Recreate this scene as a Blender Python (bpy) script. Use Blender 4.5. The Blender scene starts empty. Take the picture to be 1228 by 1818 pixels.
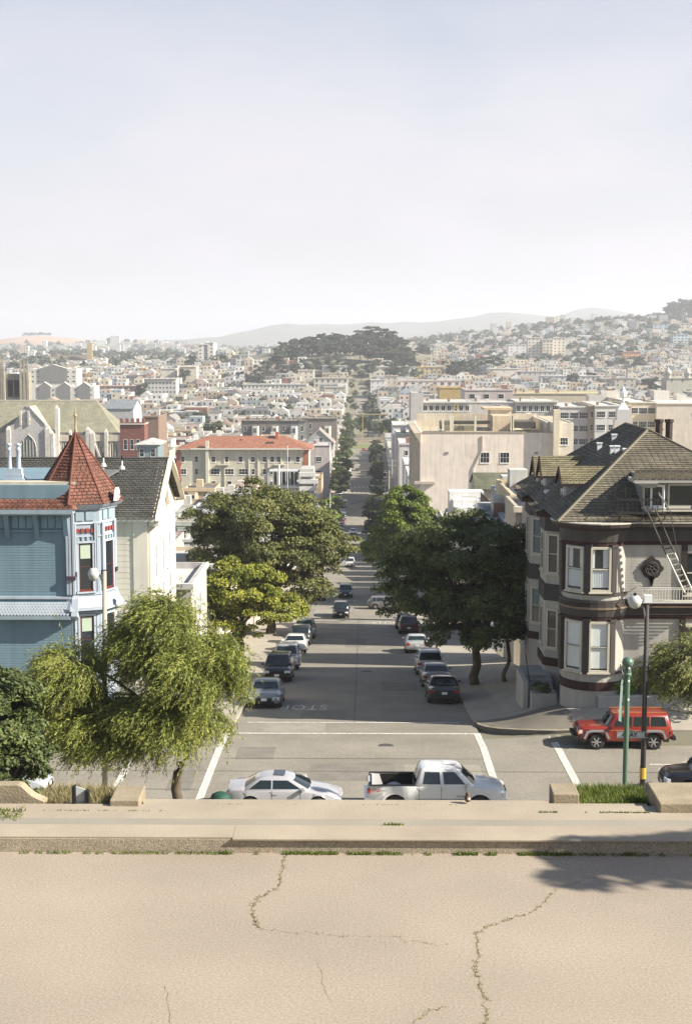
import bpy, math, random
import numpy as np
from mathutils import Vector, Matrix
from math import sin, cos, tan, pi, radians as R, sqrt, atan
S = bpy.context.scene
C = S.collection
# ---------------- camera, sky, sun, exposure ----------------
F = 2525.0; PITCH = 6.8; YAW = 0.658
cam = bpy.data.cameras.new('camera'); co = bpy.data.objects.new('camera', cam); C.objects.link(co); S.camera = co
cam.sensor_fit = 'VERTICAL'; cam.sensor_height = 36; cam.lens = F*36/1818
cam.clip_start = 0.3; cam.clip_end = 30000
co.location = (0, 0, 0); co.rotation_euler = (R(90-PITCH), 0, R(YAW))
SUN_EL = 34.0; SUN_OFF = 15.0                      # sun from the right, a little behind the camera
w = bpy.data.worlds.new('World'); S.world = w; w.use_nodes = True
nt = w.node_tree; N = nt.nodes; L = nt.links; N.clear()
out = N.new('ShaderNodeOutputWorld'); bg = N.new('ShaderNodeBackground'); bg.inputs[1].default_value = 0.062
sky = N.new('ShaderNodeTexSky'); sky.sky_type = 'NISHITA'; sky.sun_disc = False
sky.sun_elevation = R(SUN_EL); sky.sun_rotation = R(90+SUN_OFF); sky.altitude = 100
sky.air_density = 1.0; sky.dust_density = 1.2; sky.ozone_density = 1.2
# thin high cloud, a pale veil laid over the sky by direction
tc = N.new('ShaderNodeTexCoord'); mp = N.new('ShaderNodeMapping'); mp.inputs['Scale'].default_value = (2.6, 2.6, 7.0); mp.inputs['Location'].default_value = (0.35, 0.1, 0.3)
nz = N.new('ShaderNodeTexNoise'); nz.inputs['Scale'].default_value = 1.7; nz.inputs['Detail'].default_value = 6; nz.inputs['Roughness'].default_value = .55
cr = N.new('ShaderNodeMapRange'); cr.inputs[1].default_value = .47; cr.inputs[2].default_value = .66; cr.inputs[3].default_value = 0.05; cr.inputs[4].default_value = .36
mx = N.new('ShaderNodeMix'); mx.data_type = 'RGBA'
mx.inputs[7].default_value = (6.2, 5.95, 6.35, 1)
L.new(tc.outputs['Generated'], mp.inputs[0]); L.new(mp.outputs[0], nz.inputs[0]); L.new(nz.outputs[0], cr.inputs[0])
sx = N.new('ShaderNodeSeparateXYZ'); L.new(tc.outputs['Generated'], sx.inputs[0])          # the veil thins overhead
hz = N.new('ShaderNodeMapRange'); hz.inputs[1].default_value = .02; hz.inputs[2].default_value = .38; hz.inputs[3].default_value = 1.0; hz.inputs[4].default_value = .05
L.new(sx.outputs[2], hz.inputs[0]); mm = N.new('ShaderNodeMath'); mm.operation = 'MULTIPLY'; L.new(cr.outputs[0], mm.inputs[0]); L.new(hz.outputs[0], mm.inputs[1])
base = N.new('ShaderNodeMapRange'); base.inputs[1].default_value = 0; base.interpolation_type = 'SMOOTHSTEP'; base.inputs[2].default_value = .46; base.inputs[3].default_value = .82; base.inputs[4].default_value = .0; L.new(sx.outputs[2], base.inputs[0])
ad = N.new('ShaderNodeMath'); ad.operation = 'ADD'; ad.use_clamp = True; L.new(mm.outputs[0], ad.inputs[0]); L.new(base.outputs[0], ad.inputs[1])
L.new(ad.outputs[0], mx.inputs[0]); L.new(sky.outputs[0], mx.inputs[6]); L.new(mx.outputs[2], bg.inputs[0]); L.new(bg.outputs[0], out.inputs[0])
sl = bpy.data.lights.new('sun', 'SUN'); sl.energy = 5.0; sl.angle = R(.53); sl.color = (1, .93, .80)
so = bpy.data.objects.new('sun', sl); C.objects.link(so); so.rotation_euler = (R(90-SUN_EL), 0, R(90-SUN_OFF))
S.view_settings.view_transform = 'Standard'; S.view_settings.look = 'None'; S.view_settings.exposure = 1.18; S.view_settings.gamma = 1
try: S.view_settings.use_curve_mapping = False
except Exception: pass
S.render.engine = 'CYCLES'
try: S.cycles.volume_bounces = 1; S.cycles.max_bounces = 6
except Exception: pass
random.seed(7); rng = np.random.default_rng(7)
def dr(y): return tan(R(PITCH)+atan((y-909)/F))      # metres dropped per metre of distance at that height of the view
def at(px, py, Y):
    u = (px-614)/F; v = -(py-909)/F; p = R(PITCH); a = R(YAW)
    fx, fy, fz = u, cos(p)+v*sin(p), -sin(p)+v*cos(p)
    X = fx*cos(a)-fy*sin(a); Yd = fx*sin(a)+fy*cos(a)
    return (X*Y/Yd, Y, fz*Y/Yd)
def ax(px, Y): return at(px, 909, Y)[0]
def az(py, Y): return at(643, py, Y)[2]
# ---------------- materials ----------------
MATS = {}
def mk(name, col=(.5,.5,.5), rough=.8, var=.12, scale=1.5, bump=0, bscale=30, metal=0, objcol=False, attr=None, spec=.4, brick=None, streak=0, fine=0, finescale=60, coat=0, trans=0, emit=None):
    m = bpy.data.materials.new(name); m.use_nodes = True; t = m.node_tree; n = t.nodes; l = t.links; n.clear()
    o = n.new('ShaderNodeOutputMaterial'); b = n.new('ShaderNodeBsdfPrincipled'); l.new(b.outputs[0], o.inputs[0])
    b.inputs['Roughness'].default_value = rough; b.inputs['Metallic'].default_value = metal; b.inputs['Specular IOR Level'].default_value = spec
    if coat: b.inputs['Coat Weight'].default_value = coat
    g = n.new('ShaderNodeNewGeometry')
    if objcol: oi = n.new('ShaderNodeObjectInfo'); cs = oi.outputs['Color']
    elif attr: aa = n.new('ShaderNodeAttribute'); aa.attribute_name = attr; cs = aa.outputs['Color']
    else: rgb = n.new('ShaderNodeRGB'); rgb.outputs[0].default_value = (*col, 1); cs = rgb.outputs[0]
    def mul(a, fac_out, lo, hi, f0=.3, f1=.7):
        mr = n.new('ShaderNodeMapRange'); mr.inputs[1].default_value = f0; mr.inputs[2].default_value = f1; mr.inputs[3].default_value = lo; mr.inputs[4].default_value = hi
        l.new(fac_out, mr.inputs[0]); v = n.new('ShaderNodeVectorMath'); v.operation = 'SCALE'; l.new(a, v.inputs[0]); l.new(mr.outputs[0], v.inputs['Scale']); return v.outputs[0]
    if var:
        x = n.new('ShaderNodeTexNoise'); x.inputs['Scale'].default_value = scale; x.inputs['Detail'].default_value = 5; l.new(g.outputs['Position'], x.inputs['Vector']); cs = mul(cs, x.outputs[0], 1-var, 1+var*.7)
    if streak:
        mpp = n.new('ShaderNodeMapping'); mpp.inputs['Scale'].default_value = (2.2, 2.2, .18); l.new(g.outputs['Position'], mpp.inputs[0])
        x = n.new('ShaderNodeTexNoise'); x.inputs['Scale'].default_value = 1.0; x.inputs['Detail'].default_value = 6; l.new(mpp.outputs[0], x.inputs['Vector']); cs = mul(cs, x.outputs[0], 1-streak, 1.04)
    if fine:
        x = n.new('ShaderNodeTexNoise'); x.inputs['Scale'].default_value = finescale; x.inputs['Detail'].default_value = 2; l.new(g.outputs['Position'], x.inputs['Vector']); cs = mul(cs, x.outputs[0], 1-fine, 1+fine)
    if brick:
        bt = n.new('ShaderNodeTexBrick'); bt.inputs['Scale'].default_value = 1; bt.inputs['Brick Width'].default_value = brick[0]; bt.inputs['Row Height'].default_value = brick[1]; bt.inputs['Mortar Size'].default_value = brick[2]
        bt.inputs['Color1'].default_value = (1, 1, 1, 1); bt.inputs['Color2'].default_value = (brick[3],)*3+(1,); bt.inputs['Mortar'].default_value = (brick[4],)*3+(1,); bt.inputs['Bias'].default_value = -.1
        # horizontal run along whichever axis the slope does not climb; z drives the courses
        sp = n.new('ShaderNodeSeparateXYZ'); l.new(g.outputs['Position'], sp.inputs[0]); ad = n.new('ShaderNodeMath'); ad.operation = 'ADD'; l.new(sp.outputs[0], ad.inputs[0]); l.new(sp.outputs[1], ad.inputs[1])
        cb = n.new('ShaderNodeCombineXYZ'); l.new(ad.outputs[0], cb.inputs[0]); l.new(sp.outputs[2], cb.inputs[1]); l.new(cb.outputs[0], bt.inputs['Vector'])
        vm = n.new('ShaderNodeVectorMath'); vm.operation = 'MULTIPLY'; l.new(cs, vm.inputs[0]); l.new(bt.outputs[0], vm.inputs[1]); cs = vm.outputs[0]
    l.new(cs, b.inputs['Base Color'])
    if bump:
        x = n.new('ShaderNodeTexNoise'); x.inputs['Scale'].default_value = bscale; x.inputs['Detail'].default_value = 4; l.new(g.outputs['Position'], x.inputs['Vector'])
        bu = n.new('ShaderNodeBump'); bu.inputs['Strength'].default_value = bump; bu.inputs['Distance'].default_value = .02; l.new(x.outputs[0], bu.inputs['Height']); l.new(bu.outputs[0], b.inputs['Normal'])
    if trans:
        tr = n.new('ShaderNodeBsdfTranslucent'); l.new(cs, tr.inputs[0]); ms = n.new('ShaderNodeMixShader'); ms.inputs[0].default_value = trans; l.new(b.outputs[0], ms.inputs[1]); l.new(tr.outputs[0], ms.inputs[2]); l.new(ms.outputs[0], o.inputs[0])
    if emit: b.inputs['Emission Color'].default_value = (*emit, 1); b.inputs['Emission Strength'].default_value = 1
    MATS[name] = m; return m
mk('asphalt', (.235,.215,.18), .9, .16, .35, .3, 25, fine=.12, finescale=9, spec=.2)
mk('asphalt_path', (.315,.266,.213), .95, .13, .5, 0, fine=.19, finescale=48, spec=.2)
mk('asphalt_strip', (.27,.245,.20), .95, .08, 1.2, 0, fine=.15, finescale=70, spec=.2)
mk('pebble_concrete', (.34,.29,.215), .95, .1, 2, .6, 90, fine=.30, finescale=70, spec=.2)
mk('concrete', (.335,.285,.22), .92, .14, 1.3, .2, 40, fine=.08, finescale=80, spec=.2)
mk('old_concrete', (.30,.25,.175), .95, .22, 3, .4, 50, fine=.12, finescale=60, spec=.2)
mk('pavement', (.34,.31,.26), .92, .12, .8, .1, 30, fine=.05, spec=.2)
mk('road_paint', (.55,.53,.48), .8, .34, 7, 0, spec=.3, fine=.2, finescale=14)
mk('ground', (.20,.19,.14), .95, .3, .05, 0, spec=.1)
mk('paint', (.6,.6,.6), .75, .08, .7, 0, objcol=True, streak=.17)
mk('plain', (.6,.6,.6), .7, .05, 2, 0, objcol=True)
mk('gloss', (.6,.6,.6), .35, 0, 1, 0, objcol=True, spec=.5)
mk('carpaint', (.6,.6,.6), .28, 0, 1, 0, objcol=True, spec=.5, coat=.7)
mk('shingle', (.4,.4,.4), .9, .25, .8, 0, objcol=True, brick=(.42,.13,.012,.72,.45), fine=.15, finescale=6)
mk('tile', (.4,.1,.06), .8, .25, 1.2, 0, objcol=True, brick=(.3,.16,.02,.6,.35))
mk('flatroof', (.4,.4,.4), .95, .18, .25, 0, objcol=True)
mk('glass', (.02,.025,.03), .06, 0, 1, 0, spec=.9)
mk('paleglass', (.10,.13,.14), .12, .3, .6, 0, spec=.8)
mk('carglass', (.012,.02,.022), .04, 0, 1, 0, spec=.8)
mk('rubber', (.02,.02,.02), .85, 0)
mk('chrome', (.55,.55,.56), .22, 0, metal=1)
mk('alloy', (.50,.50,.50), .35, 0, metal=.8)
mk('black', (.012,.012,.012), .6, 0)
mk('metal', (.33,.34,.35), .5, .15, 5, 0, metal=.5)
mk('white', (.78,.77,.74), .6, .05, 3, 0)
mk('curtain', (.62,.68,.70), .9, .12, 6, 0)
mk('bark', (.11,.085,.06), .95, .3, 4, .8, 20)
mk('soil', (.10,.08,.05), .95, .3, 3)
mk('red_lens', (.35,.015,.01), .2, 0, spec=.6)
mk('amber_lens', (.7,.2,.02), .2, 0, spec=.6)
mk('clear_lens', (.6,.62,.62), .1, 0, spec=.8)
mk('farhouse', (.5,.5,.5), .85, .12, .3, 0, attr='col')
mk('stone', (.44,.41,.37), .9, .15, 1, 0, objcol=True, streak=.18)
mk('brickwall', (.28,.10,.07), .9, .15, 1, 0, objcol=True, brick=(.5,.17,.02,.7,1.5))
mk('patch', (.19,.175,.15), .92, .15, 1.0, 0, fine=.1, finescale=9, spec=.2)
mk('patch_light', (.27,.25,.21), .92, .12, 1.0, 0, fine=.1, finescale=9, spec=.2)
mk('tar', (.07,.066,.06), .7, .2, 3)
mk('lawn', (.15,.17,.055), .95, .25, .3, 0, fine=.2, finescale=5)
mk('framecream', (.50,.47,.39), .6, .05, 3)
mk('redwood', (.13,.028,.02), .5, 0)
mk('churchroof', (.3,.3,.2), .9, .2, .4, 0, objcol=True, streak=.35)
mk('crack_dirt', (.22,.165,.095), .95, .3, 20)
mk('hill_tan', (.42,.27,.17), .95, .25, .006, 0)
mk('hill_green', (.13,.125,.10), .95, .3, .004, 0)
def leafmat(name, dark, light, yellow=None):
    m = bpy.data.materials.new(name); m.use_nodes = True; t = m.node_tree; n = t.nodes; l = t.links; n.clear()
    o = n.new('ShaderNodeOutputMaterial'); b = n.new('ShaderNodeBsdfPrincipled'); b.inputs['Roughness'].default_value = .55; b.inputs['Specular IOR Level'].default_value = .3
    a = n.new('ShaderNodeAttribute'); a.attribute_name = 'tint'
    r = n.new('ShaderNodeValToRGB'); r.color_ramp.elements[0].color = (*dark, 1); r.color_ramp.elements[1].color = (*light, 1)
    if yellow: e = r.color_ramp.elements.new(.93); e.color = (*light, 1); r.color_ramp.elements[-1].color = (*yellow, 1)
    tr = n.new('ShaderNodeBsdfTranslucent'); ms = n.new('ShaderNodeMixShader'); ms.inputs[0].default_value = .17
    l.new(a.outputs['Fac'], r.inputs[0]); l.new(r.outputs[0], b.inputs['Base Color']); l.new(r.outputs[0], tr.inputs[0]); l.new(b.outputs[0], ms.inputs[1]); l.new(tr.outputs[0], ms.inputs[2]); l.new(ms.outputs[0], o.inputs[0])
    MATS[name] = m
leafmat('leaf_dark', (.032,.05,.018), (.14,.17,.05), (.23,.23,.08))
leafmat('leaf_olive', (.05,.062,.018), (.20,.205,.06), (.28,.20,.07))
leafmat('leaf_yellow', (.09,.12,.018), (.34,.34,.05), (.45,.40,.09))
leafmat('leaf_bright', (.06,.10,.018), (.22,.28,.045), (.34,.35,.08))
leafmat('leaf_willow', (.09,.115,.022), (.32,.34,.08), (.46,.42,.21))
leafmat('leaf_mid', (.045,.065,.022), (.12,.145,.05), (.17,.17,.07))
leafmat('leaf_far', (.030,.045,.026), (.075,.090,.045), (.11,.12,.05))
leafmat('leaf_pale', (.10,.12,.03), (.27,.27,.09), (.40,.36,.17))
leafmat('grass', (.06,.10,.015), (.20,.24,.05), (.42,.36,.17))
leafmat('dry_grass', (.14,.13,.05), (.38,.32,.17), (.5,.42,.24))
# ---------------- object helpers ----------------
def tag(o, label=None, cat=None, group=None, kind=None):
    if label: o['label'] = label
    if cat: o['category'] = cat
    if group: o['group'] = group
    if kind: o['kind'] = kind
    return o
def empty(name, loc=(0,0,0), rz=0, label=None, cat=None, group=None):
    o = bpy.data.objects.new(name, None); C.objects.link(o); o.location = loc; o.rotation_euler = (0,0,rz); o.empty_display_size = .3
    return tag(o, label, cat, group)
class MB:
    def __init__(s): s.v = []; s.f = []; s.m = []
    def face(s, pts, m=0):
        i = len(s.v); s.v += [tuple(p) for p in pts]; s.f.append(tuple(range(i, i+len(pts)))); s.m.append(m)
    def box(s, x0, x1, y0, y1, z0, z1, m=0):
        if x0 > x1: x0, x1 = x1, x0
        if y0 > y1: y0, y1 = y1, y0
        if z0 > z1: z0, z1 = z1, z0
        i = len(s.v); s.v += [(x0,y0,z0),(x1,y0,z0),(x1,y1,z0),(x0,y1,z0),(x0,y0,z1),(x1,y0,z1),(x1,y1,z1),(x0,y1,z1)]
        for f in ((0,3,2,1),(4,5,6,7),(0,1,5,4),(1,2,6,5),(2,3,7,6),(3,0,4,7)): s.f.append(tuple(i+k for k in f)); s.m.append(m)
        return s
    def hexa(s, a, b, m=0):      # two quads, bottom a and top b
        i = len(s.v); s.v += [tuple(p) for p in a]+[tuple(p) for p in b]
        for f in ((0,3,2,1),(4,5,6,7),(0,1,5,4),(1,2,6,5),(2,3,7,6),(3,0,4,7)): s.f.append(tuple(i+k for k in f)); s.m.append(m)
        return s
    def prism(s, poly, z0, z1, m=0):   # xy polygon ccw extruded
        n = len(poly); i = len(s.v); s.v += [(x,y,z0) for x,y in poly]+[(x,y,z1) for x,y in poly]
        s.f.append(tuple(i+k for k in range(n))[::-1]); s.m.append(m); s.f.append(tuple(i+n+k for k in range(n))); s.m.append(m)
        for k in range(n): s.f.append((i+k, i+(k+1)%n, i+n+(k+1)%n, i+n+k)); s.m.append(m)
        return s
    def slab(s, poly, d, ax_='y', m=0):  # polygon of 3-D points extruded by vector d
        n = len(poly); i = len(s.v); s.v += [tuple(p) for p in poly]+[(p[0]+d[0],p[1]+d[1],p[2]+d[2]) for p in poly]
        s.f.append(tuple(i+k for k in range(n))); s.m.append(m); s.f.append(tuple(i+n+k for k in range(n))[::-1]); s.m.append(m)
        for k in range(n): s.f.append((i+k, i+n+k, i+n+(k+1)%n, i+(k+1)%n)); s.m.append(m)
        return s
    def tube(s, pts, r, n=8, m=0, cap=True):
        if not hasattr(r, '__len__'): r = [r]*len(pts)
        P = [np.array(p, float) for p in pts]; i0 = len(s.v)
        for k, p in enumerate(P):
            d = P[min(k+1, len(P)-1)]-P[max(k-1, 0)]; d = d/(np.linalg.norm(d)+1e-9)
            a = np.cross(d, (0,0,1)) if abs(d[2]) < .95 else np.cross(d, (1,0,0)); a /= np.linalg.norm(a); b = np.cross(d, a)
            for j in range(n): q = p+r[k]*(cos(2*pi*j/n)*a+sin(2*pi*j/n)*b); s.v.append(tuple(q))
        for k in range(len(P)-1):
            for j in range(n): s.f.append((i0+k*n+j, i0+k*n+(j+1)%n, i0+(k+1)*n+(j+1)%n, i0+(k+1)*n+j)); s.m.append(m)
        if cap: s.f.append(tuple(i0+j for j in range(n))[::-1]); s.m.append(m); s.f.append(tuple(i0+(len(P)-1)*n+j for j in range(n))); s.m.append(m)
        return s
    def lathe(s, prof, n=12, c=(0,0,0), m=0, axis='z', a0=0, a1=2*pi):
        i0 = len(s.v); full = abs(a1-a0-2*pi) < 1e-6; k = n if full else n+1
        for r, z in prof:
            for j in range(k):
                a = a0+(a1-a0)*j/n
                if axis == 'z': s.v.append((c[0]+r*cos(a), c[1]+r*sin(a), c[2]+z))
                elif axis == 'y': s.v.append((c[0]+r*cos(a), c[1]+z, c[2]-r*sin(a)))
                else: s.v.append((c[0]+z, c[1]+r*cos(a), c[2]+r*sin(a)))
        for q in range(len(prof)-1):
            for j in range(n if full else n): 
                j2 = (j+1)%k
                s.f.append((i0+q*k+j, i0+q*k+j2, i0+(q+1)*k+j2, i0+(q+1)*k+j)); s.m.append(m)
        return s
    def build(s, name, mats, parent=None, smooth=False, col=None, loc=None, link=True):
        me = bpy.data.meshes.new(name); me.from_pydata(s.v, [], s.f)
        if not isinstance(mats, (list, tuple)): mats = [mats]
        for q in mats: me.materials.append(MATS[q])
        if any(s.m): me.polygons.foreach_set('material_index', s.m)
        if smooth: me.polygons.foreach_set('use_smooth', [True]*len(s.f))
        return obj(name, me, parent, col, loc)
def obj(name, me, parent=None, col=None, loc=None):
    o = bpy.data.objects.new(name, me); C.objects.link(o)
    if parent: o.parent = parent
    if col: o.color = (*col, 1)
    if loc: o.location = loc
    return o
def copy_tree(o, loc=None, rz=None, label=None, col=None, group=None, parent=None):
    c = o.copy(); C.objects.link(c); c.parent = parent
    if loc: c.location = loc
    if rz is not None: c.rotation_euler = (0,0,rz)
    if label: c['label'] = label
    if group: c['group'] = group
    for ch in KIDS.get(o.name, ()): copy_tree(ch, parent=c)
    return c
KIDS = {}
def index_kids(o):
    KIDS[o.name] = [x for x in bpy.data.objects if x.parent == o]
    for x in KIDS[o.name]: index_kids(x)
# window: a framed sash window facing -Y, origin at its lower middle, on the wall plane y=0
WINC = {}
def winmesh(w_, h_, cols=1, rows=2, fr=.09, pane='glass', frame='white', depth=.07):
    k = (round(w_,2), round(h_,2), cols, rows, fr, pane, frame)
    if k in WINC: return WINC[k]
    b = MB(); x0, x1 = -w_/2, w_/2
    b.box(x0, x0+fr, -depth, .02, 0, h_); b.box(x1-fr, x1, -depth, .02, 0, h_); b.box(x0+fr, x1-fr, -depth, .02, h_-fr, h_); b.box(x0+fr, x1-fr, -depth, .02, 0, fr)
    b.box(x0-.05, x1+.05, -depth-.06, .02, -.07, 0)
    t = fr*.42
    for i in range(1, cols): x = x0+w_*i/cols; b.box(x-t/2, x+t/2, -depth+.02, 0, fr, h_-fr)
    for i in range(1, rows): z = h_*i/rows; b.box(x0+fr, x1-fr, -depth+.015, 0, z-t/2, z+t/2)
    me = bpy.data.meshes.new('window'); me.from_pydata(b.v, [], b.f); me.materials.append(MATS[frame])
    p = MB(); p.box(x0+fr*.8, x1-fr*.8, -.018, .01, fr*.8, h_-fr*.8); mp_ = bpy.data.meshes.new('pane'); mp_.from_pydata(p.v, [], p.f); mp_.materials.append(MATS[pane])
    WINC[k] = (me, mp_); return WINC[k]
def window(parent, loc, w_, h_, face='n', one=False, **kw):
    me, mp_ = winmesh(w_, h_, **kw)
    if one:                                         # far away: frame and pane in one small part
        k = ('one', me.name)
        if k not in WINC:
            j = MB(); 
            for q, src in enumerate((me, mp_)):
                i = len(j.v); j.v += [tuple(v.co) for v in src.vertices]; j.f += [tuple(i+a for a in p.vertices) for p in src.polygons]; j.m += [q]*len(src.polygons)
            m3 = bpy.data.meshes.new('window'); m3.from_pydata(j.v, [], j.f); m3.materials.append(me.materials[0]); m3.materials.append(mp_.materials[0]); m3.polygons.foreach_set('material_index', j.m); WINC[k] = m3
        o = obj('window', WINC[k], parent, None, loc)
    else:
        o = obj('window', me, parent, None, loc); obj('pane', mp_, o)
    o.rotation_euler = (0, 0, {'n': 0, 'e': -pi/2, 'w': pi/2, 's': pi}.get(face, 0) if isinstance(face, str) else face)
    return o
# NB: 'w' faces +X (the sunny side), 'e' faces -X
# ---------------- the lie of the land ----------------
PY = [(-400,4),(-2,-1.7),(.6,-1.75),(8,-5.3),(13.4,-5.3),(17,-6.8),(47,-18.4),(49,-18.0),(54,-18.05),(63,-18.3),(66.5,-18.65),(70,-19.05),(77,-19.95),(90,-21.7),(110.5,-24.4),(157,-30.7),(171.5,-31.8),(262,-40.7),(277,-41.5),(367,-48.3),(381,-48.9),(472,-49.5),(486,-49.6),(577,-50.6),(688,-52),(780,-52.4),(1000,-47),(1300,-40),(1700,-33),(2500,-30),(5000,-26),(7000,-24),(12000,-20)]
YK = np.array([p[0] for p in PY]); ZK = np.array([p[1] for p in PY])
def sst(a, b, x): t = np.clip((np.asarray(x, float)-a)/(b-a), 0, 1); return t*t*(3-2*t)
def gz(x, y):
    x = np.asarray(x, float); y = np.asarray(y, float)
    z = np.interp(y, YK, ZK)
    z = z+1.0*sst(5.6, 11, x)*sst(63.5, 68, y)*(1-sst(76, 112, y))
    z = z+34*np.exp(-((x+22)/150)**2-((y-1430)/175)**2)
    hr = np.interp(x, [-300,0,100,440,520,650,1200,2500], [0,12,24,66,66,80,110,130])
    z = z+hr*sst(1250, 2850, y)*(1-.6*sst(3000, 4500, y))
    z = z+46*np.exp(-((x+1125)/250)**2-((y-5000)/350)**2)+26*np.exp(-((x+720)/260)**2-((y-4300)/300)**2)
    return z
def g1(x, y): return float(gz(x, y))
xs = np.unique(np.concatenate([np.arange(-700,701,20), [-10.87,-6.37,10.13,-10.9], np.arange(5,14,.7), np.linspace(-4500,-700,26), np.linspace(700,4500,26)]))
ys = np.unique(np.concatenate([YK[YK>-50], np.arange(-60,1000,12), np.arange(1000,3400,40), np.linspace(3400,12000,50)]))
XX, YY = np.meshgrid(xs, ys); ZZ = gz(XX, YY)-.12
ZZ -= np.where((YY < 47) & (YY > 4), .6, 0)
def gridmesh(name, XX, YY, ZZ, mat, parent=None, smooth=True):
    ny, nx = XX.shape; v = np.stack([XX, YY, ZZ], -1).reshape(-1, 3)
    i = np.arange(ny*nx).reshape(ny, nx); f = np.stack([i[:-1,:-1], i[:-1,1:], i[1:,1:], i[1:,:-1]], -1).reshape(-1, 4)
    return quads(name, v, f, mat, parent, smooth)
def quads(name, v, f, mat, parent=None, smooth=False, attr=None):
    me = bpy.data.meshes.new(name); nf, k = f.shape
    me.vertices.add(len(v)); me.vertices.foreach_set('co', np.ascontiguousarray(v, dtype=np.float32).ravel())
    me.loops.add(nf*k); me.loops.foreach_set('vertex_index', np.ascontiguousarray(f, dtype=np.int32).ravel())
    me.polygons.add(nf); me.polygons.foreach_set('loop_start', np.arange(nf, dtype=np.int32)*k)
    try: me.polygons.foreach_set('loop_total', np.full(nf, k, dtype=np.int32))
    except Exception: pass
    if smooth: me.polygons.foreach_set('use_smooth', np.ones(nf, dtype=bool))
    me.update(calc_edges=True)
    if attr is not None:
        nm, typ, data = attr; a = me.attributes.new(nm, typ, 'FACE'); a.data.foreach_set('color' if typ == 'FLOAT_COLOR' else 'value', np.ascontiguousarray(data, dtype=np.float32).ravel())
    for q in (mat if isinstance(mat, (list, tuple)) else [mat]): me.materials.append(MATS[q])
    return obj(name, me, parent)
tag(gridmesh('ground', XX, YY, ZZ, 'ground'), kind='structure')
# far ridge in the haze
rx = np.linspace(-4200, 4200, 90); prof = np.interp(rx, [-4200,-1500,-930,-516,-100,180,497,814,1080,1258,1606,1850,4200], [0,8,12,92,108,104,128,168,146,192,150,182,120])
prof = prof+6*np.sin(rx/90)+4*np.sin(rx/37+1)
ry = np.array([6600,7200,7600,8000,8300,9000]); fac = np.array([0,.45,.8,1,.85,0])
RX, RY = np.meshgrid(rx, ry); RZ = (-26)+(prof[None,:]+26)*fac[:,None]
RZ += rng.normal(0, 4, RZ.shape)*(fac[:,None] > .3)*(fac[:,None] < 1)
tag(gridmesh('hills', RX, RY, RZ, 'hill_green'), kind='structure')
# bare tan hill
hx = np.linspace(-1900,-450,40); hy = np.linspace(4500,5600,24); HX, HY = np.meshgrid(hx, hy); HZ = gz(HX, HY)+1.5-14*(1-sst(4500,4750,HY))-14*sst(5300,5600,HY)-10*sst(-800,-450,HX)
tag(gridmesh('hill', HX, HY, HZ, 'hill_tan'), kind='structure')
# ---------------- roads, pavements ----------------
XL, XR = -6.37, 5.63; PL, PR = -10.87, 10.13
def strip(name, x0, x1, y0, y1, dz, mat, kind='structure', nx=None, zf=None):
    yy = [y0]+[y for y in YK if y0 < y < y1]
    yy = np.unique(np.concatenate([yy, [y1], np.arange(y0, y1, max(.8, (y1-y0)/80))]))
    nx = nx or max(2, int(abs(x1-x0)/6)); xx = np.linspace(x0, x1, nx); A, B = np.meshgrid(xx, yy)
    return tag(gridmesh(name, A, B, gz(A, B)+dz, mat), kind=kind)
strip('road', XL, XR, 65.2, 742, 0, 'asphalt', nx=5)
ST = [(52.6, 65.2)]+[(158.5+104.8*k, 170.7+104.8*k) for k in range(6)]
for k, (a, b) in enumerate(ST):
    if k == 0: strip('road', -90, 90, a, b, 0, 'asphalt', nx=160)
    else: strip('road', -260, 260, a, b, .004, 'asphalt', nx=30)
strip('road', XL, XR, 905, 1290, 0, 'asphalt', nx=4)
def pave(x0, x1, y0, y1, h=.15, mat='pavement', name='pavement'):
    yy = np.unique(np.concatenate([[y for y in YK if y0 < y < y1], np.arange(y0, y1, 2.5), [y1]])); xx = np.linspace(x0, x1, max(3, int((x1-x0)/1.5)+1))
    A, B = np.meshgrid(xx, yy); Z = gz(A, B)+h; b = MB(); ny, nx = A.shape
    for j in range(ny):
        for i in range(nx): b.v.append((A[j,i], B[j,i], Z[j,i]))
    for j in range(ny-1):
        for i in range(nx-1): b.f.append((j*nx+i, j*nx+i+1, (j+1)*nx+i+1, (j+1)*nx+i)); b.m.append(0)
    per = [(0,i) for i in range(nx)]+[(j,nx-1) for j in range(1,ny)]+[(ny-1,i) for i in range(nx-2,-1,-1)]+[(j,0) for j in range(ny-2,0,-1)]
    for q in range(len(per)):
        j, i = per[q]; j2, i2 = per[(q+1)%len(per)]; n = len(b.v)
        p, p2 = b.v[j*nx+i], b.v[j2*nx+i2]; b.v += [(p[0],p[1],p[2]-.4), (p2[0],p2[1],p2[2]-.4)]
        b.f.append((j*nx+i, n, n+1, j2*nx+i2)); b.m.append(0)
    return tag(b.build(name, mat), kind='structure')
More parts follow.
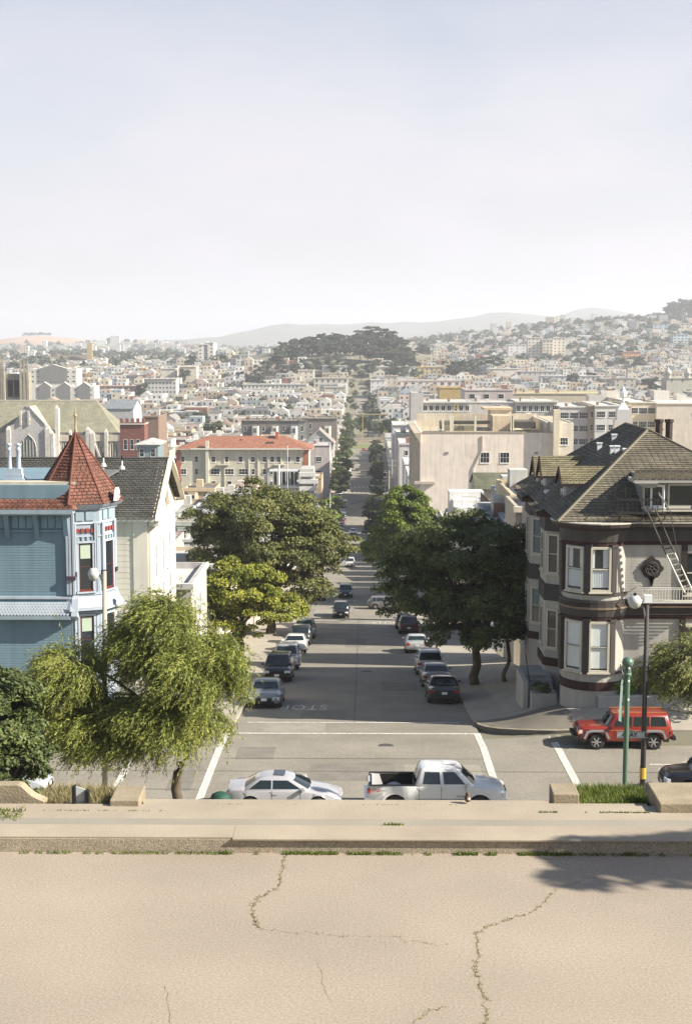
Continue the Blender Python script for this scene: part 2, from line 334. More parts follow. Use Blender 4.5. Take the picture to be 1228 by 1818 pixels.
# south side corners: pavement polygons with a rounded corner
def cornerpave(px_, py_, sx, r=4.4, wx=4.5, wy=4.4):
    # px_,py_ the square kerb corner; pavement lies towards sx in x and +y
    n = 8; arc = [(px_+sx*(r-r*cos(a)), py_+(r-r*sin(a))) for a in np.linspace(0, pi/2, n)]   # from (px, py+r) to (px+sx r, py)
    b = MB(); ce = (px_+sx*r, py_+r); 
    H = lambda x, y: g1(x, y)+.15
    L5 = lambda p, q, t: (p[0]+(q[0]-p[0])*t, p[1]+(q[1]-p[1])*t)
    for a, c in zip(arc, arc[1:]):
        for q in range(6):
            t0, t1 = q/6, (q+1)/6; P = [L5(a,ce,t0), L5(c,ce,t0), L5(c,ce,t1), L5(a,ce,t1)][:4 if q < 5 else 3]
            b.face([(x,y,H(x,y)) for x, y in P][::(1 if sx > 0 else -1)])
        b.face([(a[0],a[1],H(*a)), (a[0],a[1],H(*a)-.3), (c[0],c[1],H(*c)-.3), (c[0],c[1],H(*c))])
    tag(b.build('pavement', 'pavement'), kind='structure')
    # kerb stone edge, a paler band 4 mm proud
    tag(b.build('pavement', 'pavement'), kind='structure')
    k = MB()
    for a, c in zip(arc, arc[1:]):
        def inn(p): return (p[0]+(ce[0]-p[0])*.16/r, p[1]+(ce[1]-p[1])*.16/r)
        ai, ci = inn(a), inn(c); k.face([(a[0],a[1],H(*a)+.006), (c[0],c[1],H(*c)+.006), (ci[0],ci[1],H(*ci)+.006), (ai[0],ai[1],H(*ai)+.006)])
    tag(k.build('kerb', 'concrete'), kind='structure')
cornerpave(XR, 65.2, 1); cornerpave(XL, 65.2, -1)
pave(XR, 12, 69.6, 70.6); pave(XR+4.4, 90, 65.2, 69.6); pave(XR, PR+.3, 70.6, 158.5)
pave(-12, XL, 69.6, 70.6); pave(-90, XL-4.4, 65.2, 69.6); pave(PL-.3, XL, 70.6, 158.5)
pave(-90, 90, 49.2, 52.6)
for a, b in zip(ST[1:], ST[2:]+[(742, 742)]):
    pave(XR, PR+.3, a[1], b[0]); pave(PL-.3, XL, a[1], b[0])
# ---------------- painted markings, 4 mm above the road ----------------
def mark(x0, x1, y0, y1, name='road_marking', dz=.008):
    return strip(name, x0, x1, y0, y1, dz, 'road_paint', nx=max(2, int(abs(x1-x0)/.8)))
mark(XL+.25, XR-.1, 66.45, 66.72, 'crosswalk_line'); mark(XL+.6, 4.9, 69.9, 70.12, 'crosswalk_line')
mark(5.35, 5.67, 53.2, 66.72, 'crosswalk_line', .012); mark(8.72, 9.05, 53.2, 65.0, 'crosswalk_line', .012)
mark(-6.62, -6.3, 53.2, 66.6, 'crosswalk_line', .012); mark(-10.25, -9.95, 53.2, 65.0, 'crosswalk_line', .012)
mark(-.2, XR-.4, 155.6, 155.85, 'crosswalk_line')
mark(XL+.2, -.4, 176, 176.3, 'crosswalk_line')
for yk in (260.5, 279.5, 284): mark(XL+.3, XR-.3, yk, yk+.4, 'crosswalk_line')
def ladder(y0, y1):
    b = MB()
    for k in range(8):
        x = XL+.7+k*1.42; 
        b.face([(x, y0, g1(x,y0)+.012), (x+.6, y0, g1(x+.6,y0)+.012), (x+.6, y1, g1(x+.6,y1)+.012), (x, y1, g1(x,y1)+.012)])
    tag(b.build('road_marking', 'road_paint'), kind='structure')
ladder(468.5, 471.8); ladder(487, 490.5)
mark(12.5, 14.8, 60.2, 60.32); mark(14.0, 20, 60.6, 60.7)
def road_text(txt, cx, y0, wid, length, flip, label):
    cu = bpy.data.curves.new('road_lettering', 'FONT'); cu.body = txt; cu.size = 1; cu.align_x = 'CENTER'; cu.align_y = 'CENTER'; cu.space_character = 1.15
    t = bpy.data.objects.new('tmp', cu); C.objects.link(t); bpy.context.view_layer.update()
    me = bpy.data.meshes.new_from_object(t); bpy.data.objects.remove(t)
    v = np.array([q.co[:] for q in me.vertices]); v[:,0] *= wid/(v[:,0].max()-v[:,0].min()); v[:,1] *= length/(v[:,1].max()-v[:,1].min())
    if flip: v[:,:2] *= -1
    X = cx+v[:,0]; Y = y0+v[:,1]; Z = gz(X, Y)+.015
    me.vertices.foreach_set('co', np.stack([X,Y,Z],-1).astype(np.float32).ravel()); me.materials.append(MATS['road_paint'])
    o = obj('road_lettering', me); tag(o, kind='structure'); return o
road_text('STOP', -3.15, 75.9, 2.5, 2.0, True, ''); road_text('STOP', 2.4, 148.5, 2.7, 3.2, False, '')
# ---------------- park landing and steps in front ----------------
def sbox(name, x0, x1, y0, y1, z0, z1, mat, kind='structure'):
    return tag(MB().box(x0, x1, y0, y1, z0, z1).build(name, mat), kind=kind)
LZ = -5.0
path = sbox('path', -14, 14, 8, 13.54, LZ-.3, LZ, 'asphalt_path')
sbox('step', -14, 14, 13.54, 13.9, LZ-.3, -4.862, 'concrete')
sbox('step_nosing', -1.27, 14, 13.488, 13.9, -4.8615, -4.848, 'concrete')
sbox('step_nosing', -14, -1.273, 13.538, 13.9, -4.8615, -4.848, 'concrete')
sbox('step_face', -14, 14, 13.52, 13.5385, LZ-.2, -4.864, 'pebble_concrete')
sbox('terrace', -14, 14, 13.902, 14.16, -5.4, -4.872, 'asphalt_strip')
sbox('step', -14, 14, 14.162, 14.40, -5.5, -4.876, 'concrete')
sbox('step', -14, 14, 14.405, 14.66, -5.6, -4.886, 'concrete')
sbox('ledge', -2.33, 2.0, 14.662, 14.86, -5.9, -4.897, 'concrete')
sbox('ledge', 2.0, 3.05, 14.662, 14.82, -5.9, -4.915, 'concrete')
sbox('terrace', -14, 14, 14.66, 15.7, -7, -5.25, 'ground')
def block(x0, x1, y0, y1, z0, z1, label, slope=.02):
    b = MB(); c = .012
    b.hexa([(x0,y0,z0),(x1,y0,z0),(x1,y1,z0),(x0,y1,z0)], [(x0,y0,z1-slope),(x1,y0,z1-slope),(x1,y1,z1),(x0,y1,z1)])
    o = b.build('stone_block', 'old_concrete'); md = o.modifiers.new('bev', 'BEVEL'); md.width = c; md.segments = 2
    return tag(o, label, 'stone block', 'concrete end blocks of the park steps')
block(2.05, 2.33, 14.83, 15.15, -5.3, -4.795, 'small square concrete block beside the grass tuft, right of the white pickup')
block(3.11, 4.6, 14.43, 15.1, -5.3, -4.765, 'large concrete block at the right picture edge below the dark vehicle')
block(-2.67, -2.36, 14.58, 15.04, -5.3, -4.80, 'low tan concrete block standing left of the twisted tree trunk')
b = MB(); pr = [(-3.69,-4.717),(-3.65,-4.73),(-3.60,-4.78),(-3.534,-4.84),(-3.46,-4.875),(-3.40,-4.90)]
b.slab([(-4.4,14.75,-5.3),(-4.4,14.75,-4.717)]+[(x,14.75,z) for x,z in pr]+[(-3.40,14.75,-5.3)], (0,.16,0))
tag(b.build('cheek_wall', 'old_concrete'), 'curved concrete stair cheek wall at the left picture edge', 'wall')

# repairs, seams and covers in the roadway
def flat(name, x0, x1, y0, y1, dz, mat): return strip(name, x0, x1, y0, y1, dz, mat, nx=max(2, int(abs(x1-x0)/.9)+1))
for a in ((-2.2,1.4,57.6,60.4),(2.6,4.6,55.2,57.0),(-5.6,-3.9,60.9,63.0),(-3.2,-.8,71.5,74.5),(1.2,3.4,84,89),(-1.4,.4,116,126),(-8,-7,56,61)): flat('road_patch', *a, .005, 'patch')
for a in ((1.8,5.1,58.4,60.1),(-4.8,-1.8,66.9,69.7),(.2,2.6,141,150),(-5.5,-2.5,160,166),(10.5,15,54.5,56.2)): flat('road_patch', *a, .0055, 'patch_light')
for a in ((-6.1,5.4,61.02,61.07),(-.4,-.36,70.3,157),(-60,60,58.95,59.0),(-14,-6.7,56.2,56.26),(-.42,5.5,153.2,153.4)): flat('road_seam', *a, .0075, 'tar')
def cover(x, y, r, label):
    z = g1(x, y)+.009; b = MB(); b.lathe([(r,0),(r*.92,.004),(.001,.004)], 16, (x,y,z)); tag(b.build('manhole_cover', 'tar'), label, 'manhole cover', 'manhole covers in the street')
cover(-2.2, 151.5, .42, 'round manhole cover in the sunlit crossing at the left of the lane'); cover(1.1, 63.4, .36, 'manhole cover behind the white pickup'); cover(-3.4, 57.2, .36, 'manhole cover above the silver coupe'); cover(.3, 95.5, .38, 'manhole cover in the shaded street between the parked rows')
# ---------------- vegetation ----------------
def leaves(centres, nrm, size, aspect, tint, rng_, flat=0.0):
    n = len(centres); t = rng_.normal(size=(n,3)); 
    nrm = nrm/np.linalg.norm(nrm, axis=1, keepdims=True)
    t -= (t*nrm).sum(1, keepdims=True)*nrm; t /= np.linalg.norm(t, axis=1, keepdims=True)+1e-9
    b = np.cross(nrm, t); s = size*rng_.uniform(.6, 1.35, (n,1))
    v = np.stack([centres+t*s*aspect, centres+b*s, centres-t*s*aspect, centres-b*s], 1)
    return v.reshape(-1,3)
def leafmesh(v, tint, name, mat, parent=None):
    f = np.arange(len(v)).reshape(-1,4); return quads(name, v, f, mat, parent, attr=('tint', 'FLOAT', np.clip(tint, 0, 1)))
def clumps(c, r, n, rr, seed, up=.25, shell=.5, lump=.25):
    g = np.random.default_rng(seed); d = g.normal(size=(n,3)); d[:,2] += up; d /= np.linalg.norm(d, axis=1, keepdims=True)
    ph = g.uniform(0, 6, 6); bumpy = 1+lump*(np.sin(d[:,0]*4+ph[0])*np.sin(d[:,1]*4+ph[1])+.6*np.sin(d[:,2]*6+ph[2]))
    rad = g.uniform(shell, 1, n)**.6*bumpy
    return np.array(c)+d*np.array(r)*rad[:,None]*.86, g.uniform(.7, 1.25, n)*rr, d
def crown_mesh(parts, nleaf, size, seed, aspect=.55, name='crown', mat='leaf_mid', parent=None, rand=.75):
    # parts: list of (centre, radii, clump count, clump radius)
    g = np.random.default_rng(seed); V = []; T = []; tot = sum(p[2]*p[3]**2 for p in parts); Cs = []
    for k, (c, r, n, rr) in enumerate(parts):
        cc, cr_, d = clumps(c, r, n, rr, seed+k); Cs.append(cc)
        m = max(4, int(nleaf*(n*rr**2)/tot/n))
        idx = np.repeat(np.arange(n), m); q = g.normal(size=(n*m,3)); q /= np.linalg.norm(q, axis=1, keepdims=True)
        q[:,2] = np.abs(q[:,2])*.85-.25*(g.random(n*m) < .5)
        rad = g.random((n*m,1))**.28
        P = cc[idx]+q*rad*cr_[idx][:,None]*np.array([1,1,.8])
        nn = q*(1-rand)+g.normal(size=q.shape)*rand*.6+d[idx]*.35+np.array([0,0,.45])
        V.append(leaves(P, nn, size, aspect, None, g)); ct = g.random(n)*.45; T.append(ct[idx]+g.random(n*m)*.55)
    o = leafmesh(np.concatenate(V), np.concatenate(T), name, mat, parent); return o, Cs
def limbs(base, top, targets, r0, seed, name='trunk', parent=None, lean=0, k=9):
    g = np.random.default_rng(seed); b = MB(); base = np.array(base, float); top = np.array(top, float)
    P = [base+(top-base)*t+np.array([g.normal(0,.06), g.normal(0,.06), 0])*np.linalg.norm(top-base)*(0 < t < 1)*.6 for t in np.linspace(0, 1, 5)]
    b.tube(P, [r0*1.25, r0, r0*.9, r0*.82, r0*.72], 9)
    for t in targets[:k]:
        t = np.array(t); m = (top+t)/2+g.normal(0, .12, 3)*np.linalg.norm(t-top)+np.array([0,0,.08])*np.linalg.norm(t-top)
        b.tube([top-np.array([0,0,r0]), (top+m)/2, m, (m+t)/2, t], [r0*.55, r0*.42, r0*.3, r0*.2, r0*.08], 6, cap=False)
    return b.build(name, 'bark', parent, smooth=True)
def tree(loc, h, parts, nleaf, size, mat, seed, label, r0=.25, trunk_h=.3, group=None, cat='tree', aspect=.55, rand=.75):
    e = empty('tree', loc, 0, label, cat, group)
    o, Cs = crown_mesh(parts, nleaf, size, seed, aspect, 'crown', mat, e, rand)
    g = np.random.default_rng(seed); al = np.concatenate(Cs); tg = al[g.choice(len(al), min(14, len(al)), replace=False)]
    limbs((0,0,-.3), (0,0,h*trunk_h), tg, r0, seed, 'trunk', e, k=14)
    return e
def place(px, Y, side=None): X = ax(px, Y); return (X, Y, g1(X, Y))
G0 = lambda x, y: (x, y, g1(x, y))
# big olive tree over the left pavement
gz0 = g1(-8.6, 130); 
tree((-8.6,130,gz0), 15, [((-.9,0,10.4),(6.6,5.5,4.3),190,1.2), ((-4.4,-1,7.4),(3.3,4,4.0),80,1.05), ((3.9,.5,8.2),(3.7,4,3.7),95,.95), ((0,-2,6.4),(5.6,3,2.8),85,.9), ((2.6,-1.4,4.6),(3.6,3,1.8),50,.8), ((-3.6,-1.6,4.8),(4,2.6,2.2),60,.8), ((-1.5,-2.5,8.6),(3,2,2.4),40,.9)], 125000, .135, 'leaf_olive', 11, 'huge round olive-green street tree, the largest tree left of the street', .42, .3)
tree((-9.1,104.5,g1(-9.1,104.5)), 7.5, [((-.8,0,5.3),(4.2,3.4,2.4),110,.8), ((2.3,-.3,3.9),(2.5,2.3,1.6),50,.62), ((-2.6,-.3,3.6),(2.4,2.4,1.9),50,.7), ((-1.4,-.8,2.4),(2.8,1.5,1.3),40,.55)], 72000, .105, 'leaf_yellow', 12, 'yellow-green leafy street tree in front of the huge olive tree', .2, .35)
tree((-8.2,84.5,g1(-8.2,84.5)), 3.5, [((0,0,1.7),(1.1,1.1,1.5),16,.45)], 8000, .09, 'leaf_bright', 13, 'small dark green bushy tree beside the black pickup', .08, .3)
# right side
tree((7.0,85,g1(7,85)), 11, [((-.5,0,8.1),(4.5,4.2,2.9),130,.9), ((2.5,-.5,6.0),(2.8,3,3.4),75,.8), ((-3.6,0,6.3),(2.6,3,2.7),70,.75), ((.3,-1.4,4.8),(3.9,3,2.4),90,.75)], 95000, .11, 'leaf_dark', 21, 'large dark green street tree on the right pavement, above the black sedan', .3, .28)
tree((8.6,83.5,g1(8.6,83.5)), 7, [((.2,.5,4.8),(2.0,2.2,2.6),44,.65)], 22000, .10, 'leaf_dark', 22, 'slender dark tree trunk and crown between the large dark tree and the brown house', .13, .45)
tree((5.9,178,g1(5.9,178)), 15, [((-.6,0,11.0),(3.6,3.4,3.6),90,.95), ((-1.4,0,7.2),(4.6,4,4.0),100,.95), ((1.6,-1,8.5),(2.8,3,3.8),50,.9)], 62000, .17, 'leaf_bright', 23, 'bright green street tree behind the large dark one, right of the street', .3, .3)
# far left dark tree
tree((-11.4,45,g1(-11.4,45)), 8, [((-.3,0,5.6),(1.3,2.0,1.9),60,.5), ((.15,-.4,3.9),(1.35,1.5,1.5),50,.45), ((-1.5,0,5.4),(1.2,1.6,2.0),24,.5)], 46000, .075, 'leaf_dark', 31, 'dense dark green tree cut by the left picture edge', .16, .3)
# weeping wind-blown tree by the kerb
def willow(loc, lobes, nst, seed, label, mat='leaf_willow', wind=(-1,-.1,0), seglen=.085, nseg=13, leaf=.034, trunkpts=None, limbt=None):
    e = empty('weeping_tree', loc, 0, label, 'tree'); g = np.random.default_rng(seed); V = []; T = []; tot = sum(l[2] for l in lobes)
    for c, r, wgt in lobes:
        n = int(nst*wgt/tot); ncl = max(6, n//38); cc, _, dd = clumps(c, r, ncl, 1, seed+3, up=.5, shell=.25, lump=.2)
        idx = g.integers(0, ncl, n); P = cc[idx]+g.normal(0, .17, (n,3)); d = dd[idx]*.9+g.normal(0, .28, (n,3)); d[:,2] = np.abs(d[:,2])*.6+.1
        wd = np.array(wind); ct = g.random(ncl)*.4; droop = g.uniform(.10, .22, (n,1)); windy = g.uniform(.02, .17, (n,1)); L_ = g.uniform(.6, 1.25, (n,1))
        for s in range(nseg):
            d = d+np.array([0,0,-1])*droop+wd*windy; d /= np.linalg.norm(d, axis=1, keepdims=True); P = P+d*seglen*L_
            for q in range(2):
                off = g.normal(0, .028, (n,3)); t = d+g.normal(0, .35, (n,3)); t /= np.linalg.norm(t, axis=1, keepdims=True)
                nn = g.normal(size=(n,3))+np.array([.2,-.2,.6]); b_ = np.cross(nn, t); b_ /= np.linalg.norm(b_, axis=1, keepdims=True)+1e-9
                sz = leaf*g.uniform(.7, 1.4, (n,1)); Q = P+off
                V.append(np.stack([Q+t*sz*1.9, Q+b_*sz*.42, Q-t*sz*1.9, Q-b_*sz*.42], 1).reshape(-1,3)); T.append(ct[idx]+g.random(n)*.5+.1*(s > nseg*.6))
    leafmesh(np.concatenate(V), np.concatenate(T), 'crown', mat, e)
    b = MB()
    for pts, rr in trunkpts: b.tube(pts, rr, 9)
    for pts, rr in (limbt or []): b.tube(pts, rr, 6, cap=False)
    b.build('trunk', 'bark', e, smooth=True)
    if limbt:
        tw = MB()
        for k in range(70):
            c, r, _ = lobes[g.integers(len(lobes))]; p = np.array(c)+g.normal(0, .45, 3)*np.array(r); q = p+np.array([g.normal(-.25,.3), g.normal(0,.3), g.normal(.15,.3)]); q2 = q+np.array([-.25+g.normal(0,.15), g.normal(0,.2), -.2])
            tw.tube([p, q, q2], [.016, .011, .004], 4, cap=False)
        tw.build('twigs', 'pale_twig', e)['kind'] = 'stuff'
    return e
mk('pale_twig', (.36,.30,.22), .9, .2)
WX, WY = ax(316, 49.6), 49.6; WZ = g1(WX, WY)
def wl(px, py, dy=0): p = at(px, py, WY+dy); return (p[0]-WX, dy, p[2]-WZ)
lb = [(wl(290,1105),(1.05,1.1,.8),.9), (wl(345,1205,-.3),(1.5,1.4,1.0),1.6), (wl(250,1150,.2),(1.0,1.1,.9),.8), (wl(365,1165,.2),(.8,1,.7),.5), (wl(125,1195),(1.1,1.2,.8),1.0), (wl(120,1230,-.3),(1.0,1,.7),.7), (wl(215,1275,.1),(1.0,1,.5),.6), (wl(150,1300,-.4),(1.0,1,.55),.65), (wl(265,1275,-.4),(1.3,1.2,.6),1.0), (wl(345,1290,-.2),(1.0,1,.45),.6), (wl(185,1330,-.5),(1.0,.9,.4),.6), (wl(90,1260,.1),(.8,.9,.6),.5), (wl(385,1235,.1),(.7,.9,.7),.5), (wl(285,1185,-.3),(1.1,1,.8),1.2), (wl(300,1300,-.5),(1.4,.9,.5),1.1), (wl(240,1330,-.4),(.8,.8,.35),.4)]
tp = [([(0,0,-.3),(0,0,.8),wl(312,1400),wl(316,1372),wl(322,1355)], [.2,.19,.18,.17,.16]), ([wl(318,1360),wl(332,1345),wl(330,1320),wl(318,1290)], [.15,.12,.1,.09])]
lt = [([wl(318,1290), wl(290,1240), wl(285,1180), wl(300,1100)], [.09,.07,.05,.02]), ([wl(320,1300), wl(350,1240), wl(360,1170), wl(370,1120)], [.08,.06,.04,.015]), ([wl(316,1310), wl(270,1255), wl(215,1215), wl(170,1185), wl(120,1165)], [.09,.07,.05,.035,.012]), ([wl(270,1255), wl(200,1270), wl(140,1260)], [.05,.04,.01]), ([wl(330,1300), wl(380,1250), wl(400,1200)], [.06,.04,.015]), ([wl(300,1290), wl(230,1300), wl(160,1290)], [.05,.03,.01])]
willow((WX,WY,WZ), lb, 9800, 41, 'weeping wind-blown tree with a twisted trunk leaning over the near kerb', trunkpts=tp, limbt=lt)
# light shrub-like tree at the right edge
RX_, RY_ = 12.7, 50.8; RZ_ = g1(RX_, RY_)
lr = [((-.9,0,6.5),(.9,.9,.8),1.2), ((-1.6,.2,5.9),(.8,.8,.6),.8), ((.2,0,6.2),(1.3,1,1.2),1.6), ((-.5,0,5.4),(1.0,.9,.5),.8), ((.8,0,6.9),(1.0,1,.9),.9)]
willow((RX_,RY_,RZ_), lr, 1900, 47, 'sparse pale yellow-green tree reaching in from the right picture edge', 'leaf_pale', nseg=9, seglen=.09, trunkpts=[([(.4,0,-.3),(.3,0,2),(.1,0,3.6),(-.2,0,4.6)], [.14,.12,.1,.07])], limbt=[([(-.2,0,4.5),(-.9,0,5.2),(-1.5,0,5.6)], [.05,.03,.01]), ([(-.1,0,4.5),(.2,0,5.4),(.4,0,6.3)], [.05,.03,.01]), ([(-.2,0,4.4),(-.9,0,4.6),(-1.6,0,4.7)], [.04,.02,.008])])
# grass and weeds along the landing
def blades(name, x0, x1, y0, y1, z, n, h, mat, seed, w_=.004, dens=None, gap=None):
    g = np.random.default_rng(seed); x = g.uniform(x0, x1, n); y = g.uniform(y0, y1, n)
    if gap is not None:
        keep = (np.sin(x*3.1+seed)+np.sin(x*7.7)+.8*np.sin(x*19+2)+.6*np.sin(x*41)) > gap; x, y = x[keep], y[keep]; n = len(x)
    P = np.stack([x,y,np.full(n,z)],-1); a = g.uniform(0, 2*pi, n); t = np.stack([np.cos(a), np.sin(a), 0*a],-1); hh = h*g.uniform(.4,1.2,(n,1))
    top = P+np.stack([g.normal(0,.4,n), g.normal(0,.4,n), np.ones(n)],-1)*hh; ww = w_*(1+0*hh)
    mid = (P+top)/2+t*ww; v = np.stack([P-t*ww, P+t*ww, mid+t*ww*.3, top], 1).reshape(-1,3)
    return tag(leafmesh(v, g.random(n), name, mat), kind='stuff')
blades('grass', 2.36, 3.12, 14.86, 15.6, -5.03, 6200, .11, 'grass', 51, .004)
blades('weeds', -7, 7, 13.46, 13.525, -5.0, 7500, .022, 'grass', 52, .003, gap=-.9)
blades('weeds', -1.4, 3.2, 13.47, 13.525, -5.0, 4000, .032, 'grass', 53, .0035, gap=.1)
blades('weeds', -5, -1.6, 14.398, 14.41, -4.88, 700, .02, 'grass', 54, .003, gap=.3)
blades('weeds', 1.8, 3.0, 14.395, 14.41, -4.88, 700, .025, 'grass', 55, .003, gap=-.3)
blades('weeds', .22, .42, 13.9, 13.99, -4.87, 260, .03, 'grass', 56, .004)
blades('weeds', -1.6, 1.6, 14.655, 14.665, -4.89, 400, .015, 'grass', 57, .003, gap=.6)
blades('dry_grass', -3.5, -2.66, 14.75, 15.4, -5.02, 5200, .14, 'dry_grass', 58, .004)
blades('ivy', -3.9, -3.54, 14.1, 14.45, -4.95, 800, .10, 'grass', 59, .012)
# park tree off the right edge: its shadow falls on the landing
tree((11.2,11.1,-5.3), 7, [((0,0,5.9),(1.6,.55,.4),24,.32), ((-1.8,.75,4.5),(1.9,.2,.2),18,.2), ((1.5,.3,5.2),(1.2,.5,.4),12,.3)], 5000, .085, 'leaf_mid', 61, 'park tree standing beside the landing off the right edge', .12, .5)
tree((19.6,66.0,g1(19.6,66)), 7, [((0,0,5.2),(2.3,2.2,1.5),40,.6)], 9000, .13, 'leaf_mid', 62, 'street tree on the pavement beyond the right picture edge', .14, .4)
tree((19.0,51.0,g1(19,51)), 7, [((0,0,5.4),(2.0,2.0,1.6),34,.6)], 8000, .13, 'leaf_mid', 63, 'near kerb tree beyond the right picture edge', .14, .4)
# cracks in the landing, dirt and dry weeds along them
def crack(pts, wd, mat, seed, weeds=0):
    g = random.Random(seed); P = []
    for (xa, ya), (xb, yb) in zip(pts, pts[1:]):
        for k in range(6): t = k/6; P.append((xa+(xb-xa)*t+g.gauss(0, 2.2), ya+(yb-ya)*t+g.gauss(0, 1.5)))
    W3 = [(lambda Y: (ax(px, Y), Y))(5.0/dr(py)) for px, py in P]; b = MB()
    for (xa, ya), (xb, yb) in zip(W3, W3[1:]):
        w_ = wd*g.uniform(.35, 1.3); d = sqrt((xb-xa)**2+(yb-ya)**2)+1e-6; nx, ny = -(yb-ya)/d*w_, (xb-xa)/d*w_; b.face([(xa-nx,ya-ny,LZ+.0025),(xa+nx,ya+ny,LZ+.0025),(xb+nx,yb+ny,LZ+.0025),(xb-nx,yb-ny,LZ+.0025)][::-1])
    tag(b.build('crack', mat), kind='structure')
    if weeds:
        n = int(weeds*len(W3)); gg = np.random.default_rng(seed); idx = gg.integers(0, len(W3), n); Q = np.array(W3)[idx]+gg.normal(0, .012, (n,2)); P0 = np.column_stack([Q, np.full(n, LZ)]); top = P0+np.column_stack([gg.normal(0,.012,n), gg.normal(0,.012,n), gg.uniform(.005,.022,n)]); t = np.array([.004,0,0]); v = np.stack([P0-t, P0+t, (P0+top)/2+t, top], 1).reshape(-1,3)
        tag(leafmesh(v, gg.random(n), 'weeds', 'dry_grass'), kind='stuff')
crack([(502,1519),(498,1548),(488,1578),(452,1596),(441,1612),(446,1636),(461,1652)], .0028, 'crack_dirt', 1, 6)
crack([(461,1652),(530,1659),(610,1661),(690,1664),(760,1674),(815,1678)], .0012, 'crack_dirt', 2, 1)
crack([(1000,1578),(950,1622),(890,1640),(852,1658),(860,1690),(849,1722),(862,1752),(876,1790),(870,1818),(872,1840)], .0032, 'crack_dirt', 3, 6)
crack([(280,1752),(285,1785),(290,1830)], .0014, 'crack_dirt', 4); crack([(730,1822),(770,1795),(800,1786)], .002, 'crack_dirt', 5, 3); crack([(1000,1578),(1100,1540),(1180,1528)], .002, 'crack_dirt', 6); crack([(560,1700),(572,1745),(590,1790)], .0015, 'crack_dirt', 7)
for xj in (-3.9, -1.15, 1.62, 4.4): tag(MB().box(xj-.006, xj+.006, 13.545, 13.897, -4.8575, -4.8565).build('joint', 'crack_dirt'), kind='structure')
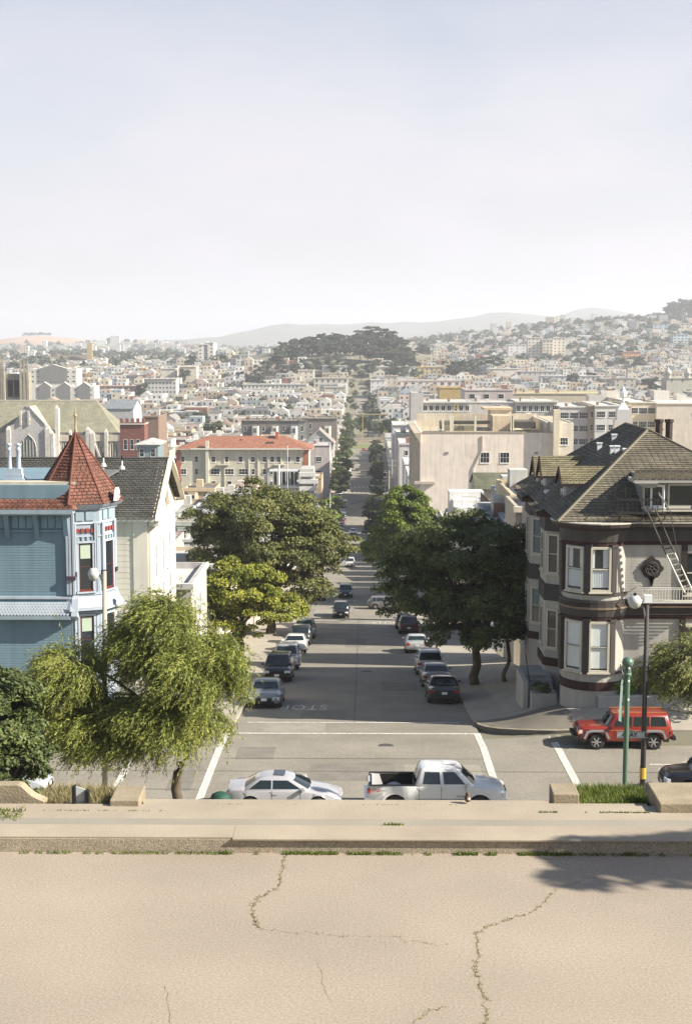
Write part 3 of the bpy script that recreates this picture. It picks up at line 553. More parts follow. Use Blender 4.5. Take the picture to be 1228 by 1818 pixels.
# ---------------- vehicles ----------------
def lerp(pts, x): return float(np.interp(x, [p[0] for p in pts], [p[1] for p in pts]))
def vehicle(name, L_, W_, top, gh, wheels, rw, sill=.22, kind='car', bed=None, detail=1):
    """top: [(x,z)] profile of bonnet, belt line and boot; gh: (xfb, xft, xrt, xrb, roof z, belt z, roof half width)"""
    e = empty(name); hl = L_/2; hw = W_/2; Ra = rw*1.2
    def hwid(x): return hw*(1-.16*abs(x/hl)**7-.03*abs(x/hl)**2)
    st = set(np.round(np.linspace(-hl+.02, hl-.02, 30), 3)) | {-hl, hl, -hl+.06, hl-.06}
    for xw in wheels:
        for a in np.linspace(0, pi, 9): st.add(round(xw+Ra*cos(a), 3))
        st.add(round(xw+Ra+.005, 3)); st.add(round(xw-Ra-.005, 3))
    if bed: st |= {bed[0], bed[0]+.004, bed[1], bed[1]-.004}
    st = sorted(s for s in st if -hl <= s <= hl)
    b = MB(); rings = []
    for x in st:
        zt = lerp(top, x); w_ = hwid(x); zb = sill+.10*max(0, (abs(x)-hl*.82)/(hl*.18))**2
        for xw in wheels:
            if abs(x-xw) < Ra: zb = max(zb, rw+sqrt(max(0, Ra*Ra-(x-xw)**2))*.96)
        zb = min(zb, zt-.12); fl = .018 if any(abs(x-xw) < Ra*1.25 for xw in wheels) else 0
        if bed and bed[0]+.002 <= x <= bed[1]-.002:
            ring = [(x,0,bed[2]), (x,w_-.16,bed[2]), (x,w_-.14,zt-.01), (x,w_-.03,zt), (x,w_,zt-.06), (x,w_+fl,max(zb+.02,.62)), (x,w_*.985,zb)]
        else:
            cr = .05 if kind == 'car' else .035
            ring = [(x,0,zt+cr), (x,w_*.5,zt+cr*.75), (x,w_*.84,zt+cr*.1), (x,w_*.965,zt-.07), (x,w_,zt-.2 if zt-.2 > zb else (zt+zb)/2), (x,w_+fl,max(zb+.02, min(.5, zt-.3))), (x,w_*.975,zb)]
        full = ring+[(p[0],-p[1],p[2]) for p in ring[::-1][:-1]]; i = len(b.v); b.v += full; rings.append(i)
    m = 13
    for a, c in zip(rings, rings[1:]):
        for k in range(m): b.f.append((a+k, a+(k+1)%m, c+(k+1)%m, c+k)); b.m.append(0)
    for i, rv in ((rings[0], 1), (rings[-1], -1)): b.f.append(tuple(range(i, i+m))[::rv]); b.m.append(0)
    body = b.build('body', 'carpaint', e, smooth=True)
    es = body.modifiers.new('es', 'EDGE_SPLIT'); es.split_angle = R(38)
    u = MB(); xs_ = [-hl+.15]+[q for xw in sorted(wheels) for q in (xw-Ra*1.05, xw+Ra*1.05)]+[hl-.15]
    u.box(-hl+.2, hl-.2, -hw*.6, hw*.6, sill-.02, min(.52, bed[2]-.03 if bed else .52))
    for q in range(0, len(xs_), 2):
        if xs_[q+1]-xs_[q] > .1: u.box(xs_[q], xs_[q+1], -hw*.93, hw*.93, sill-.05, sill+.12)
    u.build('underbody', 'black', e)
    # glasshouse
    xfb, xft, xrt, xrb, zr, zb_, wr = gh; wb = hw*.94; zi = zr-.09
    def ringp(z, xf, xr, w_, bow): return [(xf+bow,0,z), (xf+bow*.75,w_*.55,z), (xf,w_*.93,z), (xf-.10,w_,z), (xr+.08,w_,z), (xr,w_*.92,z), (xr-bow*.6,w_*.5,z), (xr-bow*.8,0,z)]
    def lvl(t): return xfb+(xft-xfb)*t, xrb+(xrt-xrb)*t, wb+(wr-wb)*t
    c = MB(); rr = []
    t9 = (zi-zb_)/(zr-zb_)
    for z, t, inx in ((zb_-.12, 0, 0), (zb_, 0, 0), (zi, t9*.97, 0), (zr-.02, 1, .05), (zr, 1, .22)):
        xf, xr, w_ = lvl(t); ring = ringp(z, xf-inx*1.4, xr+inx*1.2, w_-inx*.7, .12*(1-t*.3)); full = ring+[(p[0],-p[1],p[2]) for p in ring[1:-1][::-1]]; rr.append(len(c.v)); c.v += full
    n = 14
    for a, d in zip(rr, rr[1:]):
        for k in range(n): c.f.append((a+k, a+(k+1)%n, d+(k+1)%n, d+k)[::-1]); c.m.append(0)
    i = len(c.v); c.v.append(((xft+xrt)/2, 0, zr+.02)); 
    for k in range(n): c.f.append((rr[-1]+k, i, rr[-1]+(k+1)%n)); c.m.append(0)
    cab = c.build('cabin', 'carpaint', e, smooth=True); es = cab.modifiers.new('es', 'EDGE_SPLIT'); es.split_angle = R(48)
    def sidept(x_frac, t, s):                     # a point on the side plane; x_frac 0 front edge .. 1 rear edge
        xf, xr, w_ = lvl(t); xf -= .10; xr += .08; z = zb_+(zi-zb_)*t/ (t9*.97); return ((xf+(xr-xf)*x_frac), s*(w_+.008), z)
    def pane(name, q, mt='carglass', th=.006, nrm=None):
        p = MB(); p.face(q); p.build(name, mt, e)
    tl, th_ = .08, t9*.97*.93
    divs = {'car': [(.07,.49),(.53,.93)], 'coupe': [(.05,.54),(.57,.95)], 'suv': [(.05,.36),(.39,.66),(.69,.955)], 'truck': [(.08,.50),(.57,.92)], 'wagon': [(.06,.40),(.43,.72),(.75,.94)]}[kind if not bed else 'truck']
    for a, d in divs:
        for s in (-1, 1):
            q = [sidept(a, tl, s), sidept(d, tl, s), sidept(d, th_, s), sidept(a, th_, s)]
            # keep the upper corners vertical-ish: interpolate in absolute x
            xb0, xb1 = q[0][0], q[1][0]
            if a > .1: q[3] = (xb0+(q[3][0]-xb0)*.25, q[3][1], q[3][2])
            if d < .9: q[2] = (xb1+(q[2][0]-xb1)*.25, q[2][1], q[2][2])
            if s > 0: q = q[::-1]
            pane('side_window', q)
    def endpane(name, xb, xt, sgn, bow):
        p = MB(); cols = [(-.86), -.5, 0, .5, .86]; tt = [.06, th_*.5, th_*.97]
        P = []
        for t in tt:
            xf, xr, w_ = lvl(t); x0 = xf if sgn > 0 else xr; bw = (.12 if sgn > 0 else .09)*(1-t*.3)
            P.append([(x0+sgn*(bw*(1-abs(q)**2*.95)+.012), q*w_*1.0, zb_+(zi-zb_)*t/(t9*.97)+.004) for q in cols])
        for a in range(2):
            for k in range(4): p.face([P[a][k], P[a][k+1], P[a+1][k+1], P[a+1][k]][::sgn])
        p.build(name, 'carglass', e, smooth=True)
    endpane('windshield', xfb, xft, 1, .12); endpane('rear_window', xrb, xrt, -1, .1)
    # wheels
    tw = .21
    prof = [(rw*.62,-tw/2),(rw*.93,-tw/2),(rw,-tw/2+.03),(rw,tw/2-.03),(rw*.93,tw/2),(rw*.62,tw/2)]
    if ('tyre', rw) not in WINC:
        t = MB(); t.lathe(prof, 24, axis='y'); me = bpy.data.meshes.new('tyre'); me.from_pydata(t.v, [], t.f); me.materials.append(MATS['rubber']); me.polygons.foreach_set('use_smooth', [True]*len(t.f))
        r = MB()
        r.lathe([(rw*.66,-.085),(rw*.60,-.10),(rw*.56,-.06)], 20, axis='y')
        for k in range(6):
            a = 2*pi*k/6; ca, sa = cos(a), sin(a); w0, w1 = .035, .028
            def pt(rad, off, y): return (rad*ca-off*sa, y, rad*sa+off*ca)
            r.hexa([pt(0,-w0,-.07), pt(0,w0,-.07), pt(rw*.6,w1,-.08), pt(rw*.6,-w1,-.08)], [pt(0,-w0,-.1), pt(0,w0,-.1), pt(rw*.6,w1,-.1), pt(rw*.6,-w1,-.1)])
        r.lathe([(rw*.16,-.07),(rw*.16,-.108),(.001,-.112)], 10, axis='y')
        k0 = len(r.f); r.lathe([(rw*.64,-.03),(.001,-.03)], 16, axis='y', m=1)
        mr = bpy.data.meshes.new('rim'); mr.from_pydata(r.v, [], r.f); mr.materials.append(MATS['alloy']); mr.materials.append(MATS['black']); mr.polygons.foreach_set('material_index', r.m)
        WINC[('tyre', rw)] = (me, mr)
    mt_, mr = WINC[('tyre', rw)]
    for xw in wheels:
        for s in (-1, 1):
            wh = bpy.data.objects.new('wheel', None); C.objects.link(wh); wh.parent = e; wh.location = (xw, s*(hw-.115), rw); wh.empty_display_size = .1
            if s > 0: wh.rotation_euler = (0,0,pi)
            obj('tyre', mt_, wh); obj('rim', mr, wh)
    # lamps, bumpers, mirrors, plates, handles
    zf = lerp(top, hl-.25); zrr = lerp(top, -hl+.1)
    def shell(name, x, y0, y1, z0, z1, d, mt):
        for s in (-1, 1): MB().hexa([(x-d,s*y0,z0),(x+.02,s*y0,z0),(x-.05,s*y1,z0),(x-d-.1,s*y1,z0)][::s], [(x-d,s*y0,z1),(x+.005,s*y0,z1),(x-.07,s*y1,z1),(x-d-.1,s*y1,z1)][::s]).build(name, mt, e)
    shell('headlight', hl, hw*.52, hw*.90, zf-.27, zf-.12, .1, 'clear_lens')
    for s in (-1, 1):
        MB().box(-hl-.012, -hl+.1, s*hw*.62, s*hw*.90, zrr-.30, zrr-.14).build('tail_light', 'red_lens', e)
        MB().hexa([(xfb-.28,s*hw*.96,zb_-.02),(xfb-.16,s*hw*.96,zb_-.02),(xfb-.12,s*(hw+.17),zb_),(xfb-.24,s*(hw+.17),zb_)], [(xfb-.28,s*hw*.96,zb_+.08),(xfb-.2,s*hw*.96,zb_+.1),(xfb-.16,s*(hw+.16),zb_+.13),(xfb-.25,s*(hw+.16),zb_+.13)]).build('wing_mirror', 'carpaint', e)
        if detail:
            for xd in ((xfb+xrb)/2-.02, )+(() if kind == 'coupe' else (xrb+.28,)):
                MB().box(xd-.09, xd+.09, s*(hw+.0), s*(hw+.022), zb_-.17, zb_-.135).build('door_handle', 'carpaint', e)
    g_ = MB(); g_.box(hl-.05, hl+.015, -hw*.45, hw*.45, zf-.34, zf-.16)
    g_.build('grille', 'black', e)
    MB().box(hl-.04, hl+.018, -hw*.6, hw*.6, sill+.06, sill+.2).build('air_intake', 'black', e)
    MB().box(hl, hl+.026, -.155, .155, .42, .56).build('number_plate', 'white', e); MB().box(-hl-.02, -hl, -.155, .155, .55, .69).build('number_plate', 'white', e)
    if detail:
        sm = MB()
        for s in (-1, 1):
            for xd in ((xfb-.3), (xfb+xrb)/2-.14, xrb+.12):
                sm.box(xd-.006, xd+.006, s*(hw*.99), s*(hw+.003), sill+.15, zb_-.02)
            sm.box(xrb, xfb-.3, s*(hw*.99), s*(hw+.006), sill+.24, sill+.26)
        sm.build('door_seam', 'black', e)['kind'] = 'stuff'
    return e
def vcopy(p, loc, rz, label, col, name=None, group=None, tilt=0):
    e = copy_tree(p, (0,0,0), 0, label, group=group)
    e['category'] = p['category'] if 'category' in p.keys() else 'car'
    if name: e.name = name
    def paint(o):
        for ch in o.children:
            if ch.type == 'MESH' and ch.name.split('.')[0] in ('body','cabin','wing_mirror','door_handle'): ch.color = (*col, 1)
    paint(e)
    # sit on the slope: pitch with the ground under both axles
    c, s_ = cos(rz), sin(rz); zf, zb2 = g1(loc[0]+c*1.3, loc[1]+s_*1.3), g1(loc[0]-c*1.3, loc[1]-s_*1.3)
    zl, zr_ = g1(loc[0]-s_*.7, loc[1]+c*.7), g1(loc[0]+s_*.7, loc[1]-c*.7)
    M = Matrix.Rotation(rz, 3, 'Z') @ Matrix.Rotation(-math.atan2(zf-zb2, 2.6), 3, 'Y') @ Matrix.Rotation(math.atan2(zl-zr_, 1.4), 3, 'X')
    e.rotation_euler = M.to_euler(); e.location = (loc[0], loc[1], (zf+zb2)/2+.012)
    return e
sedan = vehicle('parked_car', 4.6, 1.84, [(-2.3,.74),(-2.24,.93),(-1.5,.97),(-1.1,.95),(.9,.93),(1.1,.90),(1.9,.78),(2.18,.69),(2.3,.55)], (1.05,.35,-.85,-1.55,1.42,.93,.62), (-1.38,1.40), .33)
suv = vehicle('parked_car', 4.6, 1.86, [(-2.3,.9),(-2.26,1.02),(1.0,1.02),(1.25,1.0),(2.0,.92),(2.22,.80),(2.3,.62)], (1.1,.55,-1.95,-2.22,1.70,1.02,.68), (-1.35,1.38), .36, kind='suv', sill=.28)
hatch = vehicle('parked_car', 4.2, 1.76, [(-2.1,.8),(-2.05,.98),(-1.2,.96),(.95,.92),(1.2,.88),(1.8,.74),(2.02,.64),(2.1,.5)], (1.15,.3,-1.5,-1.95,1.50,.93,.62), (-1.22,1.35), .32, kind='wagon')
coupe = vehicle('coupe', 4.45, 1.72, [(-2.22,.74),(-2.16,.91),(-1.6,.95),(-1.2,.93),(.8,.88),(1.0,.86),(1.7,.75),(2.08,.64),(2.22,.5)], (.95,.05,-.85,-1.58,1.34,.89,.55), (-1.28,1.33), .31, kind='coupe')
truck = vehicle('pickup_truck', 5.35, 1.9, [(-2.67,1.12),(-2.64,1.17),(-.75,1.17),(-.74,1.2),(1.3,1.18),(1.5,1.16),(2.2,1.08),(2.52,.97),(2.67,.78)], (1.38,.72,-.62,-.82,1.80,1.18,.68), (-1.62,1.62), .39, bed=(-2.58,-.86,.72), kind='truck', sill=.42)
jeep = vehicle('off_road_car', 4.25, 1.78, [(-2.12,1.0),(-2.1,1.04),(.65,1.03),(.85,1.06),(1.95,1.02),(2.06,.98),(2.12,.9)], (.80,.42,-1.92,-2.08,1.63,1.04,.72), (-1.27,1.30), .37, kind='suv', sill=.42)
for p, ct in ((sedan,'car'),(suv,'car'),(hatch,'car'),(coupe,'car'),(truck,'pickup truck'),(jeep,'car')): p['category'] = ct
bpy.context.view_layer.update()
PROTOS = (sedan, suv, hatch, coupe, truck, jeep)
for p in PROTOS: index_kids(p)
# white pickup and silver coupe along the near kerb, pointing right
tk = vcopy(truck, (ax(778,53.6), 53.7), 0, 'white double cab pickup truck with an open black bed, parked at the near kerb', (.62,.62,.61))
cp = vcopy(coupe, (ax(503,53.9), 53.9), 0, 'silver two door coupe with a sunroof, parked behind the white pickup', (.36,.36,.38))
jp = vcopy(jeep, (ax(1114,63.4), 63.6), pi, 'boxy red off-road car with grey wheel arches parked below the brown house', (.22,.024,.014))
def kid(e, n): return [c for c in e.children if c.name.split('.')[0] == n]
def extra(e, mb, name, mat, col=None, **k): return mb.build(name, mat, e, col=col, **k)
# pickup details
extra(tk, MB().box(-2.52,-.86,-.74,.74,.725,.74), 'bed_liner', 'black'); 
b = MB(); 
for s in (-1,1): b.box(-2.6,-.84,s*.80,s*.93,1.172,1.195)
b.box(-2.62,-2.56,-.8,.8,1.172,1.195); b.box(-.90,-.85,-.8,.8,.74,1.19); b.box(-2.55,-.86,-.785,-.75,.74,1.165); b.box(-2.55,-.86,.75,.785,.74,1.165); b.box(-2.55,-2.5,-.75,.75,.74,1.165)
extra(tk, b, 'bed_rail', 'black')
for xw in (-1.62, 1.62):
    for s in (-1, 1):
        b = MB()
        P = [(xw+.55*cos(a), s*(.955), .39+.55*sin(a)) for a in np.linspace(-.15, pi+.15, 16)]
        for p, q in zip(P, P[1:]):
            k = .84; pi_ = lambda p: (xw+(p[0]-xw)*k, p[1], .39+(p[2]-.39)*k)
            b.hexa([p, q, pi_(q), pi_(p)], [(p[0],s*.90,p[2]), (q[0],s*.90,q[2]), (pi_(q)[0],s*.90,pi_(q)[2]), (pi_(p)[0],s*.90,pi_(p)[2])])
        extra(tk, b, 'wheel_arch', 'carpaint', (.62,.62,.61))
extra(tk, MB().box(-2.80,-2.66,-.85,.85,.5,.68), 'rear_bumper', 'chrome')
extra(tk, MB().box(2.6,2.72,-.78,.78,.48,.62), 'front_bumper', 'carpaint', (.62,.62,.61))
extra(tk, MB().box(.25,.75,-.2,.2,1.825,1.828), 'roof_seam', 'plain', (.6,.6,.6))
def letters(txt, parent, loc, size, rot, mat, name='lettering', italic=0, col=None, bold=0):
    cu = bpy.data.curves.new('lettering', 'FONT'); cu.body = txt; cu.size = size; cu.extrude = .002; cu.shear = italic; cu.align_x = 'CENTER'; cu.align_y = 'CENTER'; cu.offset = bold
    t = bpy.data.objects.new('tmp', cu); C.objects.link(t); bpy.context.view_layer.update(); me = bpy.data.meshes.new_from_object(t); bpy.data.objects.remove(t); me.materials.clear(); me.materials.append(MATS[mat])
    o = obj(name, me, parent, col, loc); o.rotation_euler = rot; return o
letters('TRD', tk, (-2.37,-.968,1.0), .16, (pi/2,0,0), 'plain', italic=.4, col=(.25,.03,.02), bold=.006)
letters('SPORT', tk, (-2.08,-.968,.98), .09, (pi/2,0,0), 'plain', italic=.3, col=(.15,.15,.16))
letters('TACOMA', tk, (.93,-.958,.78), .10, (pi/2,0,0), 'plain', col=(.2,.26,.28), bold=.002)
# coupe sunroof, black window gasket
extra(cp, MB().box(-.42,.02,-.36,.36,1.362,1.368), 'sunroof', 'glass')
# red off-road car: grey arches, roof bars, stripes, bumpers
for xw in (-1.27, 1.30):
    for s in (-1, 1):
        b = MB()
        P = [(xw+.60, .55), (xw+.46, .86), (xw+.28, .93), (xw-.28, .93), (xw-.46, .86), (xw-.60, .55)]
        for p, q in zip(P, P[1:]):
            i1 = (xw+(p[0]-xw)*.84, .39+(p[1]-.39)*.84); i2 = (xw+(q[0]-xw)*.84, .39+(q[1]-.39)*.84)
            b.hexa([(p[0],s*.95,p[1]),(q[0],s*.95,q[1]),(i2[0],s*.95,i2[1]),(i1[0],s*.95,i1[1])], [(p[0],s*.87,p[1]),(q[0],s*.87,q[1]),(i2[0],s*.87,i2[1]),(i1[0],s*.87,i1[1])])
        extra(jp, b, 'wheel_arch', 'plain', (.24,.24,.24))
extra(jp, MB().box(2.1,2.28,-.86,.86,.46,.62), 'front_bumper', 'black'); extra(jp, MB().box(-2.28,-2.1,-.86,.86,.46,.62), 'rear_bumper', 'black')
b = MB()
for s in (-1, 1): b.box(-2.05,.7,s*.885,s*.897,.895,.91); b.box(-1.9,.5,s*.50,s*.515,1.655,1.68)
extra(jp, b, 'trim_stripe', 'plain', (.6,.22,.05))
for s in (-1, 1): extra(jp, MB().box(2.08,2.135,s*.86,s*.72,.72,.86), 'turn_signal', 'amber_lens')
SIL = (.48,.48,.47); BLK = (.012,.012,.014); DG = (.07,.075,.08); GR = (.18,.19,.20); WHT = (.62,.62,.61); NAVY = (.02,.03,.05)
pk = 'cars parked along the sloping street'
LX, RX2 = -5.3, 4.58
S_ = -pi/2      # nose towards the camera
UPn = pi/2      # nose away
vcopy(sedan, (LX,77.4), S_, 'grey sedan with bright headlights, nearest parked car on the left kerb', (.17,.18,.19), group=pk)
vcopy(suv, (LX-.1,90.5), S_, 'black pickup-like car parked behind the grey sedan on the left', (.012,.013,.014), group=pk)
vcopy(suv, (LX,98.5), S_, 'silver-grey high car parked behind the black one on the left', (.26,.27,.28), group=pk)
vcopy(sedan, (LX,111.5), S_, 'white sedan parked on the left kerb of the sloping street', WHT, group=pk)
vcopy(jeep, (LX+.1,119), S_, 'dark open-topped jeep-like car behind the white sedan on the left', (.03,.035,.035), group=pk)
vcopy(suv, (LX+.15,126.5), S_, 'dark grey car parked furthest up the left row before the crossing', (.08,.10,.10), group=pk)
vcopy(sedan, (RX2,79.5), UPn, 'black sedan with red tail lights, nearest parked car on the right kerb', BLK, group=pk)
vcopy(sedan, (RX2,87.5), UPn, 'dark silver car squeezed ahead of the black sedan on the right', GR, group=pk)
vcopy(suv, (RX2-.05,95), UPn, 'silver high-roofed car third in the right row', (.40,.43,.45), group=pk)
vcopy(sedan, (RX2-.25,112), UPn, 'pale silver sedan seen from behind on the right, red tail lights', (.40,.41,.41), group=pk)
vcopy(suv, (RX2-.2,133), UPn, 'dark red-black car in the tree shade on the right kerb', (.05,.02,.02), group=pk)
vcopy(hatch, (RX2-.4,140), UPn, 'dark hatchback at the far end of the shaded right row', (.03,.03,.035), group=pk)
vcopy(hatch, (ax(684,166), 166.5), 0.05, 'grey hatchback crossing the street at the sunny intersection', (.14,.135,.13), name='moving_car')
vcopy(suv, (ax(605,157.5), 158.5), S_, 'black car driving uphill just past the sunny intersection', BLK, name='moving_car')
vcopy(suv, (ax(613,181), 182), S_, 'dark green car driving uphill behind the black one', (.02,.05,.045), name='moving_car')
vcopy(suv, (ax(620.5,243), 248), S_, 'silver off-road car with black bumper driving uphill alone', (.5,.5,.49), name='moving_car')
vcopy(sedan, (ax(627,345), 345), S_, 'small white car driving in the shaded middle of the far street', WHT, name='moving_car')
vcopy(sedan, (LX-.2,178), S_, 'dark parked car under the huge olive tree, near the left kerb', DG, group=pk)
vcopy(sedan, (LX-.1,187), S_, 'white parked car beyond the huge olive tree', WHT, group=pk)
cc = [(.10,.12,.14),(.05,.06,.07),(.03,.03,.035),(.22,.05,.04),(.05,.05,.06),(.30,.31,.33),(.04,.05,.07),(.35,.36,.37)]
nm = ['steel grey car at the front of the far left row','dark grey car second in the far left row','black car third in the far left row','dull red car fourth in the far left row','charcoal car fifth in the far left row','silver car sixth in the far left row','navy car seventh in the far left row','pale silver car at the back of the far left row']
for k in range(8): vcopy(suv if k%3 == 1 else sedan, (LX-.1, 348+k*11.5), S_, nm[k], cc[k], group='cars in the far left row')
vcopy(hatch, (LX+.3,492), S_, 'white car parked by the far crossing on the left', WHT, group=pk)
vcopy(suv, (LX,552), S_, 'white van-like car far down the left kerb', WHT, group=pk)
vcopy(suv, (3.9,540), UPn, 'blue-grey car parked far down on the right kerb', (.12,.16,.2), group=pk)
vcopy(sedan, (ax(645,690), 684), S_, 'small red car at the far end of the street', (.35,.02,.03), name='moving_car')
# cars on the cross street at left and right
vcopy(sedan, (ax(77,55.4)-2.3, 55.4), 0, 'silver car nosing in at the left picture edge', (.32,.34,.37))
vcopy(suv, (ax(92,62.6), 63.0), pi, 'dark car with an orange light half hidden behind the dark left tree', (.02,.02,.02))
vcopy(suv, (ax(1186,56)+2.3, 56.0), pi, 'black car entering at the right picture edge', (.008,.008,.010), name='moving_car')
# green litter bin top by the coupe
e = empty('litter_bin', G0(ax(386,53.0), 53.0), 0, 'round dark green litter bin behind the silver coupe', 'bin')
e.location.z += .15
MB().lathe([(.02,0),(.36,0),(.40,.40),(.40,.43)], 18).build('body', 'plain', e, col=(.010,.05,.035), smooth=True)
MB().lathe([(.40,.43),(.40,.47),(.33,.62),(.16,.70),(.001,.72)], 18).build('lid', 'plain', e, col=(.012,.06,.042), smooth=True)
for p in PROTOS:
    def rm(o):
        for ch in list(o.children): rm(ch)
        bpy.data.objects.remove(o)
    rm(p)
# ---------------- near houses ----------------
def fan(b, cx, cy, r, z0, z1, a0, a1, n=8, r1=None, m=0):
    """curved wall or band between two angles, r at the bottom and r1 at the top"""
    r1 = r if r1 is None else r1
    for k in range(n):
        a, c = a0+(a1-a0)*k/n, a0+(a1-a0)*(k+1)/n
        b.face([(cx+r*cos(a),cy+r*sin(a),z0), (cx+r*cos(c),cy+r*sin(c),z0), (cx+r1*cos(c),cy+r1*sin(c),z1), (cx+r1*cos(a),cy+r1*sin(a),z1)], m)
def boards(parent, x0, x1, y, z0, z1, h, col, mat='paint', name='siding', stuff=True, face='n', each=False):
    """lapped boards: each leans out at its foot"""
    b = MB(); n = max(1, int(round((z1-z0)/h))); hh = (z1-z0)/n
    for k in range(n):
        za, zb = z0+k*hh, z0+(k+1)*hh
        bb = MB() if each else b; t = .016
        if face == 'n': bb.hexa([(x0,y-t,za),(x1,y-t,za),(x1,y,za),(x0,y,za)], [(x0,y-.008,zb),(x1,y-.006,zb),(x1,y,zb),(x0,y,zb)])
        elif face == 'w': bb.hexa([(y,x0,za),(y+t,x0,za),(y+t,x1,za),(y,x1,za)], [(y,x0,zb),(y+.008,x0,zb),(y+.008,x1,zb),(y,x1,zb)])
        else: bb.hexa([(y-t,x0,za),(y,x0,za),(y,x1,za),(y-t,x1,za)], [(y-.008,x0,zb),(y,x0,zb),(y,x1,zb),(y-.008,x1,zb)])
        if each: bb.build('board', mat, parent, col=col)
    if not each:
        o = b.build(name, mat, parent, col=col)
        if stuff: o['kind'] = 'stuff'
        return o
def courses(parent, quad, rows, col, mat='shingle', name='shingles', t=.03, per=0, seed=1, jag=0):
    """roof slope quad (eave-left, eave-right, ridge-right, ridge-left) laid in stepped courses of separate shingles"""
    A, B_, C_, D = [np.array(p, float) for p in quad]; nrm = np.cross(B_-A, D-A); nrm /= np.linalg.norm(nrm); b = MB(); g = random.Random(seed)
    for r in range(rows):
        t0, t1 = r/rows, (r+1)/rows
        l0, r0, l1, r1 = A+(D-A)*t0, B_+(C_-B_)*t0, A+(D-A)*t1, B_+(C_-B_)*t1
        if per:
            Lw = np.linalg.norm(r0-l0); n = max(1, int(Lw/per)); off = .5 if r%2 else 0; cuts = [0]+[min(1, max(0, (k+off)/n)) for k in range(1, n)]+[1]
        else: cuts = [0, 1]
        for a, c in zip(cuts, cuts[1:]):
            if c-a < 1e-4: continue
            up = nrm*(t+g.uniform(0, jag)); e = .0 if not per else .012/max(.1, np.linalg.norm(r0-l0))
            q = [l0+(r0-l0)*(a+e), l0+(r0-l0)*(c-e), l1+(r1-l1)*(c-e), l1+(r1-l1)*(a+e)]
            b.face([q[0]+up, q[1]+up, q[2]+nrm*.004, q[3]+nrm*.004]); b.face([q[0], q[1], q[1]+up, q[0]+up])
    o = b.build(name, mat, parent, col=col); o['kind'] = 'stuff'; return o
def gablewall(b, x0, x1, y, z0, z1, zr, d=.2): b.slab([(x0,y,z0),(x1,y,z0),(x1,y,z1),((x0+x1)/2,y,zr),(x0,y,z1)], (0,d,0))
# ===== blue shingled house with a pointed corner tower (left)
YB = 66.8; BL = (.16,.245,.295); BT = (.27,.34,.39); BTL = (.38,.43,.49); RT = (.215,.09,.062)
bh = empty('blue_house', (-18, YB, g1(-14, 67)), 0, 'blue clapboard Victorian house with red shingle roof and pointed corner tower', 'house')
bh.location = (0,0,0)
Zb = lambda py: az(py, YB); xe = ax(123, YB)
MB().box(-27, xe, YB, YB+9.5, -20, Zb(862)).build('wall', 'paint', bh, col=BL)
boards(bh, -27, xe-.0, YB, Zb(1060), Zb(903), .125, BL)
boards(bh, -27, xe-.0, YB, -19.2, Zb(1097), .125, BL)
# frieze: panels and long brackets under the eave
b = MB(); b.box(-27, xe, YB-.09, YB-.036, Zb(945), Zb(941)).box(-27, xe, YB-.09, YB-.036, Zb(914), Zb(910)); b.build('frieze_moulding', 'paint', bh, col=BL)
for px in (-40, 14, 66, 118):
    x = ax(px, YB); MB().hexa([(x-.11,YB-.12,Zb(957)),(x+.11,YB-.12,Zb(957)),(x+.11,YB-.02,Zb(957)),(x-.11,YB-.02,Zb(957))], [(x-.11,YB-.50,Zb(909)),(x+.11,YB-.50,Zb(909)),(x+.11,YB-.02,Zb(909)),(x-.11,YB-.02,Zb(909))]).build('bracket', 'paint', bh, col=BL)
for px0, px1 in ((-34,8),(20,60),(72,112)):
    for k in range(3):
        xa = ax(px0+(px1-px0)*(k+.08)/3, YB); xb = ax(px0+(px1-px0)*(k+.92)/3, YB)
        MB().box(xa, xb, YB-.06, YB-.037, Zb(938), Zb(917)).build('frieze_panel', 'paint', bh, col=(.20,.30,.36))
# eave, red mansard strip, top rail
b = MB(); b.box(-27, ax(134,YB), YB-.62, YB+.1, Zb(911), Zb(903)); b.box(-27, ax(131,YB), YB-.5, YB+.1, Zb(914), Zb(911.5)); b.build('cornice', 'paint', bh, col=BT)
ez, tz = Zb(903), az(872, YB+.5)
courses(bh, [(-27,YB-.60,ez),(ax(135,YB),YB-.60,ez),(ax(122,YB+.5),YB+.5,tz),(-27,YB+.5,tz)], 9, RT, 'tile', 'shingles', .025, .24, 3, .01)
MB().hexa([(ax(135,YB)-.04,YB-.60,ez),(ax(135,YB)+.12,YB-.55,ez),(ax(135,YB)+.12,YB+.6,ez),(ax(135,YB)-.04,YB+.5,ez)], [(ax(122,YB)-.02,YB+.45,tz),(ax(122,YB)+.16,YB+.45,tz),(ax(122,YB)+.16,YB+.7,tz),(ax(122,YB)-.02,YB+.6,tz)]).build('hip_cap', 'plain', bh, col=RT)
b = MB(); b.box(-27, ax(124,YB)+.05, YB+.42, YB+.8, tz-.05, Zb(863)); b.build('parapet', 'paint', bh, col=BT)
MB().box(-27, ax(133,YB), YB+.22, YB+.95, Zb(862.5), Zb(857)).build('parapet_cap', 'paint', bh, col=(.55,.50,.40))
MB().box(-27, -13, YB+.9, YB+9, Zb(868), Zb(864)).build('flat_roof', 'flatroof', bh, col=(.12,.12,.12))
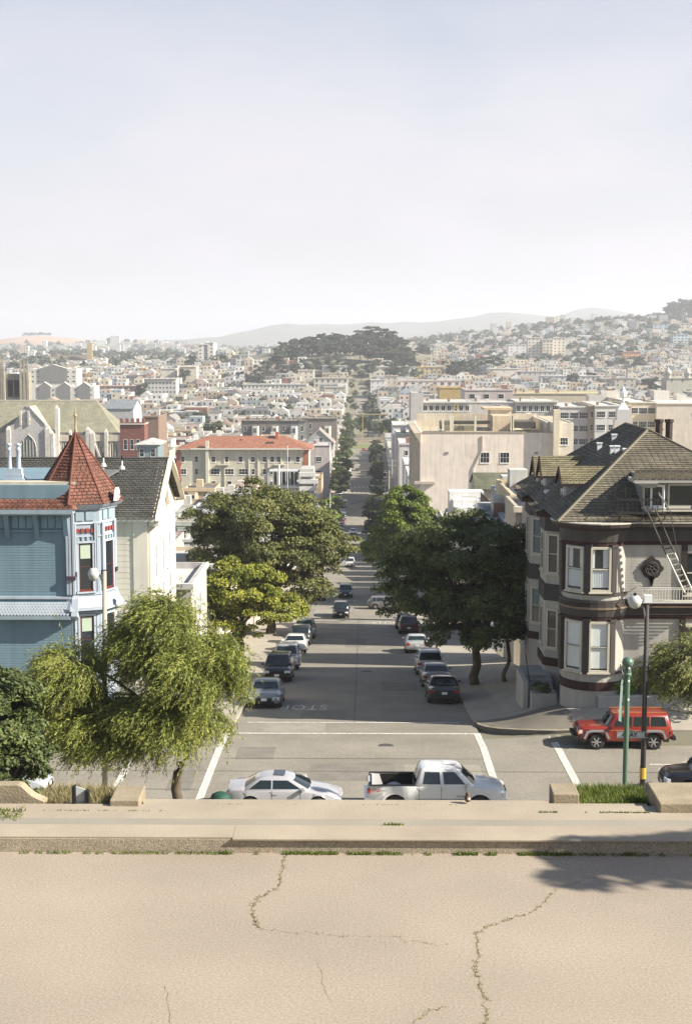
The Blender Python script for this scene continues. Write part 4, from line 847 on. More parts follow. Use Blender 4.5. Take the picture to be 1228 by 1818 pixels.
# belt course and flared fish-scale band
MB().box(-27, xe+.02, YB-.16, YB+.02, Zb(1064), Zb(1060)).build('belt_course', 'paint', bh, col=BTL)
b = MB(); b.hexa([(-27,YB-.42,Zb(1092)),(xe,YB-.42,Zb(1092)),(xe,YB,Zb(1092)),(-27,YB,Zb(1092))], [(-27,YB-.06,Zb(1065)),(xe,YB-.06,Zb(1065)),(xe,YB,Zb(1065)),(-27,YB,Zb(1065))]); b.build('flared_band', 'paint', bh, col=BL)
b = MB(); n = 0
for r in range(5):
    for k in range(86):
        x = -27+(k+(.5 if r%2 else 0))*.156; 
        if x > xe-.05: continue
        z = Zb(1091)+r*.115; y = YB-.425+r*.055
        b.hexa([(x+.035,y-.03,z),(x+.115,y-.03,z),(x+.15,y,z+.06),(x,y,z+.06)], [(x,y+.02,z+.13),(x+.15,y+.02,z+.13),(x+.15,y+.06,z+.13),(x,y+.06,z+.13)])
o = b.build('fish_scale_shingles', 'paint', bh, col=BTL); o['kind'] = 'stuff'
MB().box(-27, xe+.05, YB-.50, YB+.02, Zb(1098), Zb(1092.5)).build('belt_course', 'paint', bh, col=BT)
# chimney pots on the flat roof
for px in (20, 36):
    x = ax(px, YB+2); e_ = MB(); e_.lathe([(.13,0),(.11,.3),(.10,.85),(.13,.88),(.13,.93),(.09,.96),(.09,1.1),(.14,1.12),(.14,1.17),(.001,1.23)], 10, (x, YB+2, az(832,YB+2))); e_.build('chimney_pot', 'paint', bh, col=(.40,.46,.53), smooth=True)
MB().box(ax(9,YB+2), ax(47,YB+2), YB+1.7, YB+2.3, az(855,YB+2), az(850,YB+2)).box(ax(12,YB+2), ax(44,YB+2), YB+1.75, YB+2.25, az(850,YB+2), az(842,YB+2)).box(ax(14,YB+2), ax(42,YB+2), YB+1.8, YB+2.2, az(842,YB+2), az(832,YB+2)).build('chimney', 'paint', bh, col=(.38,.44,.51))
MB().box(ax(11,YB+2), ax(45,YB+2), YB+1.68, YB+2.32, az(866,YB+2), az(855.5,YB+2)).build('chimney_base', 'brickwall', bh, col=(.3,.1,.06))
# the tower: an octagon bay on the corner
TX, TY, TR = ax(138, YB+1.8), YB+1.8, 1.82
def octo(r, cx=TX, cy=TY): return [(cx+r*cos(k*pi/4), cy+r*sin(k*pi/4)) for k in range(8)]
def ring(name, r0, r1, z0, z1, col, mat='paint'):
    a, c = octo(r0), octo(r1); b = MB(); i = len(b.v); b.v += [(x,y,z0) for x,y in a]+[(x,y,z1) for x,y in c]
    for k in range(8): b.f.append((k,(k+1)%8,8+(k+1)%8,8+k)); b.m.append(0)
    b.f.append(tuple(range(8))[::-1]); b.m.append(0); b.f.append(tuple(range(8,16))); b.m.append(0); return b.build(name, mat, bh, col=col)
TW = (.30,.35,.41)
ring('tower_wall', TR, TR, -20, Zb(896), TW)
ring('tower_cornice', TR+.22, TR+.42, Zb(903), Zb(897), BTL); ring('tower_cornice', TR+.10, TR+.14, Zb(907), Zb(903.2), BTL)
ring('tower_band', TR+.07, TR+.05, Zb(932), Zb(929), BTL); ring('tower_band', TR+.06, TR+.06, Zb(955), Zb(953), BTL)
ring('tower_band', TR+.10, TR+.05, Zb(1059), Zb(1054), BT); ring('flared_skirt', TR+.38, TR+.06, Zb(1080), Zb(1060), BTL); ring('tower_band', TR+.46, TR+.46, Zb(1084), Zb(1080.5), BTL); ring('tower_band', TR+.1, TR+.1, Zb(1092), Zb(1088), BT)
# facets: 8 faces; the north one is index with mid angle -90deg
fw = 2*TR*sin(pi/8); fr = TR*cos(pi/8)
def facet(k): a = -pi/2+pi/8+k*pi/4; return a, (TX+fr*cos(a), TY+fr*sin(a))
for k in (0, 1):
    a, (fx_, fy_) = facet(k); rz = a+pi/2
    def fb(name, u0, u1, d0, d1, z0, z1, col, mat='paint', parent=bh):
        b = MB().box(u0, u1, -d1, -d0, z0, z1).build(name, mat, parent, col=col, loc=(fx_, fy_, 0)); b.rotation_euler = (0,0,rz); return b
    for lo, hi, hw_ in ((1050, 966, .31), (1180, 1096, .31)):
        wn = window(bh, (fx_-sin(rz)*-.0, fy_, Zb(lo)), .66, Zb(hi)-Zb(lo), face=rz, fr=.05, frame='redwood' if 'redwood' in MATS else 'white', depth=.04)
        for s in (-1, 1): fb('window_casing', s*.33, s*.43, .0, .10, Zb(lo)-.06, Zb(hi)+.08, BTL)
        fb('window_head', -.43, .43, 0, .13, Zb(hi)+.005, Zb(hi)+.1, BTL); fb('window_sill', -.46, .46, 0, .16, Zb(lo)-.14, Zb(lo)-.065, BTL)
        if k == 0: fb('curtain', -.24, .24, .02, .024, Zb(hi)-.75, Zb(hi)-.07, (.35,.42,.33), 'plain', bh)
    for s in (-1, 1):                                # paired colonnettes at the facet edges
        for q in (.47, .57):
            if abs(q) < fw/2+.02:
                fb('colonnette', s*(q-.035), s*(q+.035), 0, .13, Zb(1018), Zb(930), BTL); fb('colonnette', s*(q-.03), s*(q+.03), 0, .08, Zb(1052), Zb(1020), TW)
        fb('capital', s*.44, s*.62, .0, .17, Zb(1024), Zb(1016), (.05,.03,.05))
        fb('colonnette', s*.47, s*.58, .0, .08, Zb(1172), Zb(1096), BTL)
    for q in (-.36,-.12,.12,.36):
        fb('rosette', q-.075, q+.075, 0, .085, Zb(947), Zb(940), (.25,.05,.04)); fb('arch_panel', q-.05, q+.05, 0, .07, Zb(962), Zb(954)-.02, BT)
    for q in (-.24, .24): fb('upper_panel', q-.19, q+.19, 0, .06, Zb(926), Zb(909), (.24,.31,.36))
# corner boards between wall and tower
for px in (119, 124, 130): x = ax(px, YB); MB().box(x-.05, x+.05, YB-.16, YB, Zb(1056), Zb(915)).build('corner_board', 'paint', bh, col=BTL)
MB().box(ax(117,YB), ax(133,YB), YB-.24, YB, Zb(1030), Zb(1023)).build('capital', 'plain', bh, col=(.06,.04,.06))
b = MB(); x = ax(128, YB); b.slab([(x-.05,YB-.05,Zb(1100)),(x-.05,YB-.5,Zb(1092)),(x-.05,YB-.2,Zb(1064)),(x-.05,YB-.05,Zb(1058))], (.3,0,0)); b.build('scroll_bracket', 'paint', bh, col=BTL)
# spire
apz = az(768, TY); ebz = Zb(896); a8 = octo(TR+.40)
for k in range(8):
    p, q = a8[k], a8[(k+1)%8]; A = (q[0],q[1],ebz); B_ = (p[0],p[1],ebz)
    t = .97; C_ = (p[0]+(TX-p[0])*t, p[1]+(TY-p[1])*t, ebz+(apz-ebz)*t); D = (q[0]+(TX-q[0])*t, q[1]+(TY-q[1])*t, ebz+(apz-ebz)*t)
    courses(bh, [B_, A, D, C_], 22, RT, 'tile', 'spire_shingles', .028, .22, k, .01)
b = MB()
for k in range(8): p = a8[k]; b.tube([(p[0],p[1],ebz+.02), (TX+(p[0]-TX)*.02, TY+(p[1]-TY)*.02, apz)], [.06,.045], 5)
b.build('hip_ridge', 'plain', bh, col=(.13,.04,.025))['kind'] = 'stuff'
MB().lathe([(.10,0),(.07,.12),(.09,.16),(.05,.25),(.045,.8),(.09,.84),(.09,.9),(.04,.94),(.03,1.0),(.05,1.03),(.02,1.1),(.004,1.4)], 8, (TX, TY, apz-.06)).build('finial', 'plain', bh, col=(.36,.28,.17), smooth=True)
# scalloped sun-lit crest at the right of the tower eave, and its lower cousin
for zc, r_ in ((az(893,YB), .55), (az(1080,YB), .36)):
    b = MB(); cx, cy = TX+1.95, TY-.75; pts = [(cx, cy, zc)]
    for k in range(9): a = pi*k/8; pts.append((cx+.06*sin(a), cy-r_*.6*cos(a), zc+r_*1.15*sin(a)))
    b.slab(pts, (.14,.03,0)); b.build('scalloped_crest', 'paint', bh, col=(.62,.64,.66))
    if r_ > .5:
        for k in range(5): a = pi*(k+.5)/5; MB().tube([(cx+.16, cy-r_*.2*cos(a), zc+.1), (cx+.22, cy-r_*.5*cos(a), zc+r_*1.0*sin(a))], .03, 5).build('crest_rib', 'paint', bh, col=(.7,.7,.7))
# ===== cream house with the dark shingle gable roof, behind the tower
YC = 76.5; CR = (.60,.55,.46); CRL = (.66,.61,.52)
ch = empty('cream_house', (0,0,0), 0, 'cream board-clad house with dark grey shingle roof behind the blue tower', 'house')
Zc = lambda py: az(py, YC); cx1 = ax(266, YC); DK = (.085,.085,.075)
rz_, ry_ = az(815, YC+5.2), YC+5.2
b = MB(); b.box(-26, cx1, YC, YC+10.4, -22, Zc(922)); b.slab([(cx1-.2,YC,Zc(922)),(cx1-.2,YC+10.4,Zc(922)),(cx1-.2,ry_,rz_-.1)], (.19,0,0)); b.build('wall', 'paint', ch, col=CR)
boards(ch, ax(188,YC), ax(236,YC), YC, -20.5, Zc(927), .31, CR, each=True)
MB().box(ax(236,YC), ax(262,YC), YC-.07, YC, -20.5, Zc(924)).build('corner_panel', 'paint', ch, col=CRL)
MB().box(ax(190,YC), cx1+.3, YC-.34, YC+.05, Zc(926), Zc(920)).build('fascia', 'paint', ch, col=CRL)
xr_ = ax(283, YC+5)
courses(ch, [(-26,YC-.4,Zc(921)),(cx1+.35,YC-.4,Zc(921)),(cx1+.35,ry_,rz_),(-26,ry_,rz_)], 30, DK, 'shingle', 'shingles', .03, .3, 5, .014)
courses(ch, [(cx1+.35,YC+10.8,Zc(921)),(-26,YC+10.8,Zc(921)),(-26,ry_,rz_),(cx1+.35,ry_,rz_)], 8, DK, 'shingle', 'shingles', .03, 0, 6)
MB().tube([(-26,ry_,rz_+.03),(cx1+.4,ry_,rz_+.03)], .09, 6).build('ridge_cap', 'plain', ch, col=(.06,.06,.055))
b = MB()
for ya in (YC-.45, YC+10.85): b.hexa([(cx1+.35,ya,Zc(924)),(cx1+.62,ya,Zc(924)),(cx1+.62,ya+(.3 if ya<YC else -.3),Zc(924)),(cx1+.35,ya+(.3 if ya<YC else -.3),Zc(924))], [(cx1+.35,ry_-.1,rz_),(cx1+.62,ry_-.1,rz_),(cx1+.62,ry_+.1,rz_+.14),(cx1+.35,ry_+.1,rz_+.14)])
b.build('barge_board', 'paint', ch, col=(.72,.68,.56))
for q, t in ((.35, .5), (.65, .5)): MB().hexa([(cx1+.02,YC+10.4*q-.3,Zc(920)),(cx1+.22,YC+10.4*q-.3,Zc(920)),(cx1+.22,YC+10.4*q+.1,Zc(920)),(cx1+.02,YC+10.4*q+.1,Zc(920))], [(cx1+.02,ry_-.3,rz_-.7),(cx1+.22,ry_-.3,rz_-.7),(cx1+.22,ry_,rz_-.7),(cx1+.02,ry_,rz_-.7)]).build('gable_strut', 'paint', ch, col=CRL)
MB().box(cx1-.02, cx1+.5, YC-.2, YC+10.6, Zc(934), Zc(925)).build('eave_cornice', 'paint', ch, col=CRL)
boards(ch, YC+.3, YC+10.2, cx1, -21.5, Zc(935), .31, CR, each=True, face='w')
for yy_ in (YC+1.4, YC+4.2, YC+7.0):
    for zz_ in (Zc(1040), Zc(1120)):
        wn = window(ch, (cx1+.04, yy_, zz_), 1.0, 2.2, face='w', fr=.14, depth=.09)
for px, py in ((184, 820), (217, 825)):
    p = at(px, py+3, YC+3.6); MB().lathe([(.18,-.15),(.12,0),(.05,.04),(.045,.32),(.001,.32)], 8, p).build('roof_vent', 'plain', ch, col=(.7,.7,.66))
    MB().box(p[0]-.03, p[0]+.03, p[1]-.03, p[1]+.03, p[2]+.3, p[2]+.62).build('vent_pipe', 'black', ch)
MB().box(-14, -13.5, YC+3.8, YC+4.2, rz_-.9, rz_+.2)
# ===== grey-brown house with the round corner bay (right)
YR = 68.5; RW = (.40,.385,.345); RD = (.028,.017,.014); RG = (.055,.048,.045); RRD = (.035,.009,.008); RWL = (.55,.52,.45)
rh = empty('corner_house', (0,0,0), 0, 'grey stucco Victorian corner house with round bay, dark brown trim and dormers', 'house')
Zr = lambda py: az(py, YR); xw0 = ax(1091, YR); XE = 24.0
x0 = ax(1003, YR)+.1
MB().box(x0+1.0, XE, YR, YR+17, -20.5, Zr(924)).box(x0+.4, x0+1.0, YR+2.2, YR+17, -20.5, Zr(924)).build('wall', 'paint', rh, col=RW)
boards(rh, xw0, XE, YR, Zr(1064), Zr(965), .14, RW, 'paint', 'siding')
# round bay
cxb, cyb, rb = x0+1.55, YR+.95, 1.62
A0, A1 = pi*.93, pi*1.98-.28
def band(name, r, z0, z1, col, r1=None, flat=True, d=None, mat='paint'):
    b = MB(); fan(b, cxb, cyb, r, z0, z1, A0, A1, 14, r1)
    r1_ = r1 if r1 else r
    for zz, rr in ((z0, r), (z1, r1_)):
        for k in range(14):
            a, c = A0+(A1-A0)*k/14, A0+(A1-A0)*(k+1)/14; b.face([(cxb,cyb,zz), (cxb+rr*cos(a),cyb+rr*sin(a),zz), (cxb+rr*cos(c),cyb+rr*sin(c),zz)][::(1 if zz == z1 else -1)])
    o = b.build(name, mat, rh, col=col)
    if flat: MB().box(cxb+rb*.55, XE, YR-(d if d is not None else (r-rb)+.02), YR+.01, z0, z1).build(name, mat, rh, col=col)
    return o
band('bay_wall', rb, -20.5, Zr(935), RW, flat=False)
band('base_band', rb+.06, Zr(1220), Zr(1205), RRD); band('sill_moulding', rb+.12, Zr(1191), Zr(1188), RG, flat=False)
band('string_course', rb+.06, Zr(1097), Zr(1090), RRD); band('string_course', rb+.09, Zr(1090)+.003, Zr(1077), RG, rb+.14); band('string_course', rb+.18, Zr(1077)+.003, Zr(1073.5), (.20,.15,.10)); band('string_course', rb+.16, Zr(1073.5)+.003, Zr(1066), RD, rb+.10)
band('sill_moulding', rb+.12, Zr(1066)+.003, Zr(1061.5), RG, flat=False); band('sill_moulding', rb+.12, Zr(1052), Zr(1048.5), RG, flat=False)
band('frieze', rb+.06, Zr(966), Zr(959), RRD, d=.10); band('frieze', rb+.10, Zr(959)+.003, Zr(938), RG, rb+.2, d=.22); band('cornice', rb+.28, Zr(938)+.003, Zr(932), RD, rb+.5, d=.45); band('gutter', rb+.55, Zr(932)+.003, Zr(926), (.045,.035,.03), rb+.6, d=.62); band('gutter_edge', rb+.62, Zr(926)+.003, Zr(924), (.5,.47,.4), d=.64)
# bay windows with pilasters between
def baywin(pxc, lo, hi, op):
    X = ax(pxc, YR); a = -math.acos(max(-1, min(1, (X-cxb)/rb))); px_, py_ = cxb+rb*cos(a), cyb+rb*sin(a); rz = a+pi/2
    w_, z0, h_ = 1.02, Zr(lo), Zr(hi)-Zr(lo)
    wn = window(rh, (px_-.0*cos(a), py_+.0, z0), w_, h_, face=rz, fr=.11, depth=.12, frame='framecream')
    def part(name, u0, u1, d0, d1, za, zb, col, mat='plain'):
        o = MB().box(u0, u1, -d1, -d0, za, zb).build(name, mat, rh, col=col, loc=(px_,py_,0)); o.rotation_euler = (0,0,rz); return o
    dk = (.012,.012,.012)
    if op:   # upper storey: net curtains drawn to the sides and a pale lower half
        part('sash_bar', -.42, .42, .02, .10, z0+h_*.5-.03, z0+h_*.5+.03, (.5,.5,.46)); part('curtain', -.38, -.15 if pxc < 1050 else -.28, .02, .03, z0+h_*.53, z0+h_-.13, (.52,.56,.56)); part('curtain', .26 if pxc < 1050 else .12, .38, .02, .03, z0+h_*.53, z0+h_-.13, (.52,.56,.56)); part('curtain', -.39, .39, .02, .035, z0+.22, z0+h_*.47, (.48,.53,.55))
        g = MB()
        for k in range(9): g.box(-.36+k*.085, -.33+k*.085, -.045, -.034, z0+.22, z0+h_*.47)
        o = g.build('curtain_folds', 'plain', rh, col=(.58,.63,.65), loc=(px_,py_,0)); o.rotation_euler = (0,0,rz); o['kind'] = 'stuff'
    else:
        part('blind', -.39, .39, .02, .03, z0+.2, z0+h_-.13, (.60,.64,.62)); part('sash_bar', -.42, .42, .03, .10, z0+h_*.5-.03, z0+h_*.5+.03, dk)
for lo, hi, op in ((1046, 967, True), (1187, 1098, False)):
    baywin(1022, lo, hi, op); baywin(1063, lo, hi, op)
    for pxc in (1000.5, 1043, 1085):
        X = ax(pxc, YR); a = -math.acos(max(-.97, min(1, (X-cxb)/rb))); o = MB().box(-.13, .13, -.2, .02, Zr(lo)-.05, Zr(hi)+.12).box(-.17, .17, -.24, .02, Zr(hi)-.02, Zr(hi)+.12).build('pilaster', 'paint', rh, col=RG, loc=(cxb+rb*cos(a), cyb+rb*sin(a), 0)); o.rotation_euler = (0,0,a+pi/2)
for z0, z1 in ((1062, 966), (1203, 1097)):
    MB().box(ax(1211,YR), ax(1217,YR)+.1, YR-.14, YR, Zr(z0), Zr(z1)).build('pilaster', 'paint', rh, col=RD); window(rh, (ax(1236,YR), YR, Zr(z0)+.2), 1.1, Zr(z1)-Zr(z0)-.5, fr=.11, depth=.1, frame='framecream')
    window(rh, (ax(1280,YR), YR, Zr(z0)+.2), 1.1, Zr(z1)-Zr(z0)-.5, fr=.11, depth=.1, frame='framecream')
# quatrefoil ornament
ox, oz = ax(1158,YR), Zr(1008); OB = (.025,.02,.018)
out_ = []
for k in range(64):
    a = 2*pi*k/64; r = .44+.10*abs(cos(2*a))**.7+.045*cos(8*a)
    out_.append((ox+r*cos(a)*1.0, YR-.10, oz+r*sin(a)*1.05))
out_ = [p if not (p[2] < oz-.42 and abs(p[0]-ox) < .09) else (p[0], p[1], p[2]-.28) for p in out_]
b = MB(); b.slab(out_[::-1], (0,.06,0)); b.slab([(ox-.16,YR-.10,oz-.40),(ox,YR-.10,oz-.82),(ox+.16,YR-.10,oz-.40)][::-1], (0,.055,0)); b.build('ornament_plaque', 'plain', rh, col=OB)
def tring(cx, cz, r, t, nm='ornament_ring'):
    b = MB(); b.tube([(cx+r*cos(2*pi*k/16), YR-.13, cz+r*sin(2*pi*k/16)) for k in range(17)], t, 5, cap=False); b.build(nm, 'plain', rh, col=(.055,.048,.042), smooth=True)
for k in range(5): a = pi/2+2*pi*k/5; tring(ox+.17*cos(a), oz+.17*sin(a), .10, .028)
tring(ox, oz, .32, .03)
# main hip roof
SH = (.165,.145,.105); SH_SHADE = (.13,.115,.085)  # same shingle twice: the second has the east side's shade put into its colour
ap = at(1149, 763, YR+7.6); AP = (ap[0], YR+7.6, ap[2]); zl = at(1108, 757, YR+13)[2]; AP2 = (at(1108,757,YR+13)[0], YR+13, AP[2]+.25)
AP2 = (AP[0]-.1, YR+13.5, AP[2]); ezr = Zr(923); L0 = (x0-.55, YR-.6, ezr); R0 = (AP[0]+(AP[0]-L0[0])+1.4, YR-.6, ezr); L1 = (x0-.55, YR+17.6, ezr)
def lay(q, rows, col, seed, **k): return courses(rh, q, rows, col, 'shingle', 'shingles', .03, .32, seed, .012)
lay([L0, R0, (AP[0]+.05,AP[1],AP[2]), AP], 42, SH, 11); lay([L1, L0, AP, AP2], 40, SH_SHADE, 12)
R1 = (R0[0], YR+17.6, ezr); lay([R0, R1, AP2, AP], 20, SH, 13); lay([R1, L1, AP2, AP2], 14, SH, 14)
for p, q in ((L0, AP), (R0, AP), (AP, AP2), (L1, AP2)): MB().tube([p, q], .08, 6).build('ridge_cap', 'plain', rh, col=(.13,.115,.08))
MB().box(x0+.5, XE, YR+.5, YR+16.5, ezr-.3, ezr-.02).build('ceiling', 'plain', rh, col=RD)
# second ridge to the right beyond the hip
lay([(R0[0]-.5,YR+6.5,ezr+1.1),(30,YR+6.5,ezr+1.1),(30,YR+10,ezr+3.0),(R0[0]-2.6,YR+10,ezr+3.0)], 14, SH, 15)
# street (east) side: shaded wall with bays, belts and its own cornice
xs_e = x0+.4
for z0, z1, c, d in ((Zr(1220),Zr(1205),RRD,.05),(Zr(1097),Zr(1066),RG,.12),(Zr(966),Zr(938),RG,.14),(Zr(938)+.004,Zr(926),RD,.5)): MB().box(xs_e-d, xs_e, YR+2.2, YR+17, z0, z1).build('string_course', 'paint', rh, col=c)
for yb, dd in ((YR+6.2, 1.3), (YR+13.0, 1.3)):
    pl = [(xs_e,yb-1.7),(xs_e-.75,yb-1.1),(xs_e-.75,yb+1.1),(xs_e,yb+1.7)][::-1]
    MB().prism(pl, -21.5, Zr(935)).build('side_bay', 'paint', rh, col=RW)
    for z0, z1, c in ((Zr(1220),Zr(1205),RRD),(Zr(1097),Zr(1066),RG),(Zr(966),Zr(938),RG)):
        MB().prism([(xs_e+.02,yb-1.8),(xs_e-.83,yb-1.15),(xs_e-.83,yb+1.15),(xs_e+.02,yb+1.8)][::-1], z0, z1).build('side_bay_band', 'paint', rh, col=c)
    MB().prism([(xs_e+.02,yb-2.2),(xs_e-1.3,yb-1.4),(xs_e-1.3,yb+1.4),(xs_e+.02,yb+2.2)][::-1], Zr(938)+.01, Zr(927)).build('side_bay_cornice', 'paint', rh, col=RD)
    lay([(xs_e-1.4,yb+2.1,Zr(926)),(xs_e-1.4,yb-2.1,Zr(926)),(xs_e+1.2,yb-.6,Zr(905)),(xs_e+1.2,yb+.6,Zr(905))], 8, SH_SHADE, 21)
    for z in (Zr(1187), Zr(1046)):
        for s in (-1, 0):
            window(rh, (xs_e-.76 if s == 0 else xs_e-.39, yb+s*1.42, z), 1.1 if s == 0 else .7, 2.1, face={0:-pi/2,-1:-pi/4+.1,1:-3*pi/4-.1}[s]*1.0, fr=.1, frame='framecream')
# east dormers with north-lit gable roofs
def dormer(px0, px1, pyr, pye, Yd, dep=2.4):
    """ridge runs east-west; its gable looks at the street"""
    ridge = az(pyr, Yd); eave = az(pye, Yd); xa, xb = ax(px0, Yd), ax(px1, Yd)
    c = MB(); c.slab([(xa+.12,Yd-.9,eave-1.25),(xa+.12,Yd+.9,eave-1.25),(xa+.12,Yd+.9,eave),(xa+.12,Yd,ridge-.08),(xa+.12,Yd-.9,eave)], (xb-xa+2.4,0,0)); c.build('dormer_wall', 'paint', rh, col=(.33,.34,.33))
    for s in (-1, 1):
        q = [(xa-.15,Yd-1.15,eave-.12),(xb+2.2,Yd-1.15,eave-.12),(xb+2.2,Yd,ridge),(xa-.15,Yd,ridge)] if s < 0 else [(xb+2.2,Yd+1.15,eave-.12),(xa-.15,Yd+1.15,eave-.12),(xa-.15,Yd,ridge),(xb+2.2,Yd,ridge)]
        courses(rh, q, 10, (.21,.185,.11), 'shingle', 'dormer_shingles', .03, .3, 31, .01)
        bs = MB(); y1 = Yd+s*1.2; bs.hexa([(xa-.2,y1,eave-.32),(xa-.08,y1,eave-.32),(xa-.08,y1,eave-.14),(xa-.2,y1,eave-.14)], [(xa-.2,Yd,ridge-.2),(xa-.08,Yd,ridge-.2),(xa-.08,Yd,ridge-.02),(xa-.2,Yd,ridge-.02)]); bs.build('dormer_bargeboard', 'paint', rh, col=RD)
    window(rh, (xa+.1, Yd, eave-1.1), .9, 1.1, face='e', fr=.1)
    MB().box(xa-.1, xb+1.5, Yd-1.17, Yd-1.1, eave-.24, eave-.10).build('dormer_gutter', 'plain', rh, col=RD)
    for k in range(6): MB().box(xa+.15, xb+1.8, Yd-.925, Yd-.9, eave-1.2+k*.17, eave-1.06+k*.17).build('board', 'paint', rh, col=(.36,.38,.38))
dormer(995, 1050, 827, 851, YR+5.0); dormer(960, 1020, 809, 838, YR+11.5)
dormer(948, 1000, 809, 838, YR+14.2)
# roof vents in white metal
for px, py, Yv in ((1106,808,74.5),(1091,803,75.3),(1083,803,76.0),(1060,797,79.5),(1086,782,79.5)):
    p = at(px, py, Yv); MB().box(p[0]-.02,p[0]+.22,p[1]-.12,p[1]+.12,p[2]-.9,p[2]+.3).box(p[0]-.06,p[0]+.26,p[1]-.16,p[1]+.16,p[2]+.3,p[2]+.36).build('roof_vent', 'plain', rh, col=(.74,.75,.76))
p = at(970, 880, 77); MB().lathe([(.12,-.5),(.10,.15),(.16,.17),(.16,.3),(.001,.34)], 8, p).build('roof_vent', 'plain', rh, col=(.7,.7,.7))
for px in (1168, 1186): 
    p = at(px, 790, 79); MB().lathe([(.20,-1.0),(.20,1.25),(.26,1.27),(.26,1.42),(.001,1.45)], 8, p).build('chimney_pipe', 'plain', rh, col=(.05,.034,.03))
p = at(1176, 765, 79.2); MB().tube([(p[0]-1.6,p[1]-.5,p[2]-1.2), (p[0],p[1],p[2]+.1)], .05, 5).build('pipe_stay', 'plain', rh, col=(.6,.6,.6))
p = at(1200, 800, 77); MB().lathe([(.14,-.8),(.13,.1),(.2,.12),(.2,.26),(.001,.3)], 8, p).build('roof_vent', 'plain', rh, col=(.7,.7,.7))
# front dormer with an open casement
YD = YR-.12; dz0, dz1 = az(905, YD), az(858, YD); dx0 = ax(1143, YD)
MB().box(dx0, XE, YD, YD+5, dz0-.1, dz1+.25).build('dormer_wall', 'paint', rh, col=(.27,.27,.25))
courses(rh, [(ax(1121,YD)-.1,YD-.55,az(848,YD)),(XE,YD-.55,az(848,YD)),(XE,YD+3.2,az(833,YD+3.2)),(ax(1140,YD)+.2,YD+3.2,az(833,YD+3.2))], 14, SH, 'shingle', 'dormer_shingles', .03, .3, 41, .01)
MB().box(ax(1121,YD)-.05, XE, YD-.52, YD+1, az(855,YD), az(849,YD)).build('dormer_eave', 'plain', rh, col=(.34,.33,.30))
b = MB(); b.hexa([(dx0-.05,YD-.6,dz1-.15),(dx0+.4,YD-.6,dz1-.15),(dx0+.4,YD,dz1-.15),(dx0-.05,YD,dz1-.15)], [(ax(1121,YD),YD-.7,az(855,YD)),(dx0+.5,YD-.7,az(855,YD)),(dx0+.5,YD,az(855,YD)),(ax(1121,YD),YD,az(855,YD))]); b.build('eave_bracket', 'plain', rh, col=(.30,.29,.26))
window(rh, (ax(1206,YD), YD, az(899,YD)), 1.25, az(858,YD)-az(899,YD), rows=1, fr=.09, frame='framecream'); window(rh, (ax(1246,YD), YD, az(899,YD)), 1.1, az(858,YD)-az(899,YD), rows=1, fr=.09, frame='framecream')
window(rh, (ax(1157,YD), YD, az(900,YD)), .95, az(858,YD)-az(900,YD), rows=1, fr=.07, frame='framecream')
cs = window(rh, (ax(1164,YD), YD-.2, az(899,YD)), .68, az(859,YD)-az(899,YD), rows=1, fr=.10, frame='white'); cs.name = 'open_casement'; cs.rotation_euler = (0,0,-.45)
MB().box(dx0, XE, YD-.1, YD, az(907,YD), az(901,YD)).build('dormer_sill', 'plain', rh, col=RWL)
# fire escape: its own thing, hung on the wall
fe = empty('fire_escape', (0,0,0), 0, 'black and white iron fire escape with ladders on the grey stucco corner house', 'fire escape')
def rail(name, px0, px1, Yf, zt, zbm, n, col, tt=.02, dep=.9):
    xa, xb = ax(px0, Yf), ax(px1, Yf)
    MB().tube([(xa,Yf,zt),(xb,Yf,zt)], tt, 5).build('top_rail', 'gloss', fe, col=col); MB().tube([(xa,Yf,zbm),(xb,Yf,zbm)], tt, 5).build('bottom_rail', 'gloss', fe, col=col)
    MB().tube([(xa,Yf,(zt+zbm)/2+.28),(xb,Yf,(zt+zbm)/2+.28)], tt*.7, 5).build('middle_rail', 'gloss', fe, col=col)
    for yy in ((Yf+dep),): MB().tube([(xa,Yf,zt),(xa,yy,zt)], tt, 5).build('side_rail', 'gloss', fe, col=col)
    for k in range(n+1):
        x = xa+(xb-xa)*k/n; MB().box(x-tt*.6, x+tt*.6, Yf-tt*.6, Yf+tt*.6, zbm, zt).build('baluster', 'gloss', fe, col=col)
    pl = MB()
    for k in range(14): y = Yf+dep*k/14; pl.box(xa, xb, y, y+dep/28, zbm-.04, zbm-.01)
    pl.build('platform_grating', 'gloss', fe, col=col)['kind'] = 'stuff'
IB = (.03,.026,.024); IW = (.62,.60,.54)
Yf1 = YR-.95; rail('upper', 1096, 1184, Yf1, az(886,Yf1), az(911,Yf1), 10, IB)
Yf2 = YR-.95; rail('lower', 1144, 1275, Yf2, az(1043,Yf2), az(1069,Yf2), 26, IW)
for s in (0, .38):
    pts = [at(1148, 908, Yf1), at(1182, 985, YR-.9), ]; q2 = [at(1182, 985, YR-.9), at(1214, 1052, YR-.7)]
    MB().tube([(p[0]+s,p[1],p[2]+s*.25) for p in pts], .045, 5).build('ladder_rail', 'gloss', fe, col=IB); MB().tube([(p[0]+s,p[1],p[2]+s*.25) for p in q2], .045, 5).build('ladder_rail', 'gloss', fe, col=IW)
pa, pb = at(1148, 908, Yf1), at(1214, 1052, YR-.7)
for k in range(1, 15): t = k/15; p = [pa[i]+(pb[i]-pa[i])*t for i in range(3)]; MB().hexa([(p[0],p[1]-.02,p[2]-.015),(p[0]+.38,p[1]-.02,p[2]+.08),(p[0]+.38,p[1]+.14,p[2]+.08),(p[0],p[1]+.14,p[2]-.015)], [(p[0],p[1]-.02,p[2]+.015),(p[0]+.38,p[1]-.02,p[2]+.11),(p[0]+.38,p[1]+.14,p[2]+.11),(p[0],p[1]+.14,p[2]+.015)]).build('tread', 'gloss', fe, col=IB if t < .53 else IW)
